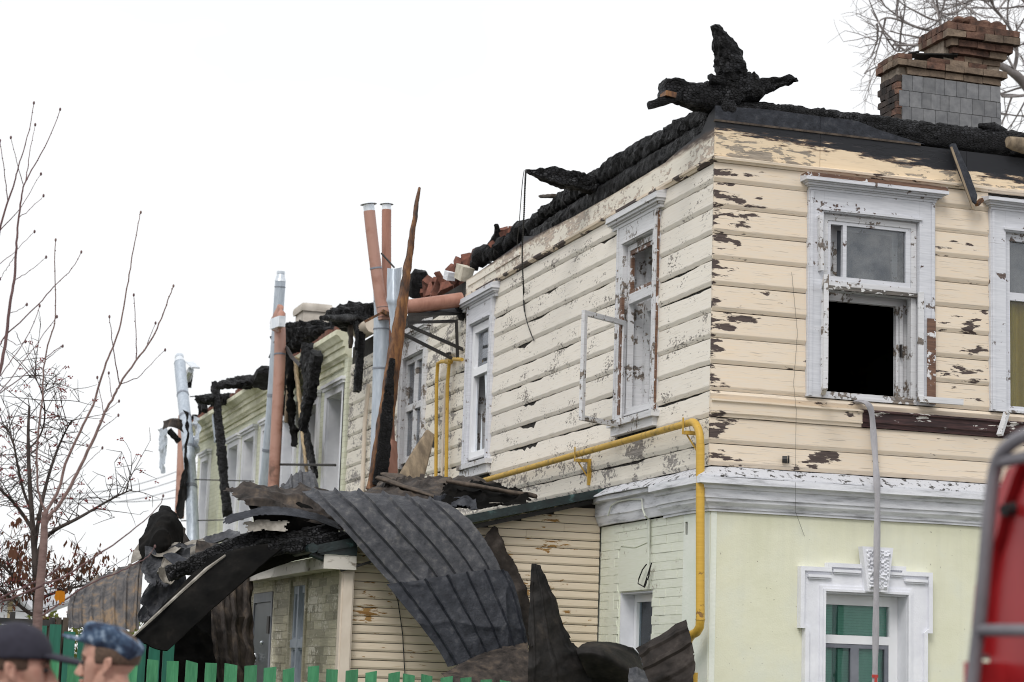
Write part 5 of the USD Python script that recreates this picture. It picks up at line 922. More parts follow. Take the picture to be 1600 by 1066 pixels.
# ------------------------------------------------------------------ burnt timber and sheets in front of the side walls
fwx = -0.25
def plank(a, b, prof, l, mt, seed, name='plank', cat='plank', up=(1, 0, 0), amp=0.008, sq=0.85, n=10):
    bk = mt.startswith('char'); solo(name, charbeam(a, b, prof, seed, sq, 24 if bk else n, amp=amp, up=up, blocky=min(0.025, 0.35 * max(p[2] for p in prof)) if bk else 0), mt, l, cat, 28 if bk else 45)
p0, p1 = PY(586, 768, 6.2), PY(655, 293, 6.6)
plank(p0, p1, [(0, .10, .03), (.3, .10, .03), (.55, .075, .03), (.75, .045, .025), (1, .016, .014)], 'long singed plank leaning upright between the flue pipes, its tip high against the sky', 'wood_plank', 61, 'leaning_plank', up=(.3, -1, 0), amp=0.012)
plank(PY(594, 760, 6.15), PY(613, 560, 6.3), [(0, .085, .015), (.6, .07, .015), (1, .03, .012)], 'charred board stuck to the lower half of the leaning plank', 'char_any', 62, 'charred_board', 'board', up=(.3, -1, 0), amp=0.015)
plank(PY(622, 520, 6.45), PY(640, 415, 6.62), [(0, .05, .02), (.6, .045, .02), (1, .015, .01)], 'charred splinter behind the leaning plank', 'char_any', 63, 'charred_stick', 'charred stick', up=(.3, -1, 0))
plank(PY(632, 775, 5.6), PY(672, 676, 6.0), [(0, .16, .02), (.5, .12, .02), (1, .055, .02)], 'broad grey-brown board leaning in front of the third side window', 'wood_grey', 64, 'leaning_board', 'board', up=(.2, -1, .2))
plank(PY(632, 768, 5.65), PY(668, 682, 6.05), [(0, .02, .02), (1, .015, .02)], 'black burnt edge strip left of the leaning grey-brown board', 'char_any', 65, 'charred_stick', 'charred stick', up=(.2, -1, .2))
# grey folded metal strip beside the plank
ft = N([[(606, 419, 7.0), (616, 420, 6.9), (626, 418, 7.0)], [(608, 480, 6.9), (617, 486, 6.8), (624, 478, 6.9)], [(612, 540, 6.8), (616, 545, 6.75), (619, 540, 6.8)], [(600, 640, 6.6), (605, 642, 6.55), (609, 640, 6.6)], [(588, 765, 6.3), (592, 765, 6.25), (597, 765, 6.3)]])
solo('metal_flashing', sheet(ft, 16, 60, crumple=0.02, seed=66), 'galvanised', 'bent pale grey metal strip hanging beside the leaning plank', 'metal strip', 35)
# hanging tangle on the far house front
plank(PX(480, 745, -0.30), PX(462, 566, -0.25), [(0, .05, .02), (.3, .10, .03), (.7, .15, .03), (1, .12, .03)], 'torn raw wooden board hanging in front of the far house between two burnt strips', 'wood_raw', 71, 'hanging_board', 'board', up=(1, -.4, 0), amp=0.02)
plank(PX(487, 620, -0.4), PX(478, 548, -0.35), [(0, .10, .06), (1, .16, .08)], 'charred post stub at the top of the hanging tangle', 'char_any', 72, 'charred_post', 'charred post', up=(1, 0, 0), amp=0.03)
plank(PX(473, 672, -0.45), PX(496, 552, -0.4), [(0, .10, .06), (.5, .13, .07), (1, .15, .07)], 'charred post hanging right of the raw board', 'char_any', 73, 'charred_post', 'charred post', up=(1, 0, 0), amp=0.03)
plank(PX(494, 745, -0.28), PX(470, 650, -0.26), [(0, .03, .03), (.4, .10, .03), (1, .10, .03)], 'black charred strip slanting under the hanging raw board', 'char_any', 74, 'charred_strip', 'charred strip', up=(1, 0, 0), amp=0.02)
net = [[PX(446, 560, -.2), PX(456, 556, -.25), PX(463, 566, -.2)], [PX(444, 620, -.2), PX(452, 615, -.3), PX(458, 622, -.2)], [PX(446, 640, -.2), PX(455, 650, -.3), PX(462, 660, -.2)], [PX(460, 695, -.2), PX(463, 698, -.2), PX(466, 700, -.2)]]
solo('roofing_felt', sheet(net, 20, 50, crumple=0.08, seed=75), 'soot_sheet', 'black roofing felt hanging left of the raw board', 'roofing felt', 35)
plank(PX(452, 585, -.3), PX(447, 660, -.3), [(0, .05, .03), (1, .03, .03)], 'grey splintered lath between the terracotta flue and the felt', 'wood_grey', 76, 'lath', 'lath', up=(1, 0, 0))
solo('bent_wire', MB().tube([PX(q[0], q[1], -.45) for q in ((430, 535), (440, 537), (448, 544), (456, 558), (470, 572))], 0.03, 6).get(), 'steel_black', 'black twisted bar from the terracotta flue to the hanging tangle', 'metal bar', 40)
# burnt remains on the far wall tops
def charheap(a, b, prof, l, seed, up=(0, 0, 1), m='char_y', amp=0.06, plane=0.25): solo('charred_beam', charbeam(PX(a[0], a[1], plane), PX(b[0], b[1], plane), prof, seed, 0.7, 30, amp=amp, up=up, blocky=0.07), m, l, 'charred beam', 45)
charheap((524, 519), (452, 545), [(0, .1, .04), (.2, .3, .12), (.7, .35, .22), (1, .3, .24)], 'big black burnt roof mass in front of the white chimney', 81)
charheap((527, 512), (455, 520), [(0, .08, .06), (.5, .2, .13), (1, .15, .15)], 'ragged charred beam along the foot of the white chimney', 82, plane=0.9)
solo('charred_beam', charbeam(PX(592, 497, 0.3), PX(516, 492, -0.7), [(0, .2, .16), (.4, .3, .20), (.8, .15, .10), (1, .05, .04)], 83, 0.7, 30, amp=0.04, blocky=0.05), 'char_any', 'charred beam end jutting left over the join of the two houses', 'charred beam', 45)
solo('charred_plank', charbeam(PX(546, 497, -0.4), PX(506, 497, -1.0), [(0, .1, .05), (1, .06, .03)], 84, 0.8, 10, amp=0.02), 'char_any', 'thin charred plank under the beam end at the join of the two houses', 'charred plank', 45)
plank(PX(558, 612, -0.25), PX(565, 520, -0.2), [(0, .07, .05), (1, .06, .05)], 'black charred post hanging down at the join of the two houses', 'char_any', 85, 'charred_post', 'charred post', amp=0.01)
for k, (a, b, w) in enumerate((((548, 540), (547, 503), .10), ((557, 545), (557, 505), .04))):
    plank(PX(*a, -.35), PX(*b, -.3), [(0, w * .4, .02), (1, w, .03)], ('splintered brown laths', 'thin dark splinter')[k] + ' hanging under the burnt beam end at the house join', ('wood_brown', 'char_any')[k], 86 + k, 'lath', 'lath', amp=0.02)
solo('insulation_roll', MB().tube([PX(562, 520, -.15), PX(583, 508, -.1)], 0.11, 10).get(), 'post_beige', 'cream roll of lagging on the wall top at the house join', 'insulation', 40)
solo('charred_plank', charbeam(PX(345, 604, -0.9), PX(415, 592, 0.2), [(0, .08, .03), (.2, .22, .06), (.7, .3, .09), (1, .3, .07)], 88, 0.7, 30, amp=0.04, blocky=0.05), 'char_any', 'charred plank jutting left from the middle of the far wall top', 'charred plank', 45)
solo('charred_plank', charbeam(PX(312, 624, -0.9), PX(368, 626, 0.2), [(0, .08, .04), (.3, .2, .07), (1, .3, .12)], 89, 0.7, 30, amp=0.04, blocky=0.05), 'char_any', 'charred plank jutting left near the far end of the wall top', 'charred plank', 45)
charheap((352, 636), (305, 668), [(0, .15, .08), (1, .25, .14)], 'burnt mass at the far end of the wall top', 90)
for k, (a, b, l) in enumerate((((316, 640), (313, 625), 'thin charred leg under the far jutting plank'), ((417, 596), (416, 574), 'charred stump on the far wall top left of the tall flue'), ((320, 642), (319, 628), 'second thin charred leg under the far jutting plank'))):
    plank(PX(*a, -.3), PX(*b, -.3), [(0, .07, .06), (1, .06, .05)] if k != 1 else [(0, .25, .2), (.4, .25, .2), (1, .06, .1)], l, 'char_any', 91 + k, 'charred_stump', 'charred stump', amp=0.02)
plank(PX(355, 803, -0.6), PX(336, 600, -0.5), [(0, .085, .07), (.5, .09, .07), (.9, .075, .06), (1, .06, .06)], 'tall charred post standing in front of the far windows', 'char_any', 94, 'charred_post', 'charred post', up=(1, 0, 0), amp=0.025)
plank(PX(337, 690, -0.5), PX(333, 650, -0.5), [(0, .05, .02), (1, .05, .02)], 'grey strip clinging to the tall charred post', 'galvanised', 95, 'metal_flashing', 'metal strip')
# remains at the far gable end
net = [[PX(251, 672, -1.2), PX(258, 668, -1.2), PX(262, 671, -1.2)], [PX(252, 700, -1.2), PX(258, 700, -1.2), PX(262, 695, -1.2)], [PX(253, 740, -1.2), PX(257, 740, -1.2), PX(260, 738, -1.2)]]
solo('metal_flashing', sheet(net, 12, 30, crumple=0.05, seed=96), 'galvanised', 'grey metal strip dangling in the air at the far left end of the houses', 'metal strip', 35)
net = [[PX(252, 668, -1.3), PX(266, 656, -1.2), PX(284, 656, -1)], [PX(255, 672, -1.3), PX(268, 668, -1.2), PX(282, 676, -1)]]
solo('roof_sheet', sheet(net, 20, 12, crumple=0.06, seed=97), 'sheet_brown', 'scorched sheet arching out at the far left end of the houses', 'roof sheet', 35)
plank(PX(280, 690, -.9), PX(264, 672, -1.1), [(0, .06, .05), (1, .06, .05)], 'charred strut under the arching sheet at the far left end', 'char_any', 98, 'charred_stick', 'charred stick')
net = [[PX(288, 640, -.6), PX(296, 645, -.6)], [PX(292, 700, -.6), PX(296, 700, -.6)], [PX(284, 760, -.6), PX(294, 760, -.6)], [PX(278, 810, -.6), PX(286, 812, -.6)]]
solo('roofing_felt', sheet(net, 12, 50, crumple=0.05, seed=99), 'soot_sheet', 'black felt hanging between the two leftmost flue pipes', 'roofing felt', 35)
net = [[PX(306, 650, -.3), PX(312, 655, -.3)], [PX(304, 690, -.3), PX(314, 684, -.3)], [PX(302, 720, -.3), PX(308, 716, -.3)]]
solo('metal_flashing', sheet(net, 12, 30, crumple=0.09, seed=100), 'tin_bright', 'bright crumpled metal scrap on the far corner of the houses', 'metal strip', 35)

# ------------------------------------------------------------------ flue pipes
def flue(label, pts, r, mt, xplane, cap=None, bands=(), name='flue_pipe', clip=None):
    P_ = np.array([PX(*p, xplane) if clip is None else PY(*p, clip) for p in pts]); b = P_[-1]
    t = thing(name, label, 'flue pipe', b); m = len(pts)
    part(t, 'pipe', MB().tube(make_interp_spline(np.linspace(0, 1, m), P_, min(2, m - 1))(np.linspace(0, 1, 14)), r, 14).get(), mt, smooth=50)
    S_ = make_interp_spline(np.linspace(0, 1, m), P_, min(2, m - 1))
    for f in bands:
        a, c = S_(f), S_(f + 0.012); part(t, 'band', MB().tube([a, c], r * 1.07, 14).get(), 'galvanised_dark', smooth=50)
    d = S_(0.0) - S_(0.05); d /= np.linalg.norm(d); top = S_(0.0)
    if cap == 'collar': part(t, 'collar', MB().tube([top, top + d * r * 1.4], [r * 1.05, r * .72], 14).tube([top + d * r * 1.41, top + d * r * 1.9], r * .78, 14).get(), 'tin_bright', smooth=50)
    if cap == 'hat':
        part(t, 'collar', MB().tube([top, top + d * r * 1.1], r * .95, 14).get(), 'tin_bright', smooth=50)
        part(t, 'hat', MB().tube([top + d * r * 1.15, top + d * r * 1.5], [r * 1.45, r * 0.5], 14).get(), 'tin_bright', smooth=30)
    return t
y3 = 9.6
flue('straight terracotta flue pipe with a tin hat, right behind the bent one', [(604, 328), (604, 420), (606, 560), (612, 745)], 0.062, 'terracotta', 0, 'hat', (), clip=9.9)
flue('terracotta flue pipe bent to the left with a crushed tin hat', [(577, 330), (585, 400), (594, 465), (600, 492)], 0.075, 'terracotta_sooty', 0, 'hat', (0.42, 0.90), clip=9.5)
flue('short terracotta flue socket below the bent pipe', [(600, 478), (601, 500)], 0.085, 'terracotta_sooty', 0, None, (0.1, 0.8), clip=9.45)
flue('tall thin galvanised flue beside the terracotta pair', [(584, 380), (588, 470), (591, 560)], 0.035, 'galvanised', 0, None, (0.5,), clip=9.8)
flue('wide blue-grey galvanised flue standing below the terracotta pair', [(596, 498), (594, 600), (589, 762)], 0.10, 'galvanised', 0, None, (0.1, 0.4), clip=9.55)
flue('terracotta flue pipe lying horizontally across the frame above the third side window', [(722, 468), (680, 474), (634, 480)], 0.085, 'terracotta', 0, None, (), clip=7.3)
flue('galvanised flue with a tapered tin collar left of the far chimney', [(438, 440), (434, 500), (424, 640), (412, 765)], 0.085, 'galvanised', -.4, 'collar', (0.10, 0.37, 0.61, 0.82))
flue('terracotta flue torn open at the top, beside the collared galvanised one', [(437, 512), (437, 560), (433, 650), (427, 765)], 0.088, 'terracotta_sooty', -.55, None, (0.3,))
net = [[PX(432, 496, -.6), PX(438, 478, -.6), PX(441, 492, -.6)], [PX(426, 505, -.65), PX(436, 502, -.7), PX(442, 500, -.6)], [PX(429, 516, -.6), PX(436, 520, -.7), PX(442, 514, -.6)]]
solo('torn_sheath', sheet(net, 16, 18, crumple=0.05, seed=110), 'terracotta', 'torn orange sheath flapping on top of the open terracotta flue', 'pipe sheath', 35)
solo('pipe_clamp', MB().bar(PX(427, 507, -.72), PX(441, 502, -.72), .10, .16).get(), 'tin_bright', 'bright clamp around the torn orange sheath', 'clamp')
flue('leaning galvanised flue with a tin collar at the far left end', [(281, 568), (287, 630), (296, 720), (302, 852)], 0.115, 'galvanised', -.5, 'collar', (0.27, 0.42, 0.60, 0.78))
flue('terracotta flue behind the leaning galvanised one at the far left end', [(286, 650), (284, 720), (280, 810)], 0.10, 'terracotta_sooty', -.15, None, ())
solo('tin_flue_cap', MB().tube([PX(292, 592, -.2), PX(298, 578, -.2)], [.09, .07], 8).bar(PX(296, 566, -.2), PX(306, 575, -.2), .16, .03).get(), 'tin_bright', 'broken tin cap behind the top of the leftmost galvanised flue', 'cap', 40)
plank(PX(294, 604, -.1), PX(297, 580, -.1), [(0, .10, .06), (1, .10, .06)], 'charred pipe stub under the broken tin cap', 'char_any', 111, 'charred_stump', 'charred stump')
solo('terracotta_shard', charbeam(PY(610, 748, 6.6), PY(614, 690, 6.8), [(0, .09, .03), (1, .05, .03)], 112, .8, 10, amp=0.01, up=(.3, -1, 0)), 'terracotta', 'terracotta pipe shard beside the foot of the leaning plank', 'pipe shard', 40)
# guy wires between the flues
for k, (a, b, l) in enumerate((((284, 749), (396, 752), 'thin guy wire from the leftmost flue to the far wall'), ((430, 726), (524, 727), 'guy bar from the torn terracotta flue to the wall pier'), ((283, 814), (380, 812), 'lower guy wire from the leftmost flue'), ((297, 620), (318, 619), 'short guy wire near the top of the leftmost flue'))):
    solo('guy_wire', MB().tube([PX(*a, -.5), PX(*b, -.2)], 0.012 if k != 1 else 0.02, 5).get(), 'cable_black', l, 'wire')
solo('pipe_strap', MB().bar(PY(570, 503, 9.3), PY(598, 488, 9.3), .03, .03).bar(PY(596, 486, 9.3), PY(612, 494, 9.3), .09, .04).get(), 'wood_plank', 'rusty bracket strap clasping the terracotta flue socket', 'bracket')
solo('guy_wire', MB().tube([PY(596, 396, 9.4), PY(616, 418, 9.2)], 0.012, 5).get(), 'cable_black', 'short rusty stay from the bent terracotta flue to the folded metal strip', 'wire')
# steel canopy frame
fr_ = thing('steel_frame', 'black angle-steel canopy frame sticking out above the third side window', 'frame')
for a, b in (((638, 492), (729, 490)), ((636, 504), (713, 502)), ((713, 500), (715, 560)), ((729, 489), (731, 552)), ((636, 508), (730, 549)), ((630, 522), (706, 560))):
    part(fr_, 'bar', MB().bar(PY(*a, 7.25), PY(*b, 7.35), 0.03, 0.035).get(), 'steel_black')
net = [[PY(634, 484, 7.5), PY(680, 480, 7.5), PY(726, 474, 7.5)], [PY(634, 492, 7.3), PY(680, 490, 7.3), PY(726, 488, 7.3)]]
solo('roof_sheet', sheet(net, 30, 10, crumple=0.02, seed=113), 'sheet_grey', 'grey sheet lying on the canopy frame under the horizontal terracotta pipe', 'roof sheet', 35)
solo('charred_lump', charbeam(PY(722, 500, 7.35), PY(724, 466, 7.35), [(0, .04, .04), (.5, .07, .08), (1, .05, .06)], 114, .4, 10, amp=0.03), 'char_any', 'charred lump at the wall end of the horizontal terracotta pipe', 'charcoal', 45)

# ------------------------------------------------------------------ gas pipes
gp = thing('gas_pipe', 'yellow gas pipe along the side wall that bends down at the house corner', 'gas pipe')
ax = -0.13; A0 = PX(742, 755, ax); A1 = PX(1080, 660, ax)
part(gp, 'pipe', MB().tube(np.linspace(A0, A1, 12), 0.030, 12).get(), 'gas_yellow_dirty', smooth=50)
c = PX(1096, 664, ax); th = np.linspace(0, np.pi / 2, 9); e0 = np.array([ax, A1[1], A1[2]]); top = []
yv = PX(1098, 760, ax)[1]
R_ = min(A1[1] - yv, 0.2)
for a in th: top.append((ax, A1[1] - R_ * math.sin(a), A1[2] - R_ * (1 - math.cos(a))))
part(gp, 'elbow', MB().tube(top, 0.033, 12).get(), 'gas_yellow', smooth=50)
low = PX(1098, 968, ax)
part(gp, 'riser', MB().tube([top[-1], (ax, yv, low[2])], 0.036, 12).get(), 'gas_yellow', smooth=50)
part(gp, 'elbow', MB().tube([(ax, yv, low[2]), (ax, yv + .01, low[2] - .06), (ax, yv + .07, low[2] - .10), (ax, yv + .17, low[2] - .12), (ax, yv + .24, low[2] - .16), (ax, yv + .26, low[2] - .22)], 0.036, 12).get(), 'gas_yellow', smooth=60)
part(gp, 'weld', MB().tube([(ax, yv, low[2] + .005), (ax, yv, low[2] - .005)], 0.039, 12).get(), 'gas_yellow_dirty', smooth=50)
part(gp, 'lower_riser', MB().tube([(ax - .03, yv + .05, 1.72), (ax - .03, yv + .06, 0.2)], 0.036, 12).get(), 'gas_yellow', smooth=50)
for (px, py) in ((1075, 668), (905, 712)):
    q = PX(px, py, ax); part(gp, 'bracket', MB().bar((-0.02, q[1], q[2] - .045), (ax - .03, q[1], q[2] - .045), .035, .03).bar((-0.035, q[1] - .03, q[2] - .03), (-0.035, q[1] - .03, q[2] - .28), .03, .035).bar((ax, q[1] + .02, q[2] - .06), (-.04, q[1] + .0, q[2] - .2), .012, .012).bar((ax - .045, q[1], q[2] - .06), (ax - .045, q[1], q[2] + .08), .01, .012).get(), 'gas_yellow_dirty')
g2 = thing('gas_pipe', 'pair of thin yellow gas pipes rising beside the middle side window', 'gas pipe')
for pts in ([(681, 760), (682, 600), (684, 568), (690, 565), (703, 565)], [(697, 756), (699, 600), (702, 566), (707, 561), (722, 562)]):
    part(g2, 'pipe', MB().tube([PX(a, b, -0.09) for a, b in pts], 0.022, 8).get(), 'gas_yellow', smooth=50)
part(g2, 'joint', MB().tube([PX(698, 565, -.09), PX(704, 565, -.09)], 0.034, 8).get(), 'gas_yellow_dirty', smooth=50)
solo('vent_hose', MB().tube([PX(*p, -0.06) for p in ((690, 758), (693, 660), (696, 600))], 0.016, 8).get(), 'post_beige', 'thin cream pipe between the two thin yellow gas pipes', 'pipe', 50)
solo('thin_pipe', MB().tube([PX(*p, -0.07) for p in ((566, 770), (570, 660), (576, 600))], 0.03, 8).get(), 'post_beige', 'thin cream pipe on the broken boards at the house join', 'pipe', 50)
solo('wall_hook', MB().bar(PX(704, 552, -.01), PX(699, 553, -.12), .03, .03).get(), 'steel_black', 'small black hook on the side wall above the thin gas pipes', 'hook')
# cables on the side wall of the ground floor
tc = thing('cable', 'pale cable stapled down the green side wall with a loose loop at its end', 'cable')
part(tc, 'run', MB().tube([PX(*p, -.09) for p in ((950, 806), (955, 790), (964, 784), (985, 780), (1003, 780), (1004, 795), (1008, 806))] + [PX(*p, -.03) for p in ((1014, 812), (1014, 850), (1013, 890), (1012, 915))], 0.008, 6).get(), 'cable_white', smooth=50)
part(tc, 'loop', MB().tube([PX(*p, -.035) for p in ((1010, 882), (1004, 890), (998, 905), (997, 912), (1006, 917), (1010, 905), (1018, 880), (1014, 900), (1007, 918))], 0.006, 6).get(), 'cable_black', smooth=50)
solo('junction_cover', MB().tube([PX(1014, 812, -.02), PX(1014, 855, -.02)], 0.014, 8).get(), 'cable_white', 'short pale conduit over the cable below the cornice', 'conduit', 50)

# ------------------------------------------------------------------ fire hose from the window
hz = [(1336, 629, 0.02), (1346, 628, -0.08), (1356, 632, -0.12), (1362, 646, -0.12), (1365, 680, -0.10), (1368, 720, -0.12), (1370, 752, -0.185), (1371, 790, -0.19), (1370, 860, -0.18), (1369, 940, -0.18), (1368, 1010, -0.19), (1367, 1070, -0.2), (1366, 1200, -0.2), (1364, 1340, -0.22)]
HP = make_interp_spline(np.linspace(0, 1, len(hz)), np.array([PY(*p) for p in hz]), 2)(np.linspace(0, 1, 90))
q = MB(); v, f = [], []
for k, p in enumerate(HP):
    w = 0.031 + 0.004 * math.sin(k * .5) + (0.006 if k < 12 else 0)
    t = HP[min(k + 1, 89)] - HP[max(k - 1, 0)]; t /= np.linalg.norm(t); side = np.array([1.0, 0.15, 0]); side -= t * (side @ t); side /= np.linalg.norm(side); up = np.cross(side, t)
    for j in range(10):
        a = j * 2 * math.pi / 10; v.append(p + side * math.cos(a) * w + up * math.sin(a) * 0.013 * (1.35 if abs(math.sin(a)) > .8 else 1))
for k in range(89):
    for j in range(10): f.append([k * 10 + j, k * 10 + (j + 1) % 10, (k + 1) * 10 + (j + 1) % 10, (k + 1) * 10 + j])
th_ = thing('fire_hose', 'flat grey fire hose hanging out of the open upper street window down the wall', 'fire hose')
part(th_, 'hose', q.add(v, f).get(), 'hose_grey', smooth=60)
a = PY(1367, 1060, -0.215); part(th_, 'mark', MB().box((a[0] - .028, a[1] - .004, a[2] + .005), (a[0] + .028, a[1], a[2] + .03)).box((a[0] - .005, a[1] - .004, a[2] - .04), (a[0] + .02, a[1], a[2] + .004)).get(), 'hose_mark')
# thin wires on the front wall
solo('thin_wire', MB().tube([PY(*p) for p in ((1237, 425, -.035), (1246, 520, -.035), (1240, 600, -.04), (1244, 640, -.08), (1243, 730, -.05), (1243, 757, -.18), (1243, 800, -.05), (1257, 838, -.012))], 0.0014, 4).get(), 'steel_black', 'hair-thin wire running down the street front left of the windows', 'wire')
solo('nail_bracket', MB().bar(PY(1226, 721, -.03), PY(1226, 715, -.08), .04, .03).bar(PY(1232, 722, -.03), PY(1232, 714, -.06), .015, .04).get(), 'steel_black', 'small black bracket on the boards above the cornice', 'bracket')
#MARK_REST
# ------------------------------------------------------------------ green fences
pf = thing('picket_fence', 'bright green wooden picket fence in front of the porch and the heap', 'fence')
rf_ = random.Random(2)
tops = [(22, 1026), (53, 1028), (83, 1030), (116, 1029), (147, 1030), (178, 1034), (206, 1036), (239, 1031), (270, 1033), (300, 1034), (330, 1036), (361, 1038), (392, 1040), (422, 1043), (451, 1045), (490, 1041), (519, 1046), (550, 1047), (580, 1050), (616, 1051), (639, 1054), (667, 1055), (698, 1058), (728, 1059), (760, 1062), (790, 1064)]
for px, py in tops:
    a = PY(px, py, 1.0); w = 0.046 + rf_.uniform(-.003, .004); lean = rf_.uniform(-.02, .02); s = rf_.uniform(-.012, .012)
    y0, y1 = a[1] - .011, a[1] + .011
    v = [(a[0] + lean + i * w, y, 0.05) for y in (y0, y1) for i in (-1, 1)] + [(a[0] + i * w, y, a[2] + i * s) for y in (y0, y1) for i in (-1, 1)]
    part(pf, 'picket', MB().add(v, [[0, 2, 3, 1], [4, 5, 7, 6], [0, 1, 5, 4], [2, 6, 7, 3], [0, 4, 6, 2], [1, 3, 7, 5]]).get(), 'fence_green')
a, b = PY(0, 1030, 1.03), PY(800, 1064, 1.03)
for z in (0.45, 1.25): part(pf, 'rail', MB().bar((a[0], 1.035, z), (b[0], 1.035, z), 0.04, 0.07).get(), 'fence_green')
tf = thing('board_fence', 'dark teal board fence behind the picket fence at the left', 'fence')
x = PY(-60, 980, 2.6)[0]; x1 = PY(262, 985, 2.6)[0]; k = 0
while x < x1:
    h = PY(60, 979, 2.6)[2] + rf_.uniform(-.05, .03) - (0.06 if x > PY(120, 980, 2.6)[0] else 0)
    if k % 6 != 4: part(tf, 'fence_board', MB().box((x, 2.59, 0.05), (x + 0.095, 2.612, h)).get(), 'fence_teal')
    x += 0.122; k += 1
q0, q1 = PY(-40, 968, 2.7), PY(82, 974, 2.7)
part(tf, 'rail', MB().bar(q0, q1, 0.04, 0.05).get(), 'steel_black')
for px in (20, 82, 92, 103): 
    a = PY(px, 956 if px == 20 else 965, 2.72); part(tf, 'fence_post', MB().box((a[0] - .022, 2.70, 0), (a[0] + .022, 2.74, a[2])).get(), 'steel_black' if px < 90 else 'wood_brown')

# ------------------------------------------------------------------ trees
def lerp(pts, n): 
    p = np.asarray(pts, float); m = len(p); return make_interp_spline(np.linspace(0, 1, m), p, min(3, m - 1) if m > 3 else 1)(np.linspace(0, 1, n))
def shoots(par, lst, y, mt, name, seed, buds=True):
    rg = np.random.default_rng(seed)
    for pts, r0, r1 in lst:
        dy = (rg.random() - .5) * 0.5; P3 = [PY(a, b, y + dy * k / max(1, len(pts) - 1)) for k, (a, b) in enumerate(pts)]
        n = max(6, 4 * len(pts)); L = lerp(P3, n); L[1:-1] += (rg.random((n - 2, 3)) - .5) * 0.006
        q = MB().tube(L, np.linspace(r0, r1, n) * .7, 7 if r0 > .008 else 5)
        if buds: 
            for j in range(2, n, 2): q.tm(trimesh.creation.icosphere(0, max(r1 * 1.5, 0.003)).apply_translation(L[j] + (rg.random(3) - .5) * 0.004))
            q.tm(trimesh.creation.icosphere(1, 0.007).apply_scale((1, 1, 1.7)).apply_translation(L[-1]))
        part(par, name, q.get(), mt, smooth=50)
b0 = PY(59, 960, -2.5)
sp = thing('young_tree', 'slender young bare tree with forked reddish shoots in front of the heap', 'tree', (b0[0], -2.5, 0))
L = lerp([(b0[0] - .02, -2.5, 0.0), PY(57, 1000, -2.5), b0, PY(66, 879, -2.5), PY(69, 830, -2.5), PY(70, 800, -2.5)], 24)
part(sp, 'trunk', MB().tube(L, np.interp(np.linspace(0, 1, 24), [0, .5, 1], [.032, .028, .019]), 10).get(), 'bark_young', smooth=50)
shoots(sp, [([(70, 800), (62, 777), (58, 740), (60, 672), (67, 616), (69, 569), (81, 519), (87, 492), (86, 444), (87, 375)], .011, .004),
            ([(72, 806), (81, 785), (94, 759), (101, 729), (124, 676), (146, 631), (161, 582), (176, 544), (189, 505), (199, 448), (206, 404), (214, 360), (220, 332)], .016, .003),
            ([(69, 830), (78, 805), (90, 792), (109, 762), (131, 717), (154, 669), (165, 642), (180, 616), (187, 601), (213, 563), (236, 532), (250, 502), (262, 471), (271, 447)], .019, .004)], -2.5, 'bark_young', 'limb', 1)
shoots(sp, [([(187, 601), (176, 542), (171, 495)], .006, .003), ([(213, 563), (213, 536), (209, 461)], .006, .003), ([(187, 601), (216, 590), (258, 547)], .005, .002), ([(162, 645), (152, 590)], .004, .002), ([(174, 620), (170, 583)], .004, .002),
            ([(154, 674), (185, 649)], .004, .002), ([(162, 646), (186, 627)], .004, .002), ([(71, 563), (98, 541)], .004, .002), ([(230, 538), (243, 505)], .004, .002), ([(96, 758), (130, 730), (160, 700)], .004, .002),
            ([(60, 700), (40, 680), (20, 660), (0, 640)], .004, .002), ([(100, 880), (64, 905), (20, 925), (-20, 950)], .008, .008)], -2.5, 'bark_twig', 'twig', 2)
shoots(sp, [([(67, 912), (105, 899), (142, 875), (180, 849), (210, 826), (240, 800), (255, 775)], .010, .003), ([(66, 962), (105, 935), (142, 912), (180, 896), (210, 882), (229, 871), (242, 854)], .009, .003), ([(66, 915), (30, 930), (-20, 950)], .011, .007)], -2.7, 'bark_twig', 'limb', 3)
lv = PY(94, 934, -2.75); leaf = MB()
pts = [(0, 0, .055), (-.035, 0, .05), (-.045, .01, 0.0), (-.03, 0.015, -.03), (-.008, .01, -.02), (0.002, .02, -.06), (.018, .01, -.03), (.035, .012, -.035), (.04, .01, .01), (.03, 0, .05)]
part(sp, 'leaf', MB().add([np.array(p) * .78 + lv for p in pts], [[0, k, k + 1] for k in range(1, 9)]).get(), 'leaf_orange', label='single orange leaf')
lv = PY(20, 868, -2.6); part(sp, 'leaf', MB().add([np.array(p) * .7 + lv for p in pts], [[0, k, k + 1] for k in range(1, 9)]).get(), 'leaf_brown')
s2 = thing('young_tree', 'young bare tree at the left edge with only its upright shoots in view', 'tree', (PY(-40, 900, -2.8)[0], -2.8, 0))
part(s2, 'trunk', MB().tube(lerp([(PY(-40, 900, -2.8)[0], -2.8, 0), PY(-38, 900, -2.8), PY(-30, 760, -2.8), PY(-18, 650, -2.8), PY(-4, 590, -2.8)], 16), np.linspace(.035, .018, 16), 8).get(), 'bark_young', smooth=50)
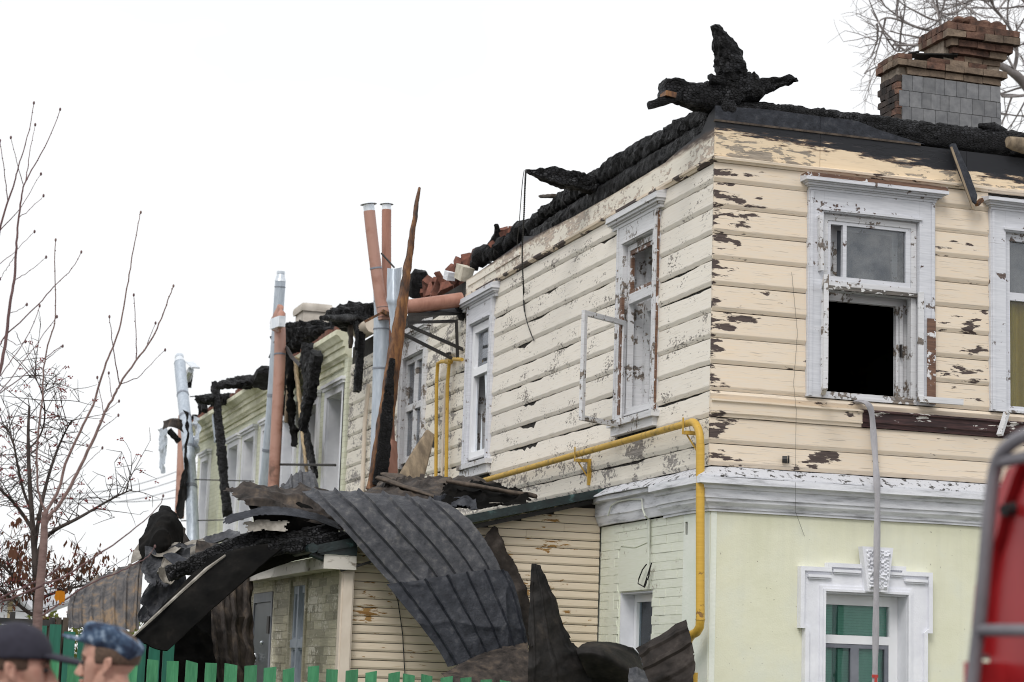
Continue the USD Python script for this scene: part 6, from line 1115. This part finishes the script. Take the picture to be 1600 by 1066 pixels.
shoots(s2, [([(-4, 590), (8, 536), (15, 478), (22, 438), (25, 394), (27, 360), (32, 321), (37, 291), (51, 264), (73, 223), (94, 171)], .016, .003), ([(37, 291), (42, 270), (47, 236), (55, 195)], .006, .002), ([(36, 288), (25, 250), (17, 215)], .004, .002),
            ([(-20, 470), (0, 360), (12, 314), (22, 287), (29, 260), (41, 220), (53, 161)], .011, .003), ([(12, 314), (7, 270), (0, 220)], .005, .003), ([(0, 360), (30, 328), (64, 272)], .005, .002), ([(30, 340), (44, 330), (68, 306)], .004, .002),
            ([(-20, 560), (0, 539), (14, 519), (54, 482), (84, 448), (105, 428), (127, 394)], .008, .003), ([(-20, 640), (0, 613), (40, 560), (89, 495)], .006, .003), ([(-10, 600), (20, 560), (45, 520), (62, 478)], .005, .003), ([(-20, 625), (20, 600), (70, 560), (98, 541)], .006, .003),
            ([(22, 438), (45, 425), (72, 402)], .004, .002), ([(15, 490), (30, 484), (42, 476)], .003, .002), ([(24, 400), (10, 420), (0, 436)], .003, .002), ([(-10, 420), (20, 396), (54, 362)], .004, .002), ([(12, 530), (28, 540), (40, 534)], .003, .002)], -2.8, 'bark_twig', 'limb', 4)
# rowan with berries
rg = np.random.default_rng(77); YR = 9.0
ro = thing('rowan_tree', 'dark rowan tree with red berry clusters and withered brown leaves at the left', 'tree', (PY(56, 905, YR)[0], YR, 0))
limbs = [([(58, 1090), (57, 960), (56, 905), (51, 822), (45, 725), (46, 635)], .075, .018), ([(54, 860), (69, 770), (90, 702), (112, 657)], .035, .010), ([(56, 890), (75, 837), (112, 815), (146, 796), (180, 777), (206, 766)], .036, .010),
         ([(52, 830), (25, 790), (0, 765), (-30, 740)], .032, .012), ([(57, 930), (30, 910), (10, 890), (-20, 870)], .035, .012), ([(50, 800), (30, 740), (20, 690), (0, 660)], .025, .008), ([(57, 940), (90, 925), (130, 915), (170, 905)], .03, .010), ([(57, 960), (35, 950), (5, 925), (-25, 915)], .035, .012), ([(46, 700), (70, 650), (60, 600), (45, 590)], .016, .006)]
tw, lf, br = MB(), MB(), MB(); q = MB(); ends = []
for k, (pts, r0, r1) in enumerate(limbs):
    Ld = lerp([PY(a, b, YR + (0.25 if j else 0) * (rg.random() - .5) * j) for j, (a, b) in enumerate(pts)], 24)
    part(ro, 'trunk' if k == 0 else 'limb', MB().tube(Ld, np.linspace(r0, r1, 24) * .75, 8).get(), 'bark_dark', smooth=50)
    for j in range(5, 24):
        for _ in range(2 if j % 2 else 1):
            d = (rg.random(3) - .5) * np.array([1, 1, .7]); d[2] += .25; d /= np.linalg.norm(d); ln = rg.uniform(.2, .75); p = Ld[j]
            c = [p, p + d * ln * .5 + (rg.random(3) - .5) * .08, p + d * ln + np.array([0, 0, -.06])]; C = lerp(c, 6); tw.tube(C, np.linspace(.006, .002, 6), 4); ends.append(C)
for C in ends:
    for _ in range(3):
        i = int(rg.integers(2, 6)); p = C[i]; d = (rg.random(3) - .5); d[2] += .1; d /= np.linalg.norm(d); e = p + d * rg.uniform(.08, .28); tw.tube([p, (p + e) / 2 + (rg.random(3) - .5) * .03, e], [.004, .003, .002], 4)
        sx, sy = (e - CAM) @ RT / ((e - CAM) @ _fw) * FPX + 800, 533 - (e - CAM) @ UP / ((e - CAM) @ _fw) * FPX
        if rg.random() < .3:
            for _ in range(int(rg.integers(5, 11))): br.tm(trimesh.creation.icosphere(0, .0085).apply_translation(e + np.array([0, 0, -.03]) + (rg.random(3) - .5) * np.array([.07, .07, .035])))
        if sy > 790 and rg.random() < min(.42, .08 + (sy - 790) / 260):
            for _ in range(7):
                o = e + (rg.random(3) - .5) * .16; a = rg.random(3) - .5; a /= np.linalg.norm(a); w_ = np.array([rg.uniform(-.4, .4), rg.uniform(-.4, .4), -1]); s = rg.uniform(.045, .10)
                lf.add([o, o + a * s * .3 + w_ * s * .5, o + w_ * s, o - a * s * .3 + w_ * s * .5], [[0, 1, 2, 3]])
part(ro, 'twigs', tw.get(), 'bark_dark', kind='stuff'); part(ro, 'berries', br.get(), 'berry', kind='stuff', smooth=True); part(ro, 'leaves', lf.get(), 'leaf_brown', kind='stuff')
# bare tree behind the house
rg = np.random.default_rng(12); YT = 17.0
bt = thing('bare_tree', 'large leafless tree behind the brick chimney at the upper right', 'tree', (PY(1720, 200, YT)[0], YT, 0))
base = PY(1720, 700, YT); crown = MB()
part(bt, 'trunk', MB().tube(lerp([(base[0] + .3, YT, 0), (base[0] + .15, YT, 4), PY(1705, 330, YT), PY(1690, 150, YT), PY(1660, -80, YT)], 24), np.linspace(.34, .12, 24), 10).get(), 'bark_far', smooth=50)
def grow(p, d, ln, r, lv):
    n = 7; C = [p]; dd = d.copy()
    for _ in range(n):
        dd = dd + (rg.random(3) - .5) * np.array([.32, .32, .32]); dd[2] += .02 if lv < 3 else -.015; dd /= np.linalg.norm(dd); C.append(C[-1] + dd * ln / n)
    C = np.array(C); crown.tube(C, np.linspace(r, r * .5, n + 1), 6 if lv < 2 else 4, cap=False)
    if lv >= 4: return
    for i in range(2, n + 1):
        for _ in range(1 if lv < 2 else (2 if lv == 4 else 1)):
            e = rg.random(3) - .5; e /= np.linalg.norm(e); nd = dd * .65 + e * .85; nd /= np.linalg.norm(nd)
            if rg.random() < .72: grow(C[i], nd, ln * rg.uniform(.45, .68), max(r * .45, .004), lv + 1)
big_l = [([(1700, 260), (1640, 190), (1600, 130), (1566, 104), (1545, 92)], .13, .05), ([(1690, 60), (1640, 20), (1600, -5), (1575, -25)], .12, .05), ([(1700, 180), (1650, 150), (1610, 148), (1566, 151)], .05, .02), ([(1560, 95), (1520, 70), (1480, 52), (1440, 45), (1400, 30), (1370, 38)], .045, .012), ([(1580, 118), (1585, 60), (1560, 20), (1548, -5)], .04, .012), ([(1470, 50), (1468, 20), (1452, -10)], .028, .010), ([(1520, 70), (1460, 62), (1415, 78), (1395, 70)], .03, .01), ([(1600, -5), (1540, -15), (1480, -20), (1400, -25)], .05, .012)]
for pts, r0, r1 in big_l:
    Ld = lerp([PY(a, b, YT - .3 * j) for j, (a, b) in enumerate(pts)], 20); part(bt, 'limb', MB().tube(Ld, np.linspace(r0, r1, 20), 8).get(), 'bark_far', smooth=50)
    for j in range(5, 20, 2):
        e = rg.random(3) - .5; e[2] += .15; e /= np.linalg.norm(e); t = Ld[j] - Ld[j - 1]; t /= np.linalg.norm(t); nd = t * .5 + e * .8; nd /= np.linalg.norm(nd); grow(Ld[j], nd, rg.uniform(.7, 1.3), .022, 2)
part(bt, 'twigs', crown.get(), 'bark_far', kind='stuff')

# ------------------------------------------------------------------ far background at the lower left
def far(px, py, y): return PY(px, py, y)
fb = thing('far_house', 'blurred pale yellow house far beyond the fence at the lower left', 'house', (far(0, 960, 42)[0], 42, 0))
a, b = far(-160, 925, 42), far(74, 925, 42)
part(fb, 'wall', MB().box((a[0], 42, 0), (b[0], 48, a[2])).get(), 'far_wall_yellow')
v = [(a[0] - .3, 41.6, a[2]), (b[0] + .3, 41.6, a[2]), (b[0] + .3, 48.4, a[2]), (a[0] - .3, 48.4, a[2]), (a[0], 45, a[2] + .12), (b[0], 45, a[2] + .12)]
part(fb, 'roof', MB().add(v, [[0, 1, 5], [0, 5, 4], [2, 3, 4], [2, 4, 5], [0, 4, 3], [1, 2, 5], [0, 3, 2], [0, 2, 1]]).get(), 'far_roof_grey')
for k in range(3):
    c = far(-60 + 50 * k, 960, 42); part(fb, 'window', MB().box((c[0] - .35, 41.97, c[2] - .5), (c[0] + .35, 41.995, c[2] + .5)).get(), 'trim_white')
sh_ = thing('shed', 'low shed with a pale tin roof edge between the tree and the left heap', 'shed', (far(90, 950, 11)[0], 11, 0))
a, b = far(58, 958, 10.5), far(120, 936, 10.5)
part(sh_, 'roof', MB().add([(a[0], 10.5, a[2]), (b[0], 10.5, b[2]), (b[0], 13, b[2] + .25), (a[0], 13, a[2] + .25), (a[0], 10.5, a[2] - .05), (b[0], 10.5, b[2] - .05), (b[0], 13, b[2] + .2), (a[0], 13, a[2] + .2)], [[0, 1, 2, 3], [4, 7, 6, 5], [0, 4, 5, 1], [1, 5, 6, 2], [2, 6, 7, 3], [3, 7, 4, 0]]).get(), 'far_roof_grey')
part(sh_, 'wall', MB().box((a[0] + .15, 10.8, 0), (b[0] - .1, 12.8, a[2] - .06)).get(), 'wood_brown')
hg = MB(); rg = np.random.default_rng(3)
for k in range(5200):
    px = rg.uniform(-80, 330); top_ = 966 + 14 * math.sin(px * .07) + 10 * math.sin(px * .19 + 1); y = rg.uniform(13, 15.5); o = PY(px, rg.uniform(top_, 1075), y)
    if o[2] < 0: continue
    a = rg.random(3) - .5; a /= np.linalg.norm(a); c = rg.random(3) - .5; c /= np.linalg.norm(c); s = rg.uniform(.03, .07); hg.add([o - a * s, o + c * s * .5, o + a * s, o - c * s * .5], [[0, 1, 2, 3]])
solo('shrubbery', hg.get(), 'leaf_green', 'yellow-green garden shrubs glimpsed through the fence at the lower left', 'shrubs', kind='stuff')
for k, (a, b) in enumerate((((60, 772), (330, 712)), ((60, 778), (330, 727)), ((60, 782), (330, 744)), ((40, 764), (330, 765)))):
    p0, p1 = PY(*a, 38), PY(*b, 46); t = np.linspace(0, 1, 12)[:, None]; c = p0 + (p1 - p0) * t; c[:, 2] -= .35 * (4 * t[:, 0] * (1 - t[:, 0])); solo('power_line', MB().tube(c, .014, 5).get(), 'far_roof_grey', ('topmost', 'second', 'third', 'lowest, level')[k] + ' of the thin power lines in the sky left of the far houses', 'power line', group='power lines')
p = PY(-60, 700, 38); solo('power_pole', MB().tube([(p[0] - 1, 38, 0), (p[0] - 1, 38, PY(0, 770, 38)[2] + 1)], .12, 8).get(), 'wood_grey', 'wooden pole carrying the power lines at the left', 'pole', 40)

# ------------------------------------------------------------------ fire engine at the right edge
TX = -4.25; prof = [(1604, 735), (1594, 760), (1580, 800), (1573, 835), (1562, 870), (1554, 920), (1549, 975), (1546, 1030)]
yz = [tuple(PX(a, b, TX)[1:]) for a, b in prof]
pol = Polygon(yz + [(yz[-1][0] + .0, .75), (yz[-1][0] - .25, .55), (-17.5, .55), (-17.5, 2.75), (-12.9, 2.75), (yz[0][0] - .16, 2.62)])
def ext_x(poly, x0, x1):
    t = trimesh.creation.extrude_polygon(poly, x1 - x0, engine='earcut'); v = t.vertices; return trimesh.Trimesh(np.stack([x0 + v[:, 2], v[:, 0], v[:, 1]], 1), t.faces, process=False)
tk = thing('fire_engine', 'red fire engine cab with a grey tubular frame, blurred at the right edge', 'fire engine', (TX, -14, 0))
part(tk, 'cab', ext_x(pol.buffer(-.05), TX + .0, TX + 2.4), 'truck_red')
part(tk, 'side_panel', ext_x(pol.buffer(-.10).buffer(.05), TX - .03, TX - .001), 'truck_red')
rim = Polygon(yz + [(y - .05, z + .01) for y, z in yz[::-1]]); part(tk, 'edge_trim', ext_x(rim, TX - .05, TX + .05), 'truck_red')
part(tk, 'side_window', ext_x(sbox(-16, 1.75, -13.0, 2.5), TX - .036, TX - .031), 'glass_room')
part(tk, 'bumper', MB().box((TX - .1, yz[-1][0] - .12, .45), (TX + 2.5, PX(1506, 1040, TX - .1)[1], PX(1520, 1036, TX)[2])).get(), 'truck_red')
for y in (-12.6, -16.4):
    c_ = trimesh.creation.cylinder(.5, .32, sections=28); c_.apply_transform(trimesh.transformations.rotation_matrix(math.pi / 2, (0, 1, 0))); c_.apply_translation((TX + .15, y, .5)); w_ = part(tk, 'wheel', c_, 'rubber', smooth=40)
    c_ = trimesh.creation.cylinder(.26, .34, sections=20); c_.apply_transform(trimesh.transformations.rotation_matrix(math.pi / 2, (0, 1, 0))); c_.apply_translation((TX + .135, y, .5)); part(w_, 'rim', c_, 'truck_tube', smooth=40)
tubes = [(1640, 668), (1600, 682), (1576, 697), (1561, 716), (1553, 745), (1546, 800), (1539, 880), (1532, 960), (1524, 1030), (1518, 1090), (1505, 1200)]
TP = lerp([PX(a, b, TX - .12) for a, b in tubes], 60); part(tk, 'handrail', MB().tube(TP, .0155, 12).get(), 'truck_tube', smooth=60)
for a, b in (((1556, 724), (1640, 706)), ((1532, 985), (1640, 985))): part(tk, 'rail_rung', MB().tube([PX(*a, TX - .12), PX(*b, TX - .10)], .0135, 10).get(), 'truck_tube', smooth=60)
part(tk, 'rubber_stop', MB().tube([PX(1568, 798, TX - .06), PX(1590, 793, TX - .02)], .014, 10).get(), 'rubber', smooth=60)

# ------------------------------------------------------------------ two men
def hull(*sp): return m3.Manifold.batch_hull([m3.Manifold.sphere(r, 24).translate(tuple(map(float, p))) for p, r in sp])
def ell(c, r): return m3.Manifold.sphere(1.0, 40).scale(tuple(map(float, r))).translate(tuple(map(float, c)))
def tmesh(man, edge, it=6):
    m = man.refine_to_length(edge).to_mesh(); t = trimesh.Trimesh(m.vert_properties[:, :3], m.tri_verts, process=True)
    if it: trimesh.smoothing.filter_taubin(t, .5, -.53, iterations=it)
    return t
def head_parts(hz):
    """the head in its own axes: +x the face, +y the left ear; hz: height of the eyes"""
    e = lambda x, y, z, r: ((x, y, hz + z), r)
    skull = ell((-.012, 0, hz + .035), (.100, .077, .090)); face = hull(e(.035, .028, .0, .040), e(.035, -.028, .0, .040), e(.048, .018, -.075, .026), e(.048, -.018, -.075, .026), e(.062, 0, -.098, .020))
    jaw = hull(e(-.015, .052, -.03, .020), e(-.005, .048, -.070, .016), e(.058, .012, -.100, .018), e(.058, -.012, -.100, .018), e(-.005, -.048, -.070, .016), e(-.015, -.052, -.03, .020), e(-.02, 0, -.02, .05))
    brow = hull(e(.076, .030, .020, .012), e(.082, 0, .018, .013), e(.076, -.030, .020, .012), e(.06, 0, .06, .03))
    nose = hull(e(.084, 0, .008, .009), e(.113, 0, -.036, .0085), e(.090, .013, -.043, .008), e(.090, -.013, -.043, .008), e(.08, 0, -.03, .012))
    lips = hull(e(.088, .016, -.066, .007), e(.094, 0, -.063, .007), e(.088, -.016, -.066, .007)) + hull(e(.085, .014, -.077, .007), e(.090, 0, -.078, .008), e(.085, -.014, -.077, .007))
    chin = hull(e(.078, 0, -.104, .014), e(.07, 0, -.09, .02))
    ears = []
    for s in (-1, 1): ears.append(hull(e(-.018, s * .074, .008, .009), e(-.034, s * .084, .014, .008), e(-.032, s * .084, -.012, .008), e(-.014, s * .074, -.034, .008)) - hull(e(-.022, s * .091, .004, .009), e(-.022, s * .089, -.014, .006)))
    sock = [ell((.089, s * .032, hz + .0), (.012, .016, .010)) for s in (-1, 1)]
    neck = hull(e(-.02, 0, -.06, .058), e(-.032, 0, -.17, .062), e(-.04, 0, -.21, .075))
    h = skull + face + jaw + brow + nose + lips + chin + ears[0] + ears[1] + neck
    for s in sock: h = h - s
    return h
def person(label, loc, yaw, eye_z, cap):
    t = thing('person', label, 'person', loc); H_ = eye_z
    sh = H_ - .27; J = lambda x, y, z, r: ((x, y, z), r)
    body = head_parts(H_)
    body += hull(J(-.03, .13, sh - .05, .075), J(-.03, -.13, sh - .05, .075), J(0, .10, sh - .25, .10), J(0, -.10, sh - .25, .10)) + hull(J(0, .10, sh - .25, .10), J(0, -.10, sh - .25, .10), J(0, .09, sh - .52, .095), J(0, -.09, sh - .52, .095)) + hull(J(-.03, .05, sh + .02, .06), J(-.03, -.05, sh + .02, .06), J(-.03, .16, sh - .04, .065), J(-.03, -.16, sh - .04, .065))
    for s in (-1, 1):
        hip, kn, an = (0, s * .09, sh - .57), (.015, s * .10, sh - .98), (-.01, s * .10, .09)
        body += hull((hip, .095), (kn, .058)) + hull((kn, .058), (an, .042)) + hull((an, .042), ((.10, s * .11, .035), .034), ((.15, s * .115, .03), .028))
        S_, E_, W_ = (-.03, s * .19, sh - .05), (-.05, s * .24, sh - .34), (.03, s * .24, sh - .59)
        body += hull((S_, .062), (E_, .042)) + hull((E_, .042), (W_, .030))
        pc = np.array(W_) + (.015, 0, -.055); body += hull((W_, .026), (tuple(pc + (.02, 0, -.02)), .02), (tuple(pc + (-.02, 0, -.02)), .018))
        for k, (dx, ln) in enumerate(((.028, .062), (.010, .072), (-.008, .066), (-.025, .052))):
            a = pc + (dx, 0, -.035); b = a + (.008, -s * .006, -ln * .5); c = b + (.004, -s * .016, -ln * .5); body += hull((tuple(a), .0095), (tuple(b), .0085)) + hull((tuple(b), .0085), (tuple(c), .0075))
        a = pc + (.03, 0, .01); b = a + (.025, -s * .012, -.03); c = b + (.006, -s * .012, -.03); body += hull((tuple(a), .011), (tuple(b), .0095)) + hull((tuple(b), .0095), (tuple(c), .008))
    R = trimesh.transformations.rotation_matrix(yaw, (0, 0, 1)); T = trimesh.transformations.translation_matrix(loc)
    def put(name, m, mt, **k): m = m.copy(); m.apply_transform(R); m.apply_transform(T); part(t, name, m, mt, **k)
    put('body', tmesh(body, .009, 5), 'skin', smooth=True)
    J2 = lambda x, y, z, r: ((x, y, z), r)
    jk = hull(J2(-.03, .16, sh - .05, .085), J2(-.03, -.16, sh - .05, .085), J2(0, .12, sh - .30, .125), J2(0, -.12, sh - .30, .125)) + hull(J2(0, .12, sh - .30, .125), J2(0, -.12, sh - .30, .125), J2(0, .12, sh - .62, .12), J2(0, -.12, sh - .62, .12)) + hull(J2(-.03, .05, sh + .05, .07), J2(-.03, -.05, sh + .05, .07), J2(-.03, .17, sh - .04, .08), J2(-.03, -.17, sh - .04, .08))
    for s in (-1, 1): jk += hull(J2(-.03, s * .19, sh - .05, .08), J2(-.05, s * .245, sh - .34, .062)) + hull(J2(-.05, s * .245, sh - .34, .062), J2(.03, s * .24, sh - .57, .048))
    put('jacket', tmesh(jk, .02, 4), 'jacket_navy', smooth=True)
    tr_ = m3.Manifold()
    for s in (-1, 1): tr_ += hull(((0, s * .09, sh - .60), .115), ((.015, s * .10, sh - .98), .082)) + hull(((.015, s * .10, sh - .98), .082), ((-.01, s * .10, .10), .07))
    put('trousers', tmesh(tr_, .03, 3), 'jacket_navy', smooth=True)
    for s in (-1, 1): put('shoe', tmesh(hull(((-.03, s * .10, .05), .05), ((.10, s * .11, .045), .045), ((.17, s * .115, .035), .035)), .02, 2), 'rubber', smooth=True)
    hair = (ell((-.016, 0, H_ + .034), (.1035, .0805, .092)) - m3.Manifold.cube((.3, .4, .4), True).translate((.18, 0, H_ + .03)) - m3.Manifold.cube((.4, .4, .2), True).translate((0, 0, H_ - .105)))
    put('hair', tmesh(hair, .01, 2), 'hair_brown', smooth=True)
    for s in (-1, 1): 
        put('eye', tmesh(ell((.078, s * .032, H_), (.012, .013, .009)), .006, 0), 'eye_dark', smooth=True)
        put('eyebrow', tmesh(hull(((.086, s * .016, H_ + .021), .005), ((.083, s * .036, H_ + .026), .005), ((.070, s * .052, H_ + .018), .004)), .006, 1), 'hair_brown', smooth=True)
    if cap == 'camo':
        e = lambda x, y, z, r: ((x, y, H_ + z), r)
        crown = hull(e(.064, .045, .090, .026), e(.064, -.045, .090, .026), e(-.082, .040, .040, .028), e(-.082, -.040, .040, .028), e(.0, .064, .072, .022), e(.0, -.064, .072, .022), e(.066, .05, .128, .014), e(.066, -.05, .128, .014), e(-.02, .080, .115, .012), e(-.02, -.080, .115, .012), e(-.105, .045, .06, .016), e(-.105, -.045, .06, .016), e(-.115, 0, .05, .016))
        brim = hull(e(.085, .055, .078, .006), e(.085, -.055, .078, .006), e(.160, .03, .094, .005), e(.160, -.03, .094, .005), e(.14, .05, .088, .005), e(.14, -.05, .088, .005))
        top_ = hull(e(.062, .045, .138, .006), e(.062, -.045, .138, .006), e(-.02, .070, .128, .006), e(-.02, -.070, .128, .006), e(-.10, .04, .075, .006), e(-.10, -.04, .075, .006))
        mesh = tmesh(crown + top_, .008, 3); mesh.vertices += (fbm(mesh.vertices * 22, 3, 5)[:, None] - .5) * .016 * mesh.vertex_normals
        put('cap', mesh, 'camo_blue', smooth=True); put('cap_brim', tmesh(brim, .01, 2), 'camo_blue', smooth=True)
    else:
        crown = ell((-.012, 0, H_ + .040), (.112, .092, .100)) - m3.Manifold.cube((.5, .5, .3), True).translate((0, 0, H_ - .122))
        crown = crown - m3.Manifold.cube((.3, .5, .12), True).translate((.12, 0, H_ - .03))
        e = lambda x, y, z, r: ((x, y, H_ + z), r)
        brim = hull(e(.075, .065, .040, .006), e(.075, -.065, .040, .006), e(.17, .035, .022, .006), e(.17, -.035, .022, .006), e(.13, .058, .028, .005), e(.13, -.058, .028, .005), e(.1, 0, .045, .006), e(.175, 0, .03, .006))
        put('cap', tmesh(crown, .01, 3), 'cap_navy', smooth=True); put('cap_brim', tmesh(brim, .01, 2), 'cap_navy', smooth=True)
    return t
YW = math.atan2(RT[1], RT[0])
d = ray(168, 1043); d = d / d[1]; c2 = CAM + d * 7.6
person('person in a blue camouflage cap seen in profile facing left at the lower left', (c2[0], c2[1], 0), YW + math.pi - .12, c2[2] + .014, 'camo')
d = ray(28, 1046); d = d / d[1]; c1 = CAM + d * 6.4
person('person in a dark navy peaked cap facing right at the lower left corner', (c1[0], c1[1], 0), YW + .25, c1[2] + .0, 'navy')
